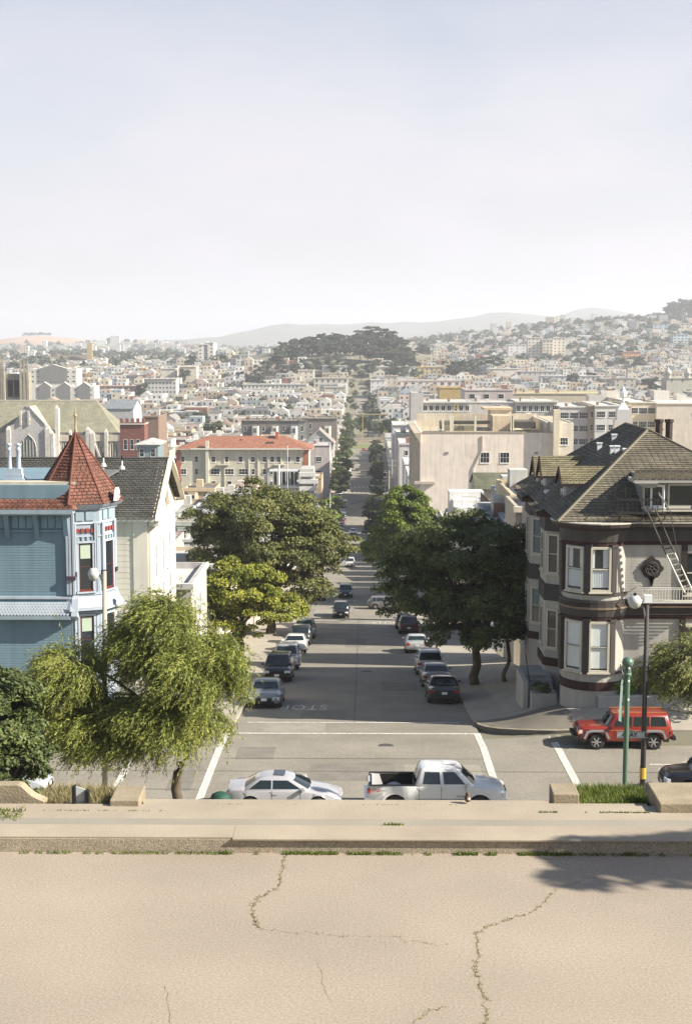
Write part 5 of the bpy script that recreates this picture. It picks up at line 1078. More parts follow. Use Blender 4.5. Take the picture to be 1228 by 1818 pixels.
for s in (.4, .75):
    MB().tube([at(1168,870+s*10,Yf1-.1), at(1188,905,Yf1-.1), at(1203,990,YR-1.1), at(1218,1040,YR-.9)], .022, 5).build('hand_rail', 'gloss', fe, col=IB)
for px in (1092, 1110): p = at(px, 905, Yf1+.6); MB().tube([p, (p[0],p[1],p[2]+1.1)], .035, 5).build('goose_neck', 'gloss', fe, col=IB)
for px in (1100, 1140, 1180): p = at(px, 911, Yf1); MB().tube([p, (p[0]+.1,YR-.1,p[2]-.7)], .03, 5).build('platform_bracket', 'gloss', fe, col=IB)
# low retaining wall, hedge, stoop
wl_ = empty('garden_wall', (0,0,0), 0, 'low pale grey garden wall with pillars below the corner house', 'wall')
zt_ = az(1236, YR-.7); MB().box(ax(1068,YR-.7), XE, YR-.8, YR-.55, -18.6, zt_).build('wall', 'paint', wl_, col=(.42,.42,.40)); MB().box(ax(1066,YR-.7), XE, YR-.84, YR-.5, zt_+.003, zt_+.07).build('coping', 'paint', wl_, col=(.48,.48,.46))
g0 = (ax(1108,YR-.4), YR-.3, az(1234,YR-.3)); hd = empty('hedge', g0, 0, 'clipped green hedge behind the low grey garden wall', 'hedge')
crown_mesh([((0,.1,.35),(1.1,.35,.45),34,.26), ((2.0,.1,.35),(1.2,.35,.42),34,.26), ((4.2,.1,.4),(1.6,.35,.45),34,.26)], 14000, .05, 71, name='leaves', mat='leaf_bright', parent=hd)
MB().tube([(0,.1,-.5),(0,.1,.3)], .05, 6).build('stem', 'bark', hd)
sp = empty('front_steps', (0,0,0), 0, 'grey entrance steps with planter and iron handrail beside the round bay', 'steps')
for k in range(6): MB().box(x0-1.5, x0-.1, YR+2.6+k*.3, YR+2.9+k*.3+2*(k==5), -20.2, g1(9.6,YR+2.6)+.15+.17*(k+1)).build('step', 'paint', sp, col=(.34,.33,.31))
MB().box(x0-1.75, x0-1.5, YR+2.3, YR+5.5, -20.4, g1(9.6,YR+2.6)+1.25).build('cheek_wall', 'paint', sp, col=RW); MB().box(x0-1.4, x0-.15, YR+1.5, YR+2.3, -20.2, g1(9.6,YR+2)+.75).build('planter', 'paint', sp, col=RW)
MB().tube([(x0-1.4,YR+2.6,g1(9.6,71)+1.2),(x0-1.4,YR+4.4,g1(9.6,71)+2.2)], .025, 5).build('handrail', 'black', sp)
pl = empty('planter_shrub', (x0-.8,YR+1.9,g1(9.6,YR+2)+.75), 0, 'dark shrub in the grey planter by the entrance steps', 'plant'); crown_mesh([((0,0,.25),(.6,.35,.3),12,.2)], 2500, .05, 73, name='leaves', mat='leaf_dark', parent=pl)
# ---------------- street furniture ----------------
def streetlamp(name, loc, h, reach, label, heads=1, col=(.45,.45,.42), yaw=pi, band=False, headr=.26, group=None):
    e = empty(name, loc, yaw, label, 'street lamp', group)
    MB().tube([(0,0,0),(0,0,h)], [.11,.075], 8).build('pole', 'plain', e, col=col, smooth=True)
    MB().lathe([(.2,0),(.2,.05),(.14,.12),(.13,.35)], 8).build('base', 'plain', e, col=col)
    MB().tube([(0,0,h-.9),(reach*.25,0,h-.45),(reach*.6,0,h-.12),(reach,0,h-.02)], [.05,.045,.04,.035], 6).build('arm', 'plain', e, col=col if not band else (.4,.42,.45), smooth=True)
    if headr > .2: MB().lathe([(.001,.12),(.12,.12),(headr*.7,.06),(headr,-.04),(headr*.96,-.14),(headr*.7,-.27),(headr*.35,-.34),(.001,-.36)], 14, (reach+.1,0,h-.02)).build('lamp_head', 'gloss', e, col=(.50,.50,.48), smooth=True)
    else: MB().hexa([(reach-.1,-.12,h-.08),(reach+.65,-.14,h-.10),(reach+.65,.14,h-.10),(reach-.1,.12,h-.08)], [(reach-.1,-.08,h+.03),(reach+.6,-.08,h+.04),(reach+.6,.08,h+.04),(reach-.1,.08,h+.03)]).build('lamp_head', 'gloss', e, col=(.72,.72,.70))
    if band:
        MB().lathe([(.118,0),(.118,.42)], 10, (0,0,2.1)).build('reflective_band', 'plain', e, col=(.55,.33,.05))
        MB().box(-.16,.12,-.12,.12,h-.15,h+.12).build('signal_box', 'gloss', e, col=(.75,.76,.75))
        MB().lathe([(.06,0),(.06,.09),(.001,.11)], 8, (reach+.1,0,h+.1)).build('photocell', 'black', e)
    return e
X, Y = ax(175.5, 51.4), 51.4; l = streetlamp('street_lamp', (X,Y,g1(X,Y)+.15), 9.55, .30, 'tall slim street lamp rising before the blue house tower, white globe head', col=(.35,.32,.26), headr=.215); l.rotation_euler = (0, R(-1.0), pi)
X, Y = ax(1152, 50.4), 50.4; lp = streetlamp('street_lamp', (X,Y,g1(X,Y)+.15), 8.75, .34, 'dark street lamp pole with a yellow band, in front of the corner house', col=(.045,.04,.038), band=True)
gp = empty('green_post', (ax(1120,45.5), 45.5, -18.3), 0, 'tall green post with a ball finial, left of the dark lamp pole', 'post')
hg = az(1166,45.5)+18.3-.0; GRN = (.085,.15,.10)
MB().lathe([(.12,0),(.085,.6),(.085,hg-.62)], 12).build('shaft', 'gloss', gp, col=GRN, smooth=True)
MB().lathe([(.10,hg-.62),(.135,hg-.60),(.135,hg-.54),(.11,hg-.50),(.11,hg-.38),(.07,hg-.36),(.05,hg-.33)], 12).build('collar', 'gloss', gp, col=GRN)
MB().lathe([(.001,-.19),(.10,-.16),(.17,-.09),(.195,0),(.17,.09),(.10,.16),(.001,.19)], 14, (0,0,hg-.17)).build('ball_finial', 'gloss', gp, col=GRN, smooth=True)
for py in (1185, 1208, 1241): MB().lathe([(.04,0),(.04,-.03),(.001,-.04)], 8, (.02,-.10,az(py,45.4)+18.3), axis='y').build('bolt', 'gloss', gp, col=(.8,.8,.8))
sgn = MB(); za, zb = az(1278,45.3)+18.3, az(1208,45.3)+18.3; sgn.hexa([(-.30,-.20,za),(-.16,-.02,za-.1),(-.15,.0,za-.1),(-.29,-.18,za)], [(-.24,-.20,zb),(-.12,-.02,zb+.1),(-.11,.0,zb+.1),(-.23,-.18,zb)])
o = sgn.build('traffic_sign', 'plain', None, col=(.14,.20,.17)); o.location = gp.location; tag(o, 'narrow dark green sign seen edge-on hanging left of the green post', 'sign')
MB().tube([(-.1,0,zb+.05),(-.2,-.1,zb+.3),(-.26,-.12,zb+.55)], .02, 5).build('sign_hook', 'metal', gp)
# street name plate CLAY, bolted to the lamp pole
X, Y = ax(1128,50.2), 50.2; sg = empty('street_sign', (X, Y, az(1303,50.2)), 0, 'pale street name plate reading CLAY, fixed between green post and lamp pole', 'street sign')
MB().box(-.48, .50, -.012, .012, -.135, .135).build('plate', 'plain', sg, col=(.40,.44,.44)); MB().box(-.05, .07, -.02, .02, .135, .2).build('bracket', 'metal', sg)
for s in (-1, 1): MB().box(.40, .62, -.02, .02, s*.1-.015, s*.1+.015).build('clamp', 'metal', sg)
letters('CLAY', sg, (-.03,-.016,-.0), .22, (pi/2,0,0), 'black', bold=.006)
for s in (-1, 1): MB().box(-.48,.50,-.0165,-.0135, s*.12-.006, s*.12+.006).build('border', 'black', sg)
# small metal cabinet on the near ledge, the bird
kb = empty('metal_cabinet', (ax(133,14.70), 14.70, -5.05), 0, 'low black metal housing with a pale grey panel behind the ledge', 'cabinet')
zc_ = az(1397,14.7)+5.05
MB().box(-.090,-.055,-.04,.04,0,zc_).box(-.085,-.06,-.05,-.04,0,zc_-.01).build('left_post', 'black', kb); MB().box(.045,.072,-.04,.04,0,zc_-.045).build('right_post', 'black', kb)
MB().box(.076,.086,-.04,.04,0,zc_-.05).build('right_rib', 'black', kb)
MB().hexa([(-.052,-.01,0),(.043,.0,0),(.043,.02,0),(-.052,.01,0)], [(-.052,-.01,zc_-.005),(.043,.0,zc_-.04),(.043,.02,zc_-.04),(-.052,.01,zc_-.005)]).build('panel', 'plain', kb, col=(.36,.38,.38))
bx, by = ax(835,14.75), 14.75; bd = empty('bird', (bx, by, -4.895), 0, 'tiny brown and white bird standing on the concrete ledge before the white pickup', 'bird')
MB().lathe([(.001,0),(.022,.008),(.034,.03),(.034,.052),(.024,.075),(.019,.085),(.020,.095),(.012,.108),(.001,.112)], 12, (0,0,.012)).build('body', 'plain', bd, col=(.10,.06,.035), smooth=True)
MB().lathe([(.001,-.02),(.016,-.012),(.022,0),(.016,.013),(.001,.02)], 10, (.006,-.020,.055)).build('breast', 'plain', bd, col=(.62,.48,.38), smooth=True)
MB().hexa([(-.004,-.020,.100),(.004,-.020,.100),(.004,-.018,.108),(-.004,-.018,.108)], [(-.001,-.034,.099),(.001,-.034,.099),(.001,-.034,.101),(-.001,-.034,.101)]).build('beak', 'black', bd)
for s in (-1, 1): MB().tube([(s*.010,-.005,.02),(s*.011,-.012,0)], .003, 5).build('leg', 'plain', bd, col=(.6,.5,.4))
# far street lamps, utility poles and wires
def cobra(px, Y, toph, reach, label, side): X = ax(px, Y); z = g1(X, Y)+.15; return streetlamp('street_lamp', (X,Y,z), az(toph,Y)-z, reach, label, yaw=0 if side > 0 else pi, headr=.1, group='street lamps along the far street')
for a in ((586,330,876,2.2,'grey street lamp left of the far parked row, in front of the round yellow-green tree',1),(598,520,812,2.4,'street lamp beside the far left street trees, upper of two arms',1),(606,640,781,2.4,'smallest street lamp far down the left kerb',1),(683,300,862,2.4,'street lamp on the right kerb reaching over the far street',-1)): cobra(*a)
def upole(px, Y, top, label):
    X = ax(px, Y); z = g1(X, Y); e = empty('utility_pole', (X,Y,z), 0, label, 'utility pole', 'wooden utility poles on the right'); h = az(top,Y)-z
    MB().tube([(0,0,-.3),(0,0,h)], [.17,.12], 7).build('pole', 'plain', e, col=(.42,.38,.32)); 
    for k in (0, 1): MB().box(-1.2,1.2,-.06,.06,h-.5-k*1.1,h-.36-k*1.1).build('crossarm', 'plain', e, col=(.34,.3,.25))
    for k in (-1,0,1): MB().lathe([(.06,0),(.07,.12),(.03,.2)], 6, (k*.95,0,h-.36)).build('insulator', 'plain', e, col=(.3,.3,.3))
upole(690, 310, 835, 'wooden utility pole beside the bright green tree on the right'); upole(695.5, 345, 815, 'second wooden utility pole, taller, right of the far street')
upole(577, 480, 800, 'utility pole left of the far street near the mauve building')
def wire(p, q, sag, label):
    b = MB(); b.tube([(p[0]+(q[0]-p[0])*t, p[1]+(q[1]-p[1])*t, p[2]+(q[2]-p[2])*t-sag*4*t*(1-t)) for t in np.linspace(0,1,14)], .022, 4, cap=False)
    tag(b.build('overhead_wire', 'black'), label, 'wire')
wire(at(545,955,215), at(735,925,215), 1.0, 'thin overhead wire crossing the street behind the bright green tree')
wire(at(570,905,300), at(690,868,300), .8, 'far overhead wire crossing from the left lamp to the right pole')
# ---------------- buildings of the middle distance ----------------
def bldg(name, label, cat, x0, x1, y0, y1, zb, zt, col, roof='flat', rcol=(.35,.34,.32), rh_=2.5, wins=(), group=None, cornice=.35, tcol=None, mat='paint', rmat='shingle', one=True, par=.5, over=.4, clutter=2, seed=1, boardh=0):
    e = empty(name, ((x0+x1)/2, y0, zb), 0, label, cat, group); cx = (x0+x1)/2; hx = (x1-x0)/2; D = y1-y0; H = zt-zb; tc_ = tcol or tuple(min(1, c*1.25) for c in col); g = random.Random(seed)
    b = MB().box(-hx, hx, 0, D, -2, H); 
    if roof == 'gable_ew': b.slab([(hx-.01,0,H),(hx-.01,D,H),(hx-.01,D/2,H+rh_-.1)], (-2*hx+.02,0,0))
    if roof == 'gable_ns': b.slab([(-hx,.01,H),(hx,.01,H),(0,.01,H+rh_-.1)], (0,D-.02,0))
    b.build('wall', mat, e, col=col)
    o = over
    if roof == 'flat':
        MB().box(-hx+.25, hx-.25, .25, D-.25, H-.1, H+.06).build('roof', 'flatroof', e, col=rcol)
        p = MB(); p.box(-hx, hx, 0, .25, H, H+par).box(-hx, hx, D-.25, D, H, H+par).box(-hx, -hx+.25, .25, D-.25, H, H+par).box(hx-.25, hx, .25, D-.25, H, H+par); p.build('parapet', mat, e, col=col)
        if cornice: MB().box(-hx-cornice*.5, hx+cornice*.5, -cornice, -.003, H+par-.35, H+par+.03).build('cornice', 'paint', e, col=tc_); MB().box(hx+.003, hx+cornice*.5, 0, D, H+par-.3, H+par+.03).build('cornice', 'paint', e, col=tc_)
        for k in range(clutter):
            u, v = g.uniform(-hx+1, hx-1.5), g.uniform(1.5, max(2, D-2.5)); s_ = g.choice(((1.6,2.2,1.5),(.5,.5,1.3),(1.0,1.0,.6),(.7,.7,.9)))
            MB().box(u, u+s_[0], v, v+s_[1], H, H+par+s_[2]*.8).build(('roof_hatch','chimney','skylight','roof_vent')[(1.6,.5,1.0,.7).index(s_[0])], 'paint', e, col=g.choice((tc_, (.5,.5,.48), (.25,.13,.1))))
    elif roof == 'hip':
        r = MB(); i = 0; m = min(hx, D/2); A = [(-hx-o,-o,H),(hx+o,-o,H),(hx+o,D+o,H),(-hx-o,D+o,H)]; P, Q = ((-hx+m,D/2,H+rh_),(hx-m,D/2,H+rh_)) if hx > D/2 else ((0,hx,H+rh_),(0,D-hx,H+rh_))
        if hx > D/2: r.face([A[0],A[1],Q,P]); r.face([A[1],A[2],Q]); r.face([A[2],A[3],P,Q]); r.face([A[3],A[0],P])
        else: r.face([A[0],A[1],P]); r.face([A[1],A[2],Q,P]); r.face([A[2],A[3],Q]); r.face([A[3],A[0],P,Q])
        r.build('roof', rmat, e, col=rcol); MB().box(-hx-o, hx+o, -o, D+o, H-.18, H-.003).build('eave', 'paint', e, col=tc_)
    elif roof == 'gable_ew':
        r = MB(); r.hexa([(-hx-.2,-o,H-.1),(hx+.2,-o,H-.1),(hx+.2,D/2,H+rh_-.1),(-hx-.2,D/2,H+rh_-.1)], [(-hx-.2,-o,H+.05),(hx+.2,-o,H+.05),(hx+.2,D/2,H+rh_+.05),(-hx-.2,D/2,H+rh_+.05)]); r.hexa([(hx+.2,D+o,H-.1),(-hx-.2,D+o,H-.1),(-hx-.2,D/2+.001,H+rh_-.1),(hx+.2,D/2+.001,H+rh_-.1)], [(hx+.2,D+o,H+.05),(-hx-.2,D+o,H+.05),(-hx-.2,D/2+.001,H+rh_+.05),(hx+.2,D/2+.001,H+rh_+.05)]); r.build('roof', rmat, e, col=rcol)
    elif roof == 'gable_ns':
        r = MB()
        for s in (-1, 1): r.hexa([(s*(hx+o),-.35,H-.15),(s*(hx+o),D+.2,H-.15),(0,D+.2,H+rh_-.1),(0,-.35,H+rh_-.1)][::s], [(s*(hx+o),-.35,H+.0),(s*(hx+o),D+.2,H+.0),(0,D+.2,H+rh_+.08),(0,-.35,H+rh_+.08)][::s])
        r.build('roof', rmat, e, col=rcol)
        t = MB(); 
        for s in (-1, 1): t.hexa([(s*(hx+o),-.42,H-.25),(s*(hx+o),-.36,H-.25),(0,-.36,H+rh_-.2),(0,-.42,H+rh_-.2)][::s], [(s*(hx+o),-.42,H),(s*(hx+o),-.36,H),(0,-.36,H+rh_+.1),(0,-.42,H+rh_+.1)][::s])
        t.build('barge_board', 'paint', e, col=tc_)
    for w_ in wins:   # (face, list of u from the left edge, list of z from the eave down, width, height, cols)
        f, us, zs, ww, wh = w_[:5]; cols = w_[5] if len(w_) > 5 else 1; pn = w_[6] if len(w_) > 6 else 'glass'
        for z in zs:
            for u in us:
                L_ = {'n': (-hx+u, -.0, H-z), 'w': (hx+.0, u, H-z), 'e': (-hx-.0, u, H-z), 's': (hx-u, D, H-z)}[f]
                window(e, L_, ww, wh, face=f, one=one, cols=cols, fr=.075, pane=pn)
    return e
def sp_(x0, n, d): return [x0+d*k for k in range(n)]
def bx_(px0, px1, pyt, Y, dep, h=None): x0, x1 = ax(px0, Y), ax(px1, Y); return x0, x1, Y, Y+dep, g1((x0+x1)/2, Y)-1, az(pyt, Y)
CRM = (.58,.49,.37); PALE = (.62,.58,.51); GREYW = (.50,.50,.48)
# the large cream block with the plain side wall
e = bldg('apartment_block', 'large cream apartment block with blank side wall and two dark windows, roof tanks', 'apartment block', 10.6, 35.3, 260, 300, -42.5, az(773,260), (.72,.64,.55), 'flat', (.44,.38,.28), wins=[('n',[ax(859,260)-10.6, ax(894,260)-10.6],[abs(az(822,260)-az(773,260))],1.75,2.0,3)], cornice=0, par=.55, clutter=0, one=False, tcol=(.5,.43,.33))
H = az(773,260)+42.5
for k, (zz) in enumerate((2.0, 6.5, 10.5, 14.5)):
    for q in range(8):
        w2 = window(e, (-12.35, 3+q*4.6, H-zz-2), 1.3, 2.0, face='e', one=True, fr=.12)
for q in range(4): MB().prism([(-12.35,2+q*9.6),(-12.35,5.5+q*9.6),(-13.3,4.9+q*9.6),(-13.3,2.6+q*9.6)], 0, H-.9).build('bay', 'paint', e, col=(.5,.44,.35))
MB().hexa([(-12.4,-.9,H-1.5),(-12.34,-.9,H-1.5),(-12.34,40,H-1.5),(-12.4,40,H-1.5)], [(-13.6,-1.0,H+.5),(-12.34,-1.0,H+.5),(-12.34,40,H+.5),(-13.6,40,H+.5)]).build('cornice', 'paint', e, col=(.45,.38,.29))
MB().box(-13.4,-9.6,-.55,-.005,H-8.9,H-8.4).build('belt_cornice', 'paint', e, col=(.5,.44,.36))
MB().box(-12.0,12.3,-.12,.3,H+.5,H+.72).build('coping', 'paint', e, col=(.34,.30,.22)); MB().box(-12,12,26,26.3,H,H+2.7).build('rear_parapet', 'paint', e, col=(.60,.53,.42))
MB().box(11.2,12.3,5,40,H,H+2.2).build('side_parapet', 'paint', e, col=(.60,.53,.42))
xo = -22.95
for q, (u, zz, ww, hh) in enumerate(((-9.5,4,4.5,5),(-3,H-4.2,2.2,2.6),(6.5,5,3.6,3),(2.2,H-11,5,1.6))): MB().box(u-ww/2, u+ww/2, -.012-.002*q, -.003, zz, zz+hh).build('stucco_patch', 'paint', e, col=((.68,.60,.52),(.66,.58,.50),(.72,.65,.56),(.64,.56,.48))[q])
MB().tube([(-1.0,-.15,H),(-1.0,-.15,H-2.5),(-2.6,-.15,H-6),(-2.6,-.15,H-12)], .10, 6).build('downpipe_or_shadow', 'plain', e, col=(.5,.45,.38))  # added pipe, its slanting run stands in for a shadow across the wall
for u in (-7.5, 8.8): MB().box(u-.3,u+.3,-.12,-.003,H-3.4,H-3.0).build('wall_vent', 'plain', e, col=(.25,.22,.18))
MB().box(-.9, 8.8, -.30, -.003, H-8.9, H-8.6).build('string_course', 'paint', e, col=(.55,.45,.30))
def rb(name, px0, px1, py0, py1, Yo, dep, col, mat='paint'): Y_ = 260+Yo; MB().box(ax(px0,Y_)+xo, ax(px1,Y_)+xo, Yo, Yo+dep, az(py1,Y_)+42.5, az(py0,Y_)+42.5).build(name, mat, e, col=col)
rb('penthouse', 868, 905, 727, 762, 18, 6, (.62,.55,.45)); rb('penthouse_wing', 872, 903, 738, 765, 12, 6, (.56,.46,.33)); rb('penthouse_cap', 856, 907, 724, 728, 17.7, 6.6, (.55,.45,.3))
rb('roof_tank', 780, 800, 748, 762, 8, 4, (.16,.145,.10)); rb('roof_tank', 803, 868, 748, 753, 12, 3, (.05,.045,.04)); rb('roof_tank', 785, 840, 756, 765, 6, 3, (.22,.20,.14)); rb('roof_shed', 908, 948, 749, 760, 10, 5, (.06,.055,.05)); rb('roof_shed', 906, 935, 745, 749, 12, 3, (.3,.27,.2))
for px in (783, 797, 800, 840, 904, 906): rb('flue', px, px+3.5, 738 if px != 783 else 744, 765, 5, .4, (.66,.62,.52))
for k in range(18): x = -12+k*1.4; MB().box(x, x+.07, .05, .12, H+.7, H+1.5).build('roof_rail_post', 'plain', e, col=(.3,.28,.2))
b = MB(); 
for s in (-1, 1): b.tube([(-4.6+s*.8, 20, H+.3), (-4.6+s*.25, 20, H+4.8)], .08, 5)
for k in range(4): b.box(-5.1,-4.1,19.95,20.05,H+1+k,H+1.12+k)
b.build('roof_ladder_frame', 'plain', e, col=(.5,.36,.12))
b2 = bldg('stair_tower', 'tall cream stair tower and flat wing right of the large cream block', 'building', ax(980,259), ax(1015,259), 259, 285, -42.5, az(753,259), (.68,.61,.50), 'flat', (.44,.38,.28), wins=[('n',[ax(998,259)-ax(980,259)],[abs(az(790,259)-az(753,259))],1.5,1.4,3)], cornice=0, par=.2, clutter=0)
MB().box(-1.9, -.8, -.4, 1, 0, az(727,259)+42.5).build('chimney_shaft', 'paint', b2, col=(.66,.58,.44))
# long two-storey pale building with dark window strips behind it
def ribbon(px0, px1, pyt, pyb, Y, dep, col, label, wtop, wbot, nw, roofc=(.5,.48,.42), over=.8):
    x0, x1 = ax(px0,Y), ax(px1,Y); zb = g1((x0+x1)/2,Y)-1; zt = az(pyt,Y); e = bldg('low_building', label, 'building', x0, x1, Y, Y+dep, zb, zt, col, 'flat', roofc, cornice=over, par=.15, clutter=3, seed=px0)
    W_ = x1-x0; wd = W_/nw*.8; h_ = az(wtop,Y)-az(wbot,Y)
    for k in range(nw): window(e, (-W_/2+W_*(k+.5)/nw, 0, az(wbot,Y)-zb), wd, h_, one=True, cols=2, rows=1, fr=.12)
    return e
ribbon(748, 832, 714, 735, 430, 20, (.42,.42,.40), 'long flat-roofed grey building with a strip of dark windows, left half', 719, 730, 8, (.45,.44,.40))
ribbon(912, 985, 713, 735, 430, 20, (.42,.41,.38), 'flat-roofed grey building with dark window strip behind the cream roof tanks', 719, 731, 7)
bldg('building', 'plain light grey box between the two strip-windowed buildings', 'building', *bx_(832,912,716,432,18), (.47,.45,.43), 'flat', (.5,.48,.44), cornice=.2, clutter=3, wins=[('n',[8.0],[.9],2.6,.5,2)])
bldg('building', 'pink-grey block with three square dark windows above the flat roofs', 'building', *bx_(822,908,694,470,18), (.50,.44,.41), 'flat', (.5,.48,.44), cornice=.2, clutter=6, wins=[('n',[2.5,7.2,12.0],[2.6],1.9,1.6,1)])
bldg('building', 'long ochre-edged low roof beyond the pink-grey block', 'building', *bx_(908,1110,700,560,30), (.47,.42,.32), 'flat', (.42,.36,.2), cornice=.3, clutter=10)
bldg('building', 'blank pale concrete end wall left of the strip-windowed buildings', 'building', *bx_(728,750,700,425,16), (.46,.45,.43), 'flat', (.5,.48,.44), cornice=0, clutter=0)
bldg('building', 'ochre flat-roofed shed by the ball field', 'building', *bx_(778,820,690,600,14), (.45,.33,.14), 'flat', (.5,.4,.2), cornice=.2, clutter=0)
# cream five-storey complex at the right
def complex_(px0, px1, pyt, Y, dep, col, label, nu, nz, dz, ww=2.6, wh=1.9, z0=3.2, cols=4, tcol=None, name='apartment_block', clutter=2, seed=3, cornice=.3):
    x0, x1 = ax(px0,Y), ax(px1,Y); W_ = x1-x0; return bldg(name, label, 'apartment block', x0, x1, Y, Y+dep, g1((x0+x1)/2,Y)-1, az(pyt,Y), col, 'flat', (.55,.53,.49), wins=[('n',[W_*(k+.5)/nu for k in range(nu)],[z0+dz*k for k in range(nz)],ww,wh,cols)], clutter=clutter, seed=seed, cornice=cornice, tcol=tcol)
complex_(990, 1040, 724, 425, 30, (.52,.50,.46), 'pale grey wing of the five-storey complex, leftmost, with paired windows', 3, 4, 3.9, seed=4)
complex_(1040, 1052, 722, 424, 25, (.40,.32,.22), 'narrow tan recess of the five-storey complex', 1, 4, 3.9, ww=1.0, cols=1, clutter=0)
complex_(1052, 1094, 722, 422, 30, (.60,.58,.54), 'white central bay of the five-storey complex with paired windows', 2, 4, 3.9, seed=6)
complex_(1094, 1116, 722, 424, 30, (.52,.44,.31), 'tan bay of the five-storey complex right of the white one', 1, 4, 3.9, clutter=0)
complex_(1112, 1160, 716, 440, 40, (.56,.51,.42), 'cream wing of the complex with paired dark windows, at the right', 3, 2, 4.2, seed=8)
complex_(1160, 1290, 718, 438, 40, (.58,.52,.44), 'long blank cream wing at the right picture edge', 1, 1, 3, ww=.8, wh=.8, seed=9)
for px0, px1, py, Y, lb_ in ((1040,1062,704,470,'white penthouse box, first on the complex roof'),(1062,1100,697,480,'cream penthouse box with a vent on the complex roof'),(1128,1140,710,465,'narrow white roof shaft on the cream wing'),(1155,1182,696,470,'tall white penthouse box standing on the cream wing'),(1195,1212,703,470,'small white roof box at the far right')):
    bldg('penthouse', lb_, 'roof structure', ax(px0,Y), ax(px1,Y), Y, Y+6, g1(60,Y)+4, az(py,Y), (.60,.57,.52), 'flat', (.5,.5,.5), cornice=0, clutter=0)
# white cowl on the roof line, and the green-glazed house with turrets at the right
cw = empty('roof_cowl', at(1105,735,300), 0, 'white metal cowl with a peaked vent rising behind the corner house roof', 'roof vent')
MB().box(-1.9,1.9,-1,1,-22,-1.2).build('shaft', 'paint', cw, col=(.46,.44,.42)); MB().box(-1.4,1.4,-.9,.9,-1.2,1.0).build('housing', 'plain', cw, col=(.42,.42,.42)); MB().hexa([(-1.2,-.8,1),(1.2,-.8,1),(1.2,.8,1),(-1.2,.8,1)], [(-.3,-.2,2.4),(.3,-.2,2.4),(.3,.2,2.4),(-.3,.2,2.4)]).build('hood', 'plain', cw, col=(.6,.63,.66)); MB().lathe([(.3,2.4),(.25,3.3),(.7,3.6),(.8,4.4),(.1,5.6),(.001,6.2)], 8).build('cowl', 'gloss', cw, col=(.55,.6,.66))
# orange tile roofed building
Yo = 395; x0, x1 = ax(338,Yo), ax(548,Yo)
e = bldg('institution', 'three-storey cream building with long orange tile roof and brick corner quoins', 'building', ax(322,Yo), x1, Yo, Yo+14, -50, az(797,Yo), (.56,.52,.42), 'hip', (.38,.165,.10), rh_=3.2, rmat='tile', over=1.2, tcol=(.60,.56,.45), one=False, wins=[])
Hh = az(797,Yo)+50; cxo = (ax(322,Yo)+x1)/2
for pyb, pxs, ww, wh, cols in ((821,(326,350,),1.1,1.7,1),(821,(380,403,428,450,470,484,495,512,529),1.25,1.7,1),(843,(327,),1.7,1.7,2),(843,(350,450,470,484),1.1,1.7,1),(843,(383,408,433),2.6,1.7,3),(845,(512,529),1.4,1.9,1),(866,(350,380,408,433),1.4,1.9,1)):
    for px in pxs: window(e, (ax(px,Yo)-cxo, 0, az(pyb,Yo)+50), ww, wh, one=False, cols=cols, fr=.1)
for px in (372, 400, 443, 459, 477, 500): MB().box(ax(px,Yo)-cxo-.2, ax(px,Yo)-cxo+.1, -.25, -.003, 3, Hh-.2).build('downpipe_or_shadow', 'paint', e, col=(.62,.58,.48))
MB().box(ax(370,Yo)-cxo-.5, ax(370,Yo)-cxo+.35, -1.0, -.003, 3, Hh+2.2).build('chimney_shaft', 'paint', e, col=(.62,.59,.5))
for pxa, pxb in ((311,322),(540,548)):
    for k in range(16): 
        z = Hh-1.1-k*1.15; d = .25*(k%2); MB().box(ax(pxa,Yo)-cxo+(0 if pxa > 500 else .6)-d*(pxa>500), ax(pxb,Yo)-cxo+d*(pxa<500), -.09, -.003, z, z+1.1).build('quoin', 'brickwall', e, col=(.36,.12,.08))
MB().box(ax(311,Yo)-cxo+.6, ax(322,Yo)-cxo, 0, 13, -2, Hh-.1).build('end_wall', 'brickwall', e, col=(.36,.13,.09))
MB().box(ax(340,Yo)-cxo, ax(535,Yo)-cxo, -1.26, -1.1, Hh-.15, Hh+.25).build('gutter', 'plain', e, col=(.6,.57,.5))
MB().box(ax(487,Yo)-cxo, ax(493,Yo)-cxo, 5, 7, Hh+2, Hh+4.4).build('chimney', 'brickwall', e, col=(.36,.12,.08)); MB().box(ax(474,Yo)-cxo, ax(486,Yo)-cxo, 2, 4, Hh+.8, Hh+1.8).build('roof_dormer', 'plain', e, col=(.10,.07,.06)); MB().box(ax(428,Yo)-cxo, ax(433,Yo)-cxo, 4, 5, Hh+1.5, Hh+2.6).build('roof_vent', 'plain', e, col=(.45,.2,.13))
for px in (398, 497): MB().box(ax(px,Yo)-cxo-1.6, ax(px,Yo)-cxo+1.6, -1.1, -.01, az(826,Yo)+50, az(825,Yo)+50.15).build('balcony', 'plain', e, col=(.5,.46,.38))
bldg('wing', 'small dark-roofed brick wing left of the orange tile roof', 'building', ax(285,400), ax(312,400), 398, 410, -50, az(822,400), (.50,.47,.40), 'flat', (.08,.06,.05), wins=[('n',[2.2],[3.6],1.2,2.4,1)], cornice=.6, tcol=(.07,.05,.04), clutter=0)
# mauve building beside the far street
bldg('building', 'mauve-grey plain building with two windows at the left kerb of the far street', 'building', ax(546,452), -10.4, 452, 470, -50.5, az(793,452), (.53,.47,.44), 'flat', (.4,.38,.36), wins=[('n',[3.6],[4.8,9.2],1.9,1.6,2),('w',[4,9,14],[4.8,9.2],1.2,1.8,1)], cornice=.1, tcol=(.10,.09,.08), par=.3)
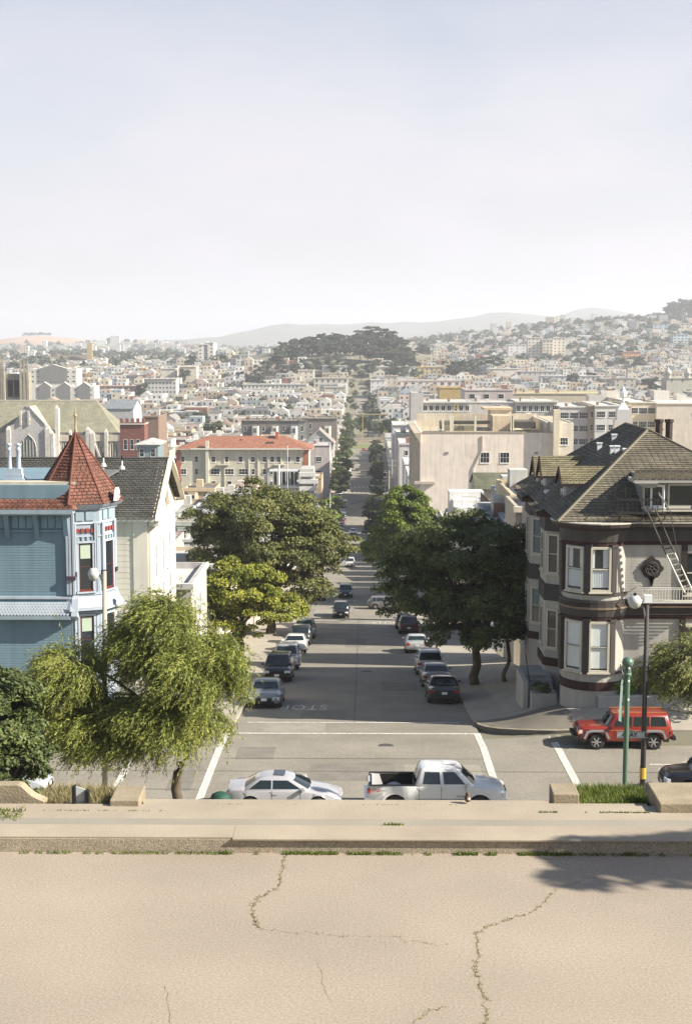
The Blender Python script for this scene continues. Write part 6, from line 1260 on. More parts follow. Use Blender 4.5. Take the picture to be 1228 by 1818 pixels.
# white stepped balcony building below it
e = empty('balcony_house', (0,0,0), 0, 'white building with glazed roof terrace and stepped balconies right of the orange roof', 'building')
Y = 300; X0, X1 = ax(478,Y), ax(530,Y); zt = az(866,Y); WH = (.62,.61,.57)
MB().box(X0, X1, Y, Y+14, -45, zt).build('wall', 'paint', e, col=(.42,.42,.39)); MB().box(X0-.3, X1+.3, Y-.4, Y+14, zt, zt+.35).build('terrace_edge', 'paint', e, col=WH)
for k in range(8): x = X0+(X1-X0)*k/7; MB().box(x-.07, x+.07, Y, Y+.14, zt+.35, az(838,Y)).build('pergola_post', 'paint', e, col=WH)
MB().box(X0, X1, Y+.2, Y+4, az(838,Y), az(836,Y)).build('pergola_roof', 'paint', e, col=(.5,.5,.48)); MB().box(X0+.5, X1-.5, Y+4, Y+9, zt, az(838,Y)).build('glazed_room', 'glass', e)
for k in range(9):
    z = zt-2+ -.0-k*1.5+4.5; x = X1+.4+(k%2)*.5+k*.1
    MB().box(X1+.2, x+3.2, Y-1.5, Y-.5, z, z+.9).build('balcony_front', 'paint', e, col=(.68,.67,.63)); MB().box(X1+.3, x+3.1, Y-.5, Y+2, z-.15, z+.1).build('balcony_floor', 'paint', e, col=(.5,.5,.46))
MB().box(X1+.5, X1+3.2, Y-.4, Y+8, -45, zt+4).build('stair_core', 'paint', e, col=(.46,.45,.42))
MB().tube([(X0+2.2,Y-1,zt-8),(X0+2.2,Y-1,zt+5)], .2, 6).build('vent_pipe', 'plain', e, col=(.7,.7,.68)); MB().tube([(X0+4,Y-1,zt-4),(X0+4,Y-1,zt+9)], .09, 6).build('mast', 'plain', e, col=(.6,.6,.58))
# white houses stepping down right of the street, behind the bright tree
def rw(px0, px1, pyt, Y, dep, col, label, **k):
    x1 = ax(px1, Y); return bldg('row_house', label, 'house', 10.4, max(x1, 15), Y, Y+dep, g1(12,Y)-1, az(pyt,Y), col, 'flat', (.62,.60,.57), wins=[('n',[2.0,4.2] if k.get('w',1) else [],[3.0],1.0,1.5,1),('e',[2,5,8,11][:max(1,int(dep/3))],[2.6,5.8,9],1.1,1.7,1)], clutter=k.get('c',3), seed=int(Y), cornice=.3)
rw(700, 745, 846, 322, 22, (.60,.59,.56), 'white flat-roofed house nearest behind the bright green tree'); rw(697, 745, 826, 350, 20, (.55,.56,.56), 'pale blue-grey flat-roofed house behind the nearest white one')
rw(690, 745, 790, 400, 22, (.60,.57,.53), 'off-white house with a corner bay, middle of the white right-hand row'); rw(683, 745, 772, 440, 20, (.63,.60,.56), 'tall white house with roof railings in the right-hand row', c=6); rw(679, 745, 756, 490, 22, (.60,.58,.56), 'white house with a roof deck at the far end of the right-hand row', c=7)
# roofs between the trees and the big block
Y = 175; e = bldg('shed_house', 'low building with dark green-grey shingle roof under the cream wall', 'house', ax(845,Y), ax(945,Y), Y, Y+9, -36, az(868,Y), (.45,.42,.34), 'gable_ew', (.13,.135,.085), rh_=1.6, one=False)
for k in range(4): MB().box(-4.2+k*.9, -3.9+k*.9, -.32, -.2, 6.5, 14.6).build('timber_post', 'plain', e, col=(.28,.23,.15))
bldg('shed_house', 'flat tan-roofed extension beside the dark green-grey roof', 'house', ax(878,165), ax(928,165), 165, 172, -35, az(884,165), (.46,.42,.35), 'gable_ew', (.46,.40,.33), rh_=.8, over=.3)
e = empty('white_porch_roof', (0,0,0), 0, 'white terraced roof deck with a rail frame below the cream wall', 'roof terrace'); Y = 168
for px0, px1, py0, py1, d, c in ((797,858,880,873,0,(.72,.70,.68)),(803,858,893,886,-1,(.75,.73,.70)),(805,850,905,897,-2,(.78,.76,.73))): MB().box(ax(px0,Y), ax(px1,Y), Y+d, Y+d+3, az(py0,Y)-2, az(py1,Y)).build('terrace', 'paint', e, col=c)
MB().box(ax(812,Y), ax(860,Y), Y-1, Y+5, -35, az(907,Y)).build('wall', 'paint', e, col=(.55,.50,.42))
MB().tube([(ax(817,Y),Y-2.2,az(893,Y)),(ax(817,Y),Y-2.2,az(878,Y)),(ax(842,Y),Y-2.2,az(878,Y)),(ax(842,Y),Y-2.2,az(898,Y))], .07, 5).build('rail_frame', 'plain', e, col=(.45,.43,.4))
tag(MB().hexa([(ax(856,150),150,-36),(ax(878,150),150,-36),(ax(878,150),152,-36),(ax(856,150),152,-36)], [(ax(855,150),150,az(876,150)),(ax(872,150),150,az(892,150)),(ax(872,150),152,az(892,150)),(ax(855,150),152,az(876,150))]).build('dark_gable', 'plain', None, col=(.05,.035,.03)), 'dark shingled gable wall between the white deck and the brick house', 'wall')
Y = 118; e = bldg('brick_house', 'tan brick house with dark arched window beside the corner house', 'house', ax(907,Y), ax(942,Y), Y, Y+14, -28, az(889,Y), (.50,.42,.29), 'flat', (.45,.43,.4), cornice=.25, clutter=1, mat='brickwall', one=False)
MB().prism([(-.55,-.08),(.5,-.08),(.5,-.003),(-.55,-.003)], 8.6, 11.6).build('dark_window', 'glass', e)
bldg('house', 'narrow grey-blue house side between dark gable and tan brick house', 'house', ax(888,130), ax(906,130), 130, 140, -30, az(890,130), (.30,.32,.32), 'flat', (.4,.4,.4), cornice=.2, clutter=1)
# houses along the first block on the right, glimpsed under the trees: their shade lies on the road
XR0 = 10.6
for k, (ya, yb, zh, c, nm_) in enumerate(((88.6,93.6,9.5,(.33,.32,.30),'grey house first beyond the corner house on the right'),(96.6,104.8,10,(.45,.40,.32),'tan house under the dark trees, second beyond the corner house'),(108.5,117.4,9,(.35,.37,.42),'blue-grey house third beyond the corner house'))):
    pass
bldg('house', 'grey house first beyond the corner house on the right', 'house', XR0, 22, 87.0, 93.9, -22.5, -10.6, (.33,.32,.30), 'flat', (.4,.4,.4), wins=[('e',[1.5,4.5],[3,6.3],1.1,1.8,1)])
bldg('house', 'tan house under the dark trees, second beyond the corner house', 'house', XR0, 22, 97.9, 105.0, -24, -11.8, (.45,.40,.32), 'flat', (.4,.4,.4), wins=[('e',[1.5,4.5],[3,6.3],1.1,1.8,1)])
bldg('house', 'blue-grey house third beyond the corner house', 'house', XR0, 12.1, 115.2, 128, -27, -15.2, (.35,.37,.42), 'flat', (.4,.4,.4), wins=[('e',[1.5,4.5,7.5],[3],1.1,1.8,1)])
bldg('house', 'dark house fourth beyond the corner house', 'house', XR0, 12.1, 128.05, 143.2, -31, -17.5, (.25,.22,.20), 'flat', (.4,.4,.4), wins=[('e',[3,8,13,18],[3],1.1,1.8,1)])
rr = random.Random(5)
def side_row(side, y0, y1, zlo, cols, lab, hmin=8, hmax=11, gap=(1.5,4.0)):
    y = y0; k = 0; ordn = ['first','second','third','fourth','fifth','sixth','seventh','eighth','ninth','tenth','eleventh','twelfth','thirteenth','fourteenth','fifteenth','sixteenth','seventeenth','eighteenth']
    while y < y1-6:
        d = rr.uniform(7, 11); zz = g1(side*10, y+d/2); h = rr.uniform(hmin, hmax); c = rr.choice(cols); xa, xb = (XR0, XR0+12) if side > 0 else (-11.2-12, -11.2)
        bldg('house', f'{lab}, {ordn[k]} from the near end', 'house', xa, xb, y, min(y+d, y1), zz-2.5, zz+h, c, rr.choice(['flat','flat','gable_ew']), rr.choice([(.4,.39,.37),(.16,.15,.14),(.5,.48,.45)]), rh_=1.8, wins=[('e' if side > 0 else 'w',[1.6,4.6],[2.6,5.6],1.1,1.8,1),('n',[2.5,8.5] if gap[0] > 1 else [],[2.6],1.0,1.6,1)], seed=k)
        y += d+rr.uniform(*gap); k += 1
COLS = [(.52,.50,.46),(.45,.44,.42),(.55,.47,.36),(.38,.42,.44),(.60,.57,.52),(.40,.33,.27),(.48,.50,.45)]
side_row(1, 172, 258, 0, COLS, 'house right of the second block of the street', 8, 10.5, (2.5,5)); side_row(-1, 92, 156, 0, COLS, 'house left of the first block behind the big trees', 5, 7.0, (1.2,3))
side_row(-1, 173, 262, 0, COLS, 'house left of the second block of the street', 5, 7.5); side_row(-1, 277, 366, 0, COLS, 'house left of the third block of the street', 5, 8)
side_row(-1, 474, 575, 0, COLS, 'house left of the fifth block of the street', 8, 11); side_row(1, 515, 680, 0, COLS, 'house right of the far flat blocks of the street', 7, 9, (1.5,3)); side_row(-1, 590, 735, 0, COLS, 'house left of the far flat blocks of the street', 7, 9)
# Victorian gable house and dark slate-fronted terrace by the far street
bldg('gabled_house', 'grey-green Victorian gable house with a triangular window, left of the far street', 'house', ax(541,540), ax(592,540), 540, 554, -51.5, az(788,540), (.36,.39,.38), 'gable_ns', (.33,.28,.24), rh_=5.6, wins=[('n',[5.4],[-.2],3.2,2.2,3),('n',[3,7.8],[4],2.4,2,2)], tcol=(.58,.56,.52), over=.7)
for k, (pa, pb, c) in enumerate(((430,462,(.14,.13,.12)),(462,498,(.17,.15,.13)),(498,530,(.13,.13,.13)),(530,545,(.24,.26,.24)),(545,598,(.19,.17,.15)))):
    e = bldg('terrace_house', ['dark slate-fronted terrace house with white bay, leftmost of the row','dark terrace house with white bay window, second in the row','dark terrace house with white bay window, third in the row','narrow grey-green terrace house between the dark ones','wide dark-roofed end house of the slate terrace by the street'][k], 'house', ax(pa,600), ax(pb,600), 600, 616, -52.5, az(748-(k == 4)*4,600), c, 'flat', (.2,.19,.18), wins=[('n',[1.6,],[4.2,8],1.2,2.2,1)], clutter=4, seed=k, cornice=.5, tcol=(.3,.27,.22))
    W_ = (ax(pb,600)-ax(pa,600)); q = az(748,600)+52.5
    if k != 3: MB().prism([(W_*.05,-.003),(W_*.05+.6,-1.1),(W_*.05+2.6,-1.1),(W_*.05+3.2,-.003)][::-1][::-1], 0, q-2.0).build('bay', 'paint', e, col=(.55,.54,.5)); window(e, (W_*.05+1.6, -1.1, q-5.0), 1.6, 2.2, one=True, cols=3); window(e, (W_*.05+1.6, -1.1, q-9.0), 1.6, 2.2, one=True, cols=3)
# ---------------- church ----------------
Y = 450; gchz = g1(-90, Y)-1
ch2 = empty('church', (0,0,0), 0, 'pale stone gothic church with green-grey steep roof and lancet windows at the left', 'church')
ST_ = (.50,.47,.44); STL = (.58,.55,.50); RC = (.25,.24,.17)
P = lambda px, py, dy=0: at(px, py, Y+dy)
X0, X1 = ax(-120,Y), ax(228,Y); zE, zR = az(768,Y), az(712,Y+10)
MB().box(X0, X1, Y, Y+20, gchz, zE).build('wall', 'stone', ch2, col=ST_)
b = MB(); xa = ax(176, Y+10); b.face([(X0,Y-.5,zE),(ax(213,Y),Y-.5,zE),(xa,Y+10,zR),(X0,Y+10,zR)]); b.face([(ax(213,Y),Y-.5,zE),(ax(213,Y),Y+20.5,zE),(xa,Y+10,zR)]); b.face([(ax(213,Y),Y+20.5,zE),(X0,Y+20.5,zE),(X0,Y+10,zR),(xa,Y+10,zR)])
b.build('roof', 'churchroof', ch2, col=RC)
MB().box(X0, xa, Y+9.8, Y+10.2, zR-.05, zR+.35).build('ridge', 'stone', ch2, col=(.5,.48,.4))
MB().box(ax(106,Y), ax(230,Y), Y-1.6, Y-.55, az(783,Y), az(772,Y)).build('parapet', 'stone', ch2, col=(.55,.50,.42)); MB().box(ax(106,Y), ax(228,Y), Y-1.2, Y-.003, gchz, az(783.2,Y)).build('aisle_wall', 'stone', ch2, col=(.52,.48,.44))
# transept gable facing us
gx0, gx1, gc = ax(18,Y-4), ax(92,Y-4), ax(53,Y-4); zs = az(765,Y-4); zp = az(721,Y-4)
MB().slab([(gx0,Y-4,gchz),(gx1,Y-4,gchz),(gx1,Y-4,az(757,Y)),(gx1-2,Y-4,az(752,Y)),(gc+.6,Y-4,zp),(gc-.6,Y-4,zp),(gx0+2,Y-4,az(752,Y)),(gx0,Y-4,az(757,Y))], (0,1.2,0)).build('gable_wall', 'stone', ch2, col=(.48,.46,.45))
b = MB(); b.face([(gx1-.6,Y-3.2,az(762,Y)),(gx1-.6,Y+8,az(762,Y)),(gc,Y+8,zp-.3),(gc,Y-3.2,zp-.3)]); b.face([(gc,Y-3.2,zp-.3),(gc,Y+8,zp-.3),(gx0+.6,Y+8,az(762,Y)),(gx0+.6,Y-3.2,az(762,Y))]); b.build('transept_roof', 'churchroof', ch2, col=(.50,.42,.30))
MB().hexa([(gc-.2,Y-4.3,zp-.3),(gc+.9,Y-4.3,zp-.5),(gc+.9,Y-3.9,zp-.5),(gc-.2,Y-3.9,zp-.3)], [(gc-.2,Y-4.3,zp+.3),(gc+1,Y-4.3,zp+.2),(gc+1,Y-3.9,zp+.2),(gc-.2,Y-3.9,zp+.3)]).build('gable_coping', 'stone', ch2, col=STL)
MB().hexa([(gc+.6,Y-4.3,zp-.3),(gx1-1.2,Y-4.3,az(752,Y)-.4),(gx1-1.2,Y-2.9,az(752,Y)-.4),(gc+.6,Y-2.9,zp-.3)], [(gc+.6,Y-4.3,zp+.2),(gx1-1.2,Y-4.3,az(752,Y)+.15),(gx1-1.2,Y-2.9,az(752,Y)+.15),(gc+.6,Y-2.9,zp+.2)]).build('gable_coping', 'stone', ch2, col=STL)
def lancet(xc, yw, z0, z1, w_, nm='lancet_window', mull=3):
    h = z1-z0; pts = [(xc-w_/2,z0),(xc+w_/2,z0)]; zz = z1-w_*.85
    for k in range(6): t = k/5; pts.append((xc+w_/2*(1-t**1.6), zz+(z1-zz)*t**.75))
    for k in range(4, -1, -1): t = k/5; pts.append((xc-w_/2*(1-t**1.6), zz+(z1-zz)*t**.75))
    o = MB().slab([(x,yw-.05,z) for x,z in pts], (0,.08,0)).build(nm, 'paleglass', ch2)
    fr = MB(); fr.tube([(x,yw-.08,z) for x,z in pts+[pts[0]]], .13, 4, cap=False)
    for k in range(1, mull+1): x = xc-w_/2+w_*k/(mull+1); fr.box(x-.09, x+.09, yw-.16, yw-.06, z0, zz+(z1-zz)*.55)
    fr.build('tracery', 'stone', o, col=(.6,.56,.5))
lancet(ax(54,Y-4), Y-4, az(816,Y), az(770,Y), ax(68,Y)-ax(41,Y), mull=4)
for px in (119, 179, 206): lancet(ax(px,Y), Y-1.2, az(815,Y), az(782,Y), 2.3, mull=2)
lancet(ax(54,Y-4), Y-4, az(750,Y), az(738,Y), 1.5, mull=2)
for px in (47, 61): MB().box(ax(px,Y)-.3, ax(px,Y)+.3, Y-4.5, Y-4, az(754,Y), az(728,Y)).build('niche_pinnacle', 'stone', ch2, col=(.5,.47,.42))
for px, dy, pt, wd in ((19,-4.6,758,1.3),(88,-4.6,758,1.6),(96,-4.6,766,1.0),(105,-2.4,722,1.1),(128,-1.6,765,.8),(159,-2.4,760,1.3),(166,-2.4,766,1.5),(191,-2.0,764,1.0),(224,-2.0,758,1.2),(-10,-4.6,760,1.2)):
    x = ax(px,Y+dy); MB().box(x-wd/2, x+wd/2, Y+dy, Y-.2, gchz, az(pt+3,Y)).build('buttress', 'stone', ch2, col=STL)
    MB().hexa([(x-wd/2,Y+dy,az(pt+3,Y)),(x+wd/2,Y+dy,az(pt+3,Y)),(x+wd/2,Y+dy+1,az(pt+3,Y)),(x-wd/2,Y+dy+1,az(pt+3,Y))], [(x-.2,Y+dy+.4,az(pt,Y)+.5),(x+.2,Y+dy+.4,az(pt,Y)+.5),(x+.2,Y+dy+.6,az(pt,Y)+.5),(x-.2,Y+dy+.6,az(pt,Y)+.5)]).build('pinnacle', 'stone', ch2, col=STL)
for px0, px1 in ((222,252),(168,182),(172,150)):
    b = MB(); xa_, xb_ = ax(px0,Y-2), ax(px1,Y-3); za_ = az(776,Y); zb_ = az(816,Y)
    b.hexa([(xa_,Y-2.2,za_-1.6),(xb_,Y-2.2,zb_-1.5),(xb_,Y-1.3,zb_-1.5),(xa_,Y-1.3,za_-1.6)], [(xa_,Y-2.2,za_),(xb_,Y-2.2,zb_),(xb_,Y-1.3,zb_),(xa_,Y-1.3,za_)]); b.build('flying_buttress', 'stone', ch2, col=(.56,.52,.45))
# gothic twin towers behind the church (solid boxes, black panels stand for the shade in the openings)
tw = empty('twin_towers', (0,0,0), 0, 'weathered gothic bell towers with thin pinnacles at the far left, beyond the church roof', 'church tower'); Y = 500; TC = (.30,.27,.22)
for px, w_ in ((10,11),(22,0),(50,16)):
    if not w_: continue
    xa_, xb_ = ax(px-w_/2,Y), ax(px+w_/2,Y); MB().box(xa_, xb_, Y, Y+4, -50, az(662,Y)).build('tower', 'stone', tw, col=TC)
    for x in (xa_+.4, xb_-.4, (xa_+xb_)/2): 
        MB().hexa([(x-.4,Y-.3,az(662,Y)),(x+.4,Y-.3,az(662,Y)),(x+.4,Y+.5,az(662,Y)),(x-.4,Y+.5,az(662,Y))], [(x-.08,Y,az(635,Y)),(x+.08,Y,az(635,Y)),(x+.08,Y+.2,az(635,Y)),(x-.08,Y+.2,az(635,Y))]).build('pinnacle', 'stone', tw, col=(.34,.30,.24)); MB().box(x-.45, x+.45, Y-.4, Y, -45, az(655,Y)).build('buttress', 'stone', tw, col=(.38,.34,.27))
    MB().box((xa_+xb_)/2-.6, (xa_+xb_)/2+.6, Y-.05, Y, az(695,Y), az(668,Y)).build('belfry_shade_panel', 'black', tw)
MB().box(ax(15,Y), ax(43,Y), Y+1, Y+3, -50, az(664,Y)).build('linking_wall', 'stone', tw, col=(.27,.25,.21)); 
for px in (24, 35): MB().box(ax(px,Y)-.9, ax(px,Y)+.9, Y+.9, Y+1, az(705,Y), az(675,Y)).build('arch_shade_panel', 'black', tw)  # flat black panels paint the dark inside of the arches
# brick crenellated tower, blue-grey hall, bay-fronted teal house
e = bldg('brick_tower', 'dark red brick crenellated tower right of the church', 'tower', ax(216,430), ax(259,430), 430, 437, -50.5, az(752,430), (.17,.065,.05), 'flat', (.1,.08,.07), mat='brickwall', cornice=.5, tcol=(.55,.5,.42), clutter=0, par=0, wins=[('n',[1.6,3.6,5.4],[8],1.2,3.2,1)])
for k in range(5): MB().box(-3.6+k*1.65, -2.7+k*1.65, -.3, .4, az(752,430)+50.5+.02, az(743,430)+50.5).build('merlon', 'brickwall', e, col=(.2,.08,.06))
bldg('hall', 'long blue-grey roofed hall beyond the brick tower', 'building', *bx_(190,240,726,520,20), (.40,.41,.41), 'gable_ew', (.22,.24,.26), rh_=3); bldg('low_building', 'dark low brick building right of the brick tower', 'building', *bx_(258,284,742,450,20), (.22,.15,.11), 'flat', (.17,.16,.13), cornice=.3)
e = bldg('bay_house', 'teal grey house with round bays below the brick tower', 'house', ax(246,380), ax(282,380), 380, 392, -49.5, az(789,380), (.17,.23,.24), 'hip', (.50,.50,.46), rh_=1.2, wins=[('n',[1.2,4.2],[3.4],1.3,2.2,1)], tcol=(.5,.5,.46), over=.8, mat='paint')
FT = {932: 652, 958: 652.5, 976: 652, 898: 642, 355: 652, 366: 650, 260: 716, 290: 690, 322: 690, 170: 714, 100: 652, 108: 654, 700: 704, 701: 707, 657: 708, 684: 706, 655: 674, 735: 674, 558: 698, 572: 670, 576: 712, 434: 708, 530: 682, 1100: 650, 1102: 634, 1085: 706, 1108: 705, 1186: 620, 1150: 594, 1188: 592, 915: 684, 955: 692, 1010: 692, 864: 680, 1176: 714}
def foot(px, py):
    Y = 300.0
    while Y < 4000 and az(py, Y) > g1(ax(px, Y), Y)+.5: Y += 8
    return Y
# stepped white complex with dark peaked bays
def peaked(px0, px1, pyt, pyb, Y, npk, col, label):
    x0, x1 = ax(px0,Y), ax(px1,Y); W_ = x1-x0; zb = g1((x0+x1)/2,Y)-1; zt = az(pyt,Y); e = bldg('apartment_block', label, 'apartment block', x0, x1, Y, Y+20, zb, zt, col, 'flat', (.5,.5,.48), wins=[('n',[W_*(k+.5)/8 for k in range(8)],[2.4,5.8,9.2],1.9,1.3,2)], clutter=4, seed=px0, cornice=0)
    for k in range(npk):
        c = -W_/2+W_*(k+.5)/npk; h = zt-zb; w_ = W_/npk*.30
        MB().slab([(c-w_,-.6,h-9),(c+w_,-.6,h-9),(c+w_,-.6,h+.5),(c,-.6,h+3.4),(c-w_,-.6,h+.5)], (0,.59,0)).build('peaked_bay', 'paint', e, col=(.20,.20,.19))
        MB().hexa([(c-w_-.6,-.7,h+.2),(c,-.7,h+3.4),(c,4,h+3.4),(c-w_-.6,4,h+.2)], [(c-w_-.6,-.7,h+.5),(c,-.7,h+3.8),(c,4,h+3.8),(c-w_-.6,4,h+.5)]).build('bay_roof', 'paint', e, col=(.55,.53,.48)); MB().hexa([(c,-.7,h+3.4),(c+w_+.6,-.7,h+.2),(c+w_+.6,4,h+.2),(c,4,h+3.4)], [(c,-.7,h+3.8),(c+w_+.6,-.7,h+.5),(c+w_+.6,4,h+.5),(c,4,h+3.8)]).build('bay_roof', 'paint', e, col=(.6,.58,.52))
peaked(60, 142, 656, 690, foot(100,722), 1, (.62,.60,.55), 'stepped white apartment block with one big dark peaked bay, left of centre'); peaked(68, 172, 688, 712, foot(120,732), 3, (.60,.58,.53), 'lower white apartment block with three dark peaked bays')
# named landmarks of the far slopes
def lm(px0, px1, pyt, Y, dep, col, label, nu, nz, dz, ww, wh, z0=2.5, roof='flat', rcol=(.5,.48,.45), rh_=3, name='apartment_block', cat='apartment block', cl=3, **k):
    Y = foot((px0+px1)/2, FT[px0]) if px0 in FT else Y
    x0, x1 = ax(px0,Y), ax(px1,Y); W_ = x1-x0
    return bldg(name, label, cat, x0, x1, Y, Y+dep, g1((x0+x1)/2,Y)-6, az(pyt,Y), col, roof, rcol, rh_=rh_, wins=[('n',[W_*(q+.5)/nu for q in range(nu)],[z0+dz*q for q in range(nz)],ww,wh,2)], clutter=cl, seed=px0, cornice=k.get('cornice',.6), over=.8, tcol=k.get('tcol'))
lm(932,958,600,1250,16,(.66,.60,.50),'tall cream tower slab, left wing, highest building on the right slope',4,7,3.3,2.0,1.5); lm(958,976,604,1252,16,(.60,.53,.42),'recessed middle of the tall cream tower slab',3,7,3.3,2.0,1.5); lm(976,998,600,1250,16,(.66,.60,.50),'right wing of the tall cream tower slab',3,8,3.3,1.8,1.5)
lm(898,930,612,1240,14,(.66,.64,.60),'plain white block left of the tall cream slab',3,3,3.4,1.6,1.4)
lm(355,372,612,1350,14,(.66,.63,.57),'slim white apartment tower on the left slope, front half',2,7,3.4,2.2,1.5); lm(366,383,609,1360,14,(.64,.62,.56),'slim white apartment tower on the left slope, taller rear half',2,7,3.4,2.2,1.5)
lm(260,316,673,900,16,(.52,.51,.48),'six-storey grey hotel-like block with a heavy white cornice on the left slope',9,5,3.2,1.6,1.6,z0=4,cornice=1.4,tcol=(.68,.67,.63)); lm(290,316,655,1080,16,(.62,.57,.49),'plain cream block above the hotel-like building',1,2,5,1,1.2); lm(322,352,652,1080,16,(.60,.54,.44),'second plain cream block, right of the first, on the left slope',1,2,5,1,1.2)
lm(170,254,686,820,18,(.52,.36,.29),'long pink flat building with white-framed window bands at the left',8,2,4,3.4,1.6); lm(100,110,630,1500,12,(.3,.27,.2),'small dark block near the brown-roofed church',1,1,3,1,1)
b_ = lm(108,168,645,1150,18,(.34,.27,.19),'brown-roofed church hall with a square ochre tower on the far left slope',8,1,3,1.2,2.4,roof='gable_ew',rcol=(.19,.15,.10),rh_=10,name='far_church',cat='church')
YT = b_.location.y; zt0 = b_.location.z; kq = YT/1150; MB().box(11*kq,15*kq,-3,1,0,az(609,YT)-zt0).build('tower', 'stone', b_, col=(.45,.34,.16)); MB().box(15*kq,20*kq,-2,6,0,az(640,YT)-zt0).build('porch', 'stone', b_, col=(.52,.38,.18))
lm(700,815,676,760,16,(.55,.47,.42),'long two-storey pinkish school building with dark window band',9,1,4,2.8,2.2,z0=3.4); lm(701,818,690,750,8,(.56,.50,.44),'lower arcade of the pinkish school building',12,1,4,3.0,1.6,z0=2.6,cl=0); lm(657,684,675,800,14,(.66,.64,.61),'narrow white four-storey block right of the street on the hill foot',3,5,3.2,.9,1.1)
lm(684,705,668,840,14,(.44,.38,.32),'brown block next to the narrow white one',2,3,3.2,1.2,1.4); lm(655,735,652,980,16,(.64,.62,.57),'long white row at the foot of the park hill',9,1,3,1.4,1.6); lm(735,785,652,990,14,(.58,.45,.22),'ochre yellow building on the right slope below the park hill',6,2,3.4,1.6,1.6)
lm(558,618,672,820,14,(.55,.52,.44),'cream block with dark balcony recesses left of the street below the hill',6,2,3.6,1.8,2.2,z0=3,rcol=(.25,.24,.2)); lm(572,616,650,960,14,(.60,.59,.55),'white block with a lantern roof left of the street, higher up',4,2,3.4,1.4,1.5); lm(576,614,688,740,12,(.50,.47,.41),'tan flat block lower left of the hill street',1,1,3,1.5,1.5); lm(434,546,683,790,14,(.58,.57,.53),'long white row of bay-windowed flats left of the hill street',16,2,3.6,1.5,1.8); lm(530,558,658,930,14,(.60,.55,.46),'cream corner flats above the long white row',3,2,3.4,1.3,1.5)
lm(1100,1130,625,1300,14,(.60,.25,.10),'orange brick block on the right hillside',6,2,3.6,2,1.6); lm(1102,1135,616,1360,14,(.66,.64,.60),'white block above the orange brick one',4,2,3.4,2,1.6); lm(1085,1122,672,700,12,(.46,.42,.36),'grey-tan block with a square stair tower on the right',3,3,3.4,1.6,1.6); lm(1108,1117,657,705,8,(.55,.50,.42),'square stair tower of the grey-tan block',1,4,3.4,1.2,1.2)
lm(1186,1212,594,2000,20,(.45,.56,.58),'pale blue-green tower high on the right hillside',4,5,3.6,3,1.6); lm(1150,1185,576,2350,20,(.42,.50,.56),'blue-grey block near the top of the right hillside',4,3,4,3,2); lm(1188,1215,575,2380,20,(.58,.52,.42),'tan block beside the blue-grey one on the hilltop',3,2,4,3,2)
lm(915,985,660,860,14,(.46,.44,.42),'grey long house row in the middle of the right slope',8,1,3.4,1.3,1.5); lm(955,1010,668,800,14,(.55,.56,.55),'pale grey-blue bay-windowed flats on the right slope',5,3,3.2,1.6,1.6); lm(1010,1060,668,805,14,(.58,.57,.54),'white bay-windowed flats right of the grey-blue ones',6,3,3.2,1.4,1.6); lm(864,918,655,900,14,(.64,.59,.52),'plain cream two-part building on the right slope',1,1,3,1.2,1.2)
d_ = lm(1176,1290,672,760,20,(.46,.44,.36),'domed stone church at the right picture edge on the slope',6,1,4,1.4,3,name='far_church',cat='church')
YT = d_.location.y
for px in (1179, 1213): MB().lathe([(2.2,-3),(2.2,0),(2.6,.1),(2.4,1.6),(1.6,3.2),(.5,4.2),(.3,5.4),(.001,5.8)], 12, (ax(px,YT)-d_.location.x, 1, az(664,YT)-d_.location.z)).build('dome', 'stone', d_, col=(.5,.49,.44), smooth=True)
# ball field at the end of the street
tag(strip('lawn', -26, 24, 700, 735, .05, 'lawn', nx=8), kind='structure')
bf = empty('ball_field_backstop', (0,0,0), 0, 'tall wire fence with an ochre post at the end of the far street', 'fence'); zf = g1(0,740)
for x in (-16,-12,-8,-4,0,4,8): MB().box(x-.08,x+.08,742,742.2,zf,zf+4.5).build('post', 'plain', bf, col=(.42,.43,.40))
for z in (.1,2.2,4.4): MB().box(-16,8,742.05,742.15,zf+z,zf+z+.1).build('rail', 'plain', bf, col=(.42,.43,.40))
MB().box(.05,.4,745,745.4,zf,zf+15.8).build('tall_post', 'plain', bf, col=(.42,.32,.12)); MB().box(-4.2,13.5,745.5,745.8,zf+14.6,zf+15.1).build('beam', 'plain', bf, col=(.36,.28,.13))
for k in range(3): tag(MB().box(-17,14,748+k*10,750+k*10,zf-.5,zf+.8+k*1.2).build('low_wall', 'concrete'), ('lowest','middle','highest')[k]+' pale terrace wall across the end of the far street', 'wall')
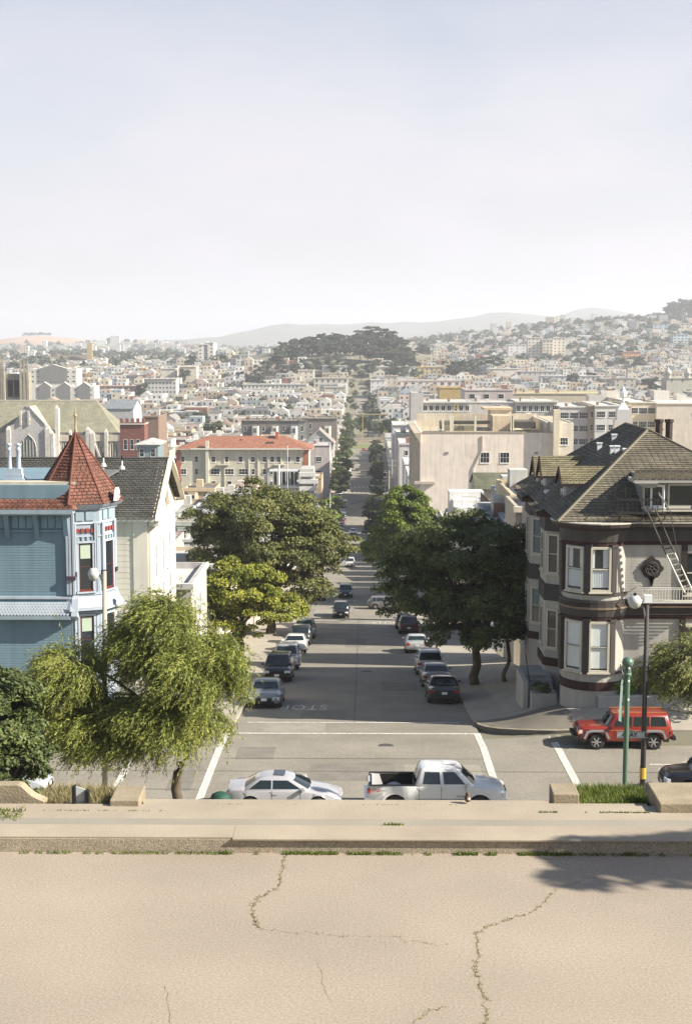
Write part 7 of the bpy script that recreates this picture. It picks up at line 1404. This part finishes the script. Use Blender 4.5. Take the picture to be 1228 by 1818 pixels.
# ---------------- the crowded slopes: house kinds, then every house placed one by one ----------------
def proto(kind, w_, d, h):
    e = empty('row_house'); hx = w_/2; b = MB(); b.box(-hx, hx, 0, d, -8, h)
    if kind == 'gable': b.slab([(-hx,.01,h),(hx,.01,h),(0,.01,h+2.5)], (0,d-.02,0))
    b.build('wall', 'paint', e)
    if kind in ('flat','bay','block'):
        MB().box(-hx+.3, hx-.3, .3, d-.3, h-.1, h+.05).build('roof', 'flatroof', e); MB().box(-hx-.05, hx+.15, -.4, .2, h-.2, h+.6).build('cornice', 'paint', e); 
        MB().box(hx-.25, hx, .2, d, h, h+.45).box(-hx, -hx+.25, .2, d, h, h+.45).box(-hx+.25, hx-.25, d-.25, d, h, h+.45).build('parapet', 'paint', e)
        MB().box(-hx*.4, -hx*.4+1.6, d*.5, d*.5+2, h, h+1.9).build('roof_hatch', 'paint', e)
    elif kind == 'gable':
        r = MB()
        for s in (-1,1): r.hexa([(s*(hx+.4),-.4,h-.35),(s*(hx+.4),d+.2,h-.35),(0,d+.2,h+2.5),(0,-.4,h+2.5)][::s], [(s*(hx+.4),-.4,h-.1),(s*(hx+.4),d+.2,h-.1),(0,d+.2,h+2.75),(0,-.4,h+2.75)][::s])
        r.build('roof', 'flatroof', e)
    elif kind == 'hip':
        r = MB(); A = [(-hx-.5,-.5,h),(hx+.5,-.5,h),(hx+.5,d+.5,h),(-hx-.5,d+.5,h)]; p, q = (0,hx,h+2.4), (0,d-hx,h+2.4); r.face([A[0],A[1],p]); r.face([A[1],A[2],q,p]); r.face([A[2],A[3],q]); r.face([A[3],A[0],p,q]); r.build('roof', 'flatroof', e); MB().box(-hx-.5,hx+.5,-.5,d+.5,h-.25,h-.01).build('eave', 'paint', e)
    if kind == 'bay': MB().prism([(-hx+.5,0),(-hx+1.2,-1),(-hx+2.9,-1),(-hx+3.6,0)], -4, h-.4).build('bay', 'paint', e)
    nz = 3 if kind != 'block' else 4
    for z in range(nz):
        zz = h-2.6-z*3.2
        for u in ([-hx+2.05, hx-1.9] if kind == 'bay' else ([-hx*.5, hx*.5] if kind != 'block' else [-hx*.75,-hx*.25,hx*.25,hx*.75])):
            window(e, (u, -1.0 if kind == 'bay' and u < 0 else 0, zz), 1.5, 1.7, one=True)
        if z < 2:
            for u in (d*.3, d*.65): window(e, (hx, u, zz), 1.1, 1.5, face='w', one=True)
    e['category'] = 'house'; return e
PR = [proto('bay',7.4,14,10.5), proto('flat',7.4,13,9.5), proto('gable',7.2,14,8.6), proto('hip',8.6,14,8.8), proto('block',14,15,11.5), proto('bay',7.4,12,12)]
KN = ['bay-fronted flat-roofed','flat-roofed','gabled','hip-roofed','wide flat-roofed','tall bay-fronted']
bpy.context.view_layer.update()
for p in PR: index_kids(p)
PAL = [('white',(.64,.63,.60)),('cream',(.60,.53,.41)),('pale grey',(.50,.50,.49)),('tan',(.47,.38,.28)),('blue-grey',(.33,.38,.42)),('pinkish',(.55,.43,.38)),('grey-green',(.34,.37,.32)),('dark grey',(.20,.20,.20)),('ochre',(.42,.33,.21)),('off-white',(.58,.56,.52)),('brick red',(.28,.13,.09)),('pale yellow',(.55,.50,.39))]
PW = [18,15,11,11,5,6,5,7,3,16,3,4]
RFC = [(.36,.35,.33),(.24,.23,.21),(.46,.44,.40),(.13,.125,.12),(.28,.23,.18),(.18,.13,.10),(.16,.17,.14)]
occ = []       # footprints of the specially built ones
for o in bpy.data.objects:
    if o.type == 'MESH' and o.parent and o.name.split('.')[0] == 'wall' and not o.parent.name.startswith('row_house.') or (o.type == 'MESH' and o.parent and o.parent.name.split('.')[0] == 'church'):
        m = o.matrix_world; c = [m @ Vector(v) for v in o.bound_box]; xs_ = [v.x for v in c]; ys_ = [v.y for v in c]; occ.append((min(xs_)-2, max(xs_)+2, min(ys_)-4, max(ys_)+3))
def free(x, y, w_, d): return not any(x-w_/2 < b_ and x+w_/2 > a_ and y < d_ and y+d > c_ for a_, b_, c_, d_ in occ)
def inview(x, y, z):
    px = 614+F*(x*cos(R(YAW))+y*sin(R(YAW)))/(y*cos(R(YAW))) ; return -60 < px < 1290
HR = random.Random(19); cand = []; row = 0; y = 128.0; park = lambda x, y: ((x+22)/112)**2+((y-1425)/150)**2 < 1
while y < 2300:
    rowname = row
    for side in (-1, 1):
        x = 11.5 if y < 1290 else 4; k = 0
        while x < y*.30+20:
            kd = HR.choices(range(6), [34,26,11,8,8 if y > 420 else 0,18])[0]; w_ = 14.2 if kd == 4 else (9 if kd == 3 else 7.7); xc = side*(x+w_/2)+HR.uniform(-.1,.1)+(-.4)
            gap = HR.random() < .10
            if not gap and free(xc, y, w_, 15) and inview(xc, y, 0) and not park(xc, y) and not (y > 700 and y < 790 and abs(xc) < 40): 
                cand.append((xc, y+HR.uniform(-1.2,1.2), kd, side, row, k))
            x += w_+(HR.uniform(4,9) if gap else 0); k += 1
    y += (24.5, 27.9)[row%2]*(1 if y < 1300 else 1.25); row += 1
ORD = ['first','second','third','fourth','fifth','sixth','seventh','eighth','ninth','tenth','eleventh','twelfth','thirteenth','fourteenth','fifteenth','sixteenth','seventeenth','eighteenth','nineteenth','twentieth']+[f'{i}th' for i in range(21, 99)]
# the first 160 sq m counted by nearness: 290 individuals
near = [c for c in cand if not (c[1] < 260 and c[3] > 0 and c[0] < 60 and c[1] < 120)][:290]; far = [c for c in cand if c not in near]
zlo = lambda x, y: g1(x, y)
for i, (x, y, kd, sd, rw_, k) in enumerate(near):
    cn, cc_ = HR.choices(PAL, PW)[0]; j = HR.uniform(.85, 1.12); cc_ = tuple(c*j for c in cc_); rc = HR.choice(RFC)
    hgt = HR.uniform(-1.8, 1.2)-(2.2 if y < 300 else 0)
    e = copy_tree(PR[kd], (x, y, zlo(x, y)+hgt), HR.choice((0,0,0,.02,-.02)), f'{cn} {KN[kd]} house, {ORD[k]} {"left" if sd < 0 else "right"} of the street in the {ORD[rw_]} row back', group='houses crowded on the city slopes')
    tr = tuple(min(.72, c*1.3) for c in cc_) if HR.random() < .6 else (.55,.53,.48)
    for ch in e.children:
        n = ch.name.split('.')[0]
        if n in ('wall','parapet','bay'): ch.color = (*cc_, 1)
        elif n == 'roof': ch.color = (*rc, 1)
        elif n in ('cornice','eave','roof_hatch'): ch.color = (*tr, 1)
for p in PR:
    for ch in list(p.children): bpy.data.objects.remove(ch)
    bpy.data.objects.remove(p)
# the rest, too many and too small to count: one mass
def mass(name, items, seed, mat='farhouse'):
    g = np.random.default_rng(seed); V = []; Fc = []; Cc = []; i = 0
    for (x, y, z, w_, d, h, col, gab, rc) in items:
        a, b_ = x-w_/2, x+w_/2; t = z+h; bt = z-6
        V += [(a,y,bt),(b_,y,bt),(b_,y+d,bt),(a,y+d,bt),(a,y,t),(b_,y,t),(b_,y+d,t),(a,y+d,t)]
        for f in ((0,1,5,4),(1,2,6,5),(3,0,4,7)): Fc.append([i+q for q in f]); Cc.append(col)
        if gab: V += [(x,y,t+gab),(x,y+d,t+gab)]; Fc += [[i+5,i+6,i+9,i+8],[i+7,i+4,i+8,i+9],[i+4,i+5,i+8,i+8]]; Cc += [rc,rc,col]; i += 10
        else: Fc.append([i+4,i+5,i+6,i+7]); Cc.append(rc); i += 8
        for zz in range(max(1, int(h/3.4))):
            for u in range(max(2, int(w_/3.4))):
                uu = a+w_*(u+.5)/max(2, int(w_/3.4)); z0 = t-2.6-zz*3.3; V += [(uu-.6,y-.06,z0),(uu+.6,y-.06,z0),(uu+.6,y-.06,z0+1.5),(uu-.6,y-.06,z0+1.5)]; Fc.append([i,i+1,i+2,i+3]); Cc.append((.045,.05,.055)); i += 4
        u = y+d*.5; z0 = t-2.8; V += [(b_+.05,u-.6,z0),(b_+.05,u+.6,z0),(b_+.05,u+.6,z0+1.5),(b_+.05,u-.6,z0+1.5)]; Fc.append([i,i+1,i+2,i+3]); Cc.append((.045,.05,.055)); i += 4
    Fc = [f if len(set(f)) == 4 else f for f in Fc]
    me = bpy.data.meshes.new(name); me.from_pydata(V, [], [tuple(dict.fromkeys(f)) for f in Fc]); a = me.attributes.new('col', 'FLOAT_COLOR', 'FACE'); a.data.foreach_set('color', np.array([(*c, 1) for c in Cc], dtype=np.float32).ravel()); me.materials.append(MATS[mat])
    return tag(obj(name, me), kind='stuff')
items = []
def rc_(): c = np.array(HR.choices(PAL, PW)[0][1])*HR.uniform(.82, 1.15); return tuple(c)
for (x, y, kd, sd, rw_, k) in far: items.append((x, y, zlo(x,y), 7.4 if kd != 4 else 14, 13, HR.uniform(7.5, 12), rc_(), HR.choice((0,0,0,0,0,2.4)), HR.choice(RFC)))
mass('houses', items, 1)
items = []; y = 2300.0
while y < 6200:
    st_ = 60 if y < 3400 else 120
    x = -y*.30
    while x < y*.32:
        w_ = HR.uniform(7.5, 16) if y < 3400 else HR.uniform(12, 30); z = zlo(x, y)
        tan_ = math.exp(-((x+1125)/330)**2-((y-5000)/420)**2) > .25
        if HR.random() < (.56 if x > 0 or y < 3600 else .5) and not tan_ and not (x > 560 and 2600 < y < 3200 and HR.random() < .7): items.append((x, y+HR.uniform(-18, 18), z, w_, 13, HR.uniform(6.5, 11) if HR.random() < .95 else HR.uniform(14, 26), rc_(), HR.choice((0,0,0,0,2.2)), HR.choice(RFC)))
        x += w_*HR.uniform(1.05, 2.0)
    y += st_
mass('houses', items, 2)
# ---------------- trees of the middle distance: kinds built once, each copy its own thing ----------------
def ptree(mat, parts, n, size, h, seed, r0=.22, th=.35):
    e = tree((0,0,0), h, parts, n, size, mat, seed, 'x', r0, th); return e
TP = {'round': ptree('leaf_mid', [((0,0,6),(3.4,3.4,2.9),38,.95)], 3600, .30, 9, 81), 'wide': ptree('leaf_bright', [((0,0,5.2),(4.4,4,2.4),44,.9), ((2.2,0,4.2),(2,2,1.5),14,.7)], 4200, .30, 7.6, 82), 'dark': ptree('leaf_far', [((0,0,6.5),(3.6,3.4,3.9),40,1.05)], 3600, .32, 10.5, 83), 'conifer': ptree('leaf_far', [((0,0,4),(2.8,2.8,2.2),26,.8), ((0,0,7.2),(2.0,2,2.2),20,.65), ((0,0,10.2),(1.1,1.1,2.0),12,.5)], 3600, .28, 12, 84, th=.7), 'olive': ptree('leaf_olive', [((0,0,5),(3.0,3.0,2.5),30,.9)], 3200, .28, 7.5, 85), 'pine': ptree('leaf_far', [((0,0,10.5),(4.2,4,1.6),26,1.0), ((1.5,0,8.2),(3,3,1.2),14,.9), ((-2,0,7),(2.4,2,1.0),10,.8)], 3400, .30, 12, 86, th=.75)}
bpy.context.view_layer.update()
for p in TP.values(): index_kids(p)
TN = 0; TR_ = random.Random(33)
def put(kind, x, y, s, label, group=None, dz=0):
    e = copy_tree(TP[kind], (x, y, g1(x, y)+dz), TR_.uniform(0, 6.2), label); e.scale = (s*TR_.uniform(.9,1.1), s*TR_.uniform(.9,1.1), s*TR_.uniform(.9,1.1)); e['category'] = 'tree'
    if group: e['group'] = group
    return e
KT = {'round':'round mid-green tree','wide':'spreading yellow-green tree','dark':'dense dark green tree','conifer':'pointed dark conifer','olive':'small olive-green tree','pine':'flat-topped dark pine'}
def row_trees(lst, grp, where):
    for k, (kind, px, Y_, s) in enumerate(lst): put(kind, ax(px, Y_), Y_, s, f'{KT[kind]}, {ORD[k]} {where}', grp)
row_trees([('wide',583,330,.92),('olive',574,322,.9),('wide',590,372,1.0),('olive',566,365,.8),('round',603,432,1.0),('wide',606,462,1.0),('round',600,480,1.0),('round',609,505,1.05),('wide',606,530,1.1),('round',612,560,1.15),('wide',610,590,1.1),('round',616,625,1.1),('wide',612,650,1.2),('round',617,690,1.2),('dark',604,700,1.1)], 'street trees on the left of the far street', 'down the left side of the far street')
row_trees([('dark',668,300,.85),('olive',672,322,.95),('round',670,345,.95),('dark',664,375,.9),('olive',668,400,.9),('round',671,425,.9),('dark',669,450,.85),('round',668,480,.9),('olive',668,520,.95),('dark',667,560,.9),('round',668,600,.9),('olive',668,660,.9)], 'street trees on the right of the far street', 'down the right side of the far street')
row_trees([('wide',678,770,1.3),('wide',700,790,1.3),('wide',722,800,1.2),('conifer',680,835,1.0),('dark',653,760,1.3),('round',640,790,1.0),('dark',690,760,1.2),('wide',640,830,1.1),('round',665,870,1.1),('dark',650,900,1.0),('round',622,780,1.2),('wide',618,820,1.1),('round',616,860,1.0),('round',655,950,1.1),('round',630,960,.9),('dark',660,1010,1.1),('round',622,1010,1.0),('round',652,1080,1.0),('round',630,1090,.9),('dark',655,1150,1.1),('round',624,1160,1.0),('round',640,1230,1.1)], 'trees where the street climbs the park hill', 'along the street climbing the park hill')
row_trees([('conifer',549,640,1.15),('dark',378,650,1.5),('conifer',370,660,1.3),('dark',395,680,1.2),('dark',410,660,1.1),('olive',425,655,1.0),('round',440,665,1.0),('dark',345,690,1.0),('conifer',334,700,.9),('round',300,700,1.0),('olive',286,660,.9),('conifer',252,620,1.1),('conifer',241,640,1.2),('conifer',205,600,1.0),('round',196,590,.9),('conifer',212,590,.9),('round',228,600,.8),('olive',320,640,.8),('round',340,730,1.1),('dark',360,800,1.3),('wide',300,760,1.0),('round',460,700,.8),('round',330,820,1.1),('dark',262,1000,1.4),('dark',256,1060,1.5),('round',285,1000,1.2),('dark',330,1200,1.6),('round',300,1150,1.3),('dark',342,1330,1.8),('round',395,1000,1.2),('round',410,1100,1.2),('dark',462,1150,1.6),('conifer',467,1180,2.0),('conifer',456,1200,1.8),('dark',446,1170,1.4),('dark',475,1210,1.8),('dark',430,1210,1.4),('round',470,960,1.2),('round',500,950,1.0),('round',515,900,1.0),('round',480,880,.9),('dark',400,1330,1.3)], 'trees scattered on the left slopes', 'scattered over the left slopes')
row_trees([('dark',1145,640,1.4),('dark',1160,650,1.3),('round',1120,640,1.1),('wide',1110,650,1.0),('dark',1200,640,1.4),('dark',1215,650,1.2),('round',1000,640,1.3),('wide',975,620,1.4),('round',1012,650,1.2),('dark',1025,660,1.1),('round',990,650,1.2),('dark',965,700,1.3),('wide',950,680,1.2),('round',930,720,1.0),('dark',880,760,1.0),('round',860,720,.9),('round',840,700,.8),('dark',1035,690,1.0),('dark',1150,1080,2.0),('dark',1060,900,1.4),('round',1050,860,1.2),('round',1090,840,1.0),('dark',940,1000,1.2),('dark',905,960,1.0),('round',925,930,1.1),('dark',1010,1180,1.6),('dark',1045,1250,1.5),('dark',860,1050,1.1),('round',780,900,1.0),('dark',795,920,1.2),('round',765,880,.9),('round',740,930,.9),('wide',805,1000,1.0),('dark',1190,900,1.3),('round',1215,850,1.2),('dark',1130,1500,1.8),('dark',1075,1450,1.6)], 'trees scattered on the right slopes', 'scattered over the right slopes')
# the wooded park hill: large dark trees one can tell apart
for k in range(78):
    px = 484+k*3.25+TR_.uniform(-4,4); back = k%3; Yh = (1330,1385,1440)[back]+TR_.uniform(-18,18)-70*(abs(px-600)/130)**2
    top = np.interp(px, [484,500,520,560,600,625,634,650,668,690,715,740], [622,604,598,590,585,592,584,581,584,588,600,630]); xx_ = ax(px,Yh); hh = az(top,Yh)-g1(xx_,Yh); s_ = max(.8, min(2.6, hh/10.8))*(1 if back == 2 else .86 if back == 1 else .72)
    kd = 'pine' if (px > 626 and back == 2 and k%2) else ('dark' if k%7 else 'round'); e = put(kd, xx_, Yh, s_, f'{KT[kd]} of the park hill, {ORD[k]} in the wood on the skyline', 'big trees of the wooded park hill', dz=-1.5)
    e.scale.x *= 1.15; e.scale.y *= 1.1
hillp = strip('lawn', -120, 80, 1180, 1560, .02, 'ground', nx=18)
for k in range(44):
    px = 482+k*6.0+TR_.uniform(-3,3)
    if 632 < px < 652: continue
    Yh = 1235+TR_.uniform(-15,40)
    put('dark' if k%3 else 'round', ax(px,Yh), Yh, 1.05+TR_.uniform(0,.35), f'dark tree at the front foot of the park wood, {ORD[k]} from the left', 'front trees of the wooded park hill')

for k, (px, Yh, s) in enumerate([(798,1250,1.6),(808,1260,1.8),(820,1250,1.8),(832,1265,1.7),(812,1240,1.5),(848,1300,1.4),(860,1310,1.5),(872,1300,1.5),(884,1320,1.3)]): put('dark' if px < 840 else 'pine', ax(px,Yh), Yh, s, f'dark tree in the clump right of the park hill, {ORD[k]} from the left', 'dark tree clump right of the park hill')
for k in range(16): px = 1175+k*5+TR_.uniform(-2,2); Yh = 2680+TR_.uniform(-60,100); put('dark', ax(px,Yh), Yh, 2.7+TR_.uniform(0,.9), f'dark hilltop tree at the right skyline, {ORD[k]} from the left', 'dark wood on the right hilltop')
for k in range(14): px = 50+k*3.6; put('dark', ax(px,5000), 5000, 1.0+TR_.uniform(0,.8), f'tiny tree on the bare tan hill, {ORD[k]} from the left', 'pines on the bare tan hill')
for p in TP.values():
    for ch in list(p.children): bpy.data.objects.remove(ch)
    bpy.data.objects.remove(p)
# tree cover on the far slopes, past counting
def woods(n, xr, yr, size, seed, cond=None, name='woods', lo=3, hi=8):
    g = np.random.default_rng(seed); V = []; T = []
    c = 0
    while c < n:
        y_ = g.uniform(*yr); x_ = g.uniform(-.30, .31)*y_
        if cond and not cond(x_, y_): c += .02; continue
        c += 1; z_ = g1(x_, y_); r = g.uniform(lo, hi); m = 70
        q = g.normal(size=(m,3)); q /= np.linalg.norm(q, axis=1, keepdims=True); q[:,2] = np.abs(q[:,2]); rr_ = g.uniform(.6,1,(m,1))
        Pp = np.array([x_,y_,z_+r*.55+2.2])+q*rr_*np.array([r*g.uniform(.8,1.5),r,r*1.15]); nn = q+g.normal(0,.45,(m,3)); V.append(leaves(Pp, nn, size*r/4, .7, None, g)); T.append(np.clip(g.random()*.5+g.random(m)*.45, 0, 1))
    return tag(leafmesh(np.concatenate(V), np.concatenate(T), name, 'leaf_far'), kind='stuff')
pk_ = lambda x, y: not (((x+22)/112)**2+((y-1425)/150)**2 < 1) and abs(x) > 12
woods(620, 0, (640, 1500), .85, 91, pk_, lo=2.8, hi=5.2); woods(1100, 0, (1500, 3100), 1.2, 92, lambda x, y: pk_(x, y) and (x > -50 or True), lo=4.5, hi=9)
woods(800, 0, (3100, 6000), 1.3, 93, lambda x, y: not math.exp(-((x+1125)/300)**2-((y-5000)/420)**2) > .3, lo=4.5, hi=9)
woods(60, 0, (4400, 5600), 1.6, 94, lambda x, y: .18 < math.exp(-((x+1125)/300)**2-((y-5000)/420)**2) < .55 and x < -900, lo=4, hi=8)
# ---------------- the air between ----------------
hzm = bpy.data.materials.new('haze'); hzm.use_nodes = True; n = hzm.node_tree.nodes; n.clear(); o_ = n.new('ShaderNodeOutputMaterial'); v_ = n.new('ShaderNodeVolumePrincipled'); v_.inputs['Density'].default_value = 1.6e-4; v_.inputs['Color'].default_value = (.88,.91,.98,1); v_.inputs['Anisotropy'].default_value = .2; hzm.node_tree.links.new(v_.outputs[0], o_.inputs['Volume']); MATS['haze'] = hzm
tag(MB().box(-5200, 5200, -420, 12500, -62, 235).build('haze', 'haze'), kind='stuff')
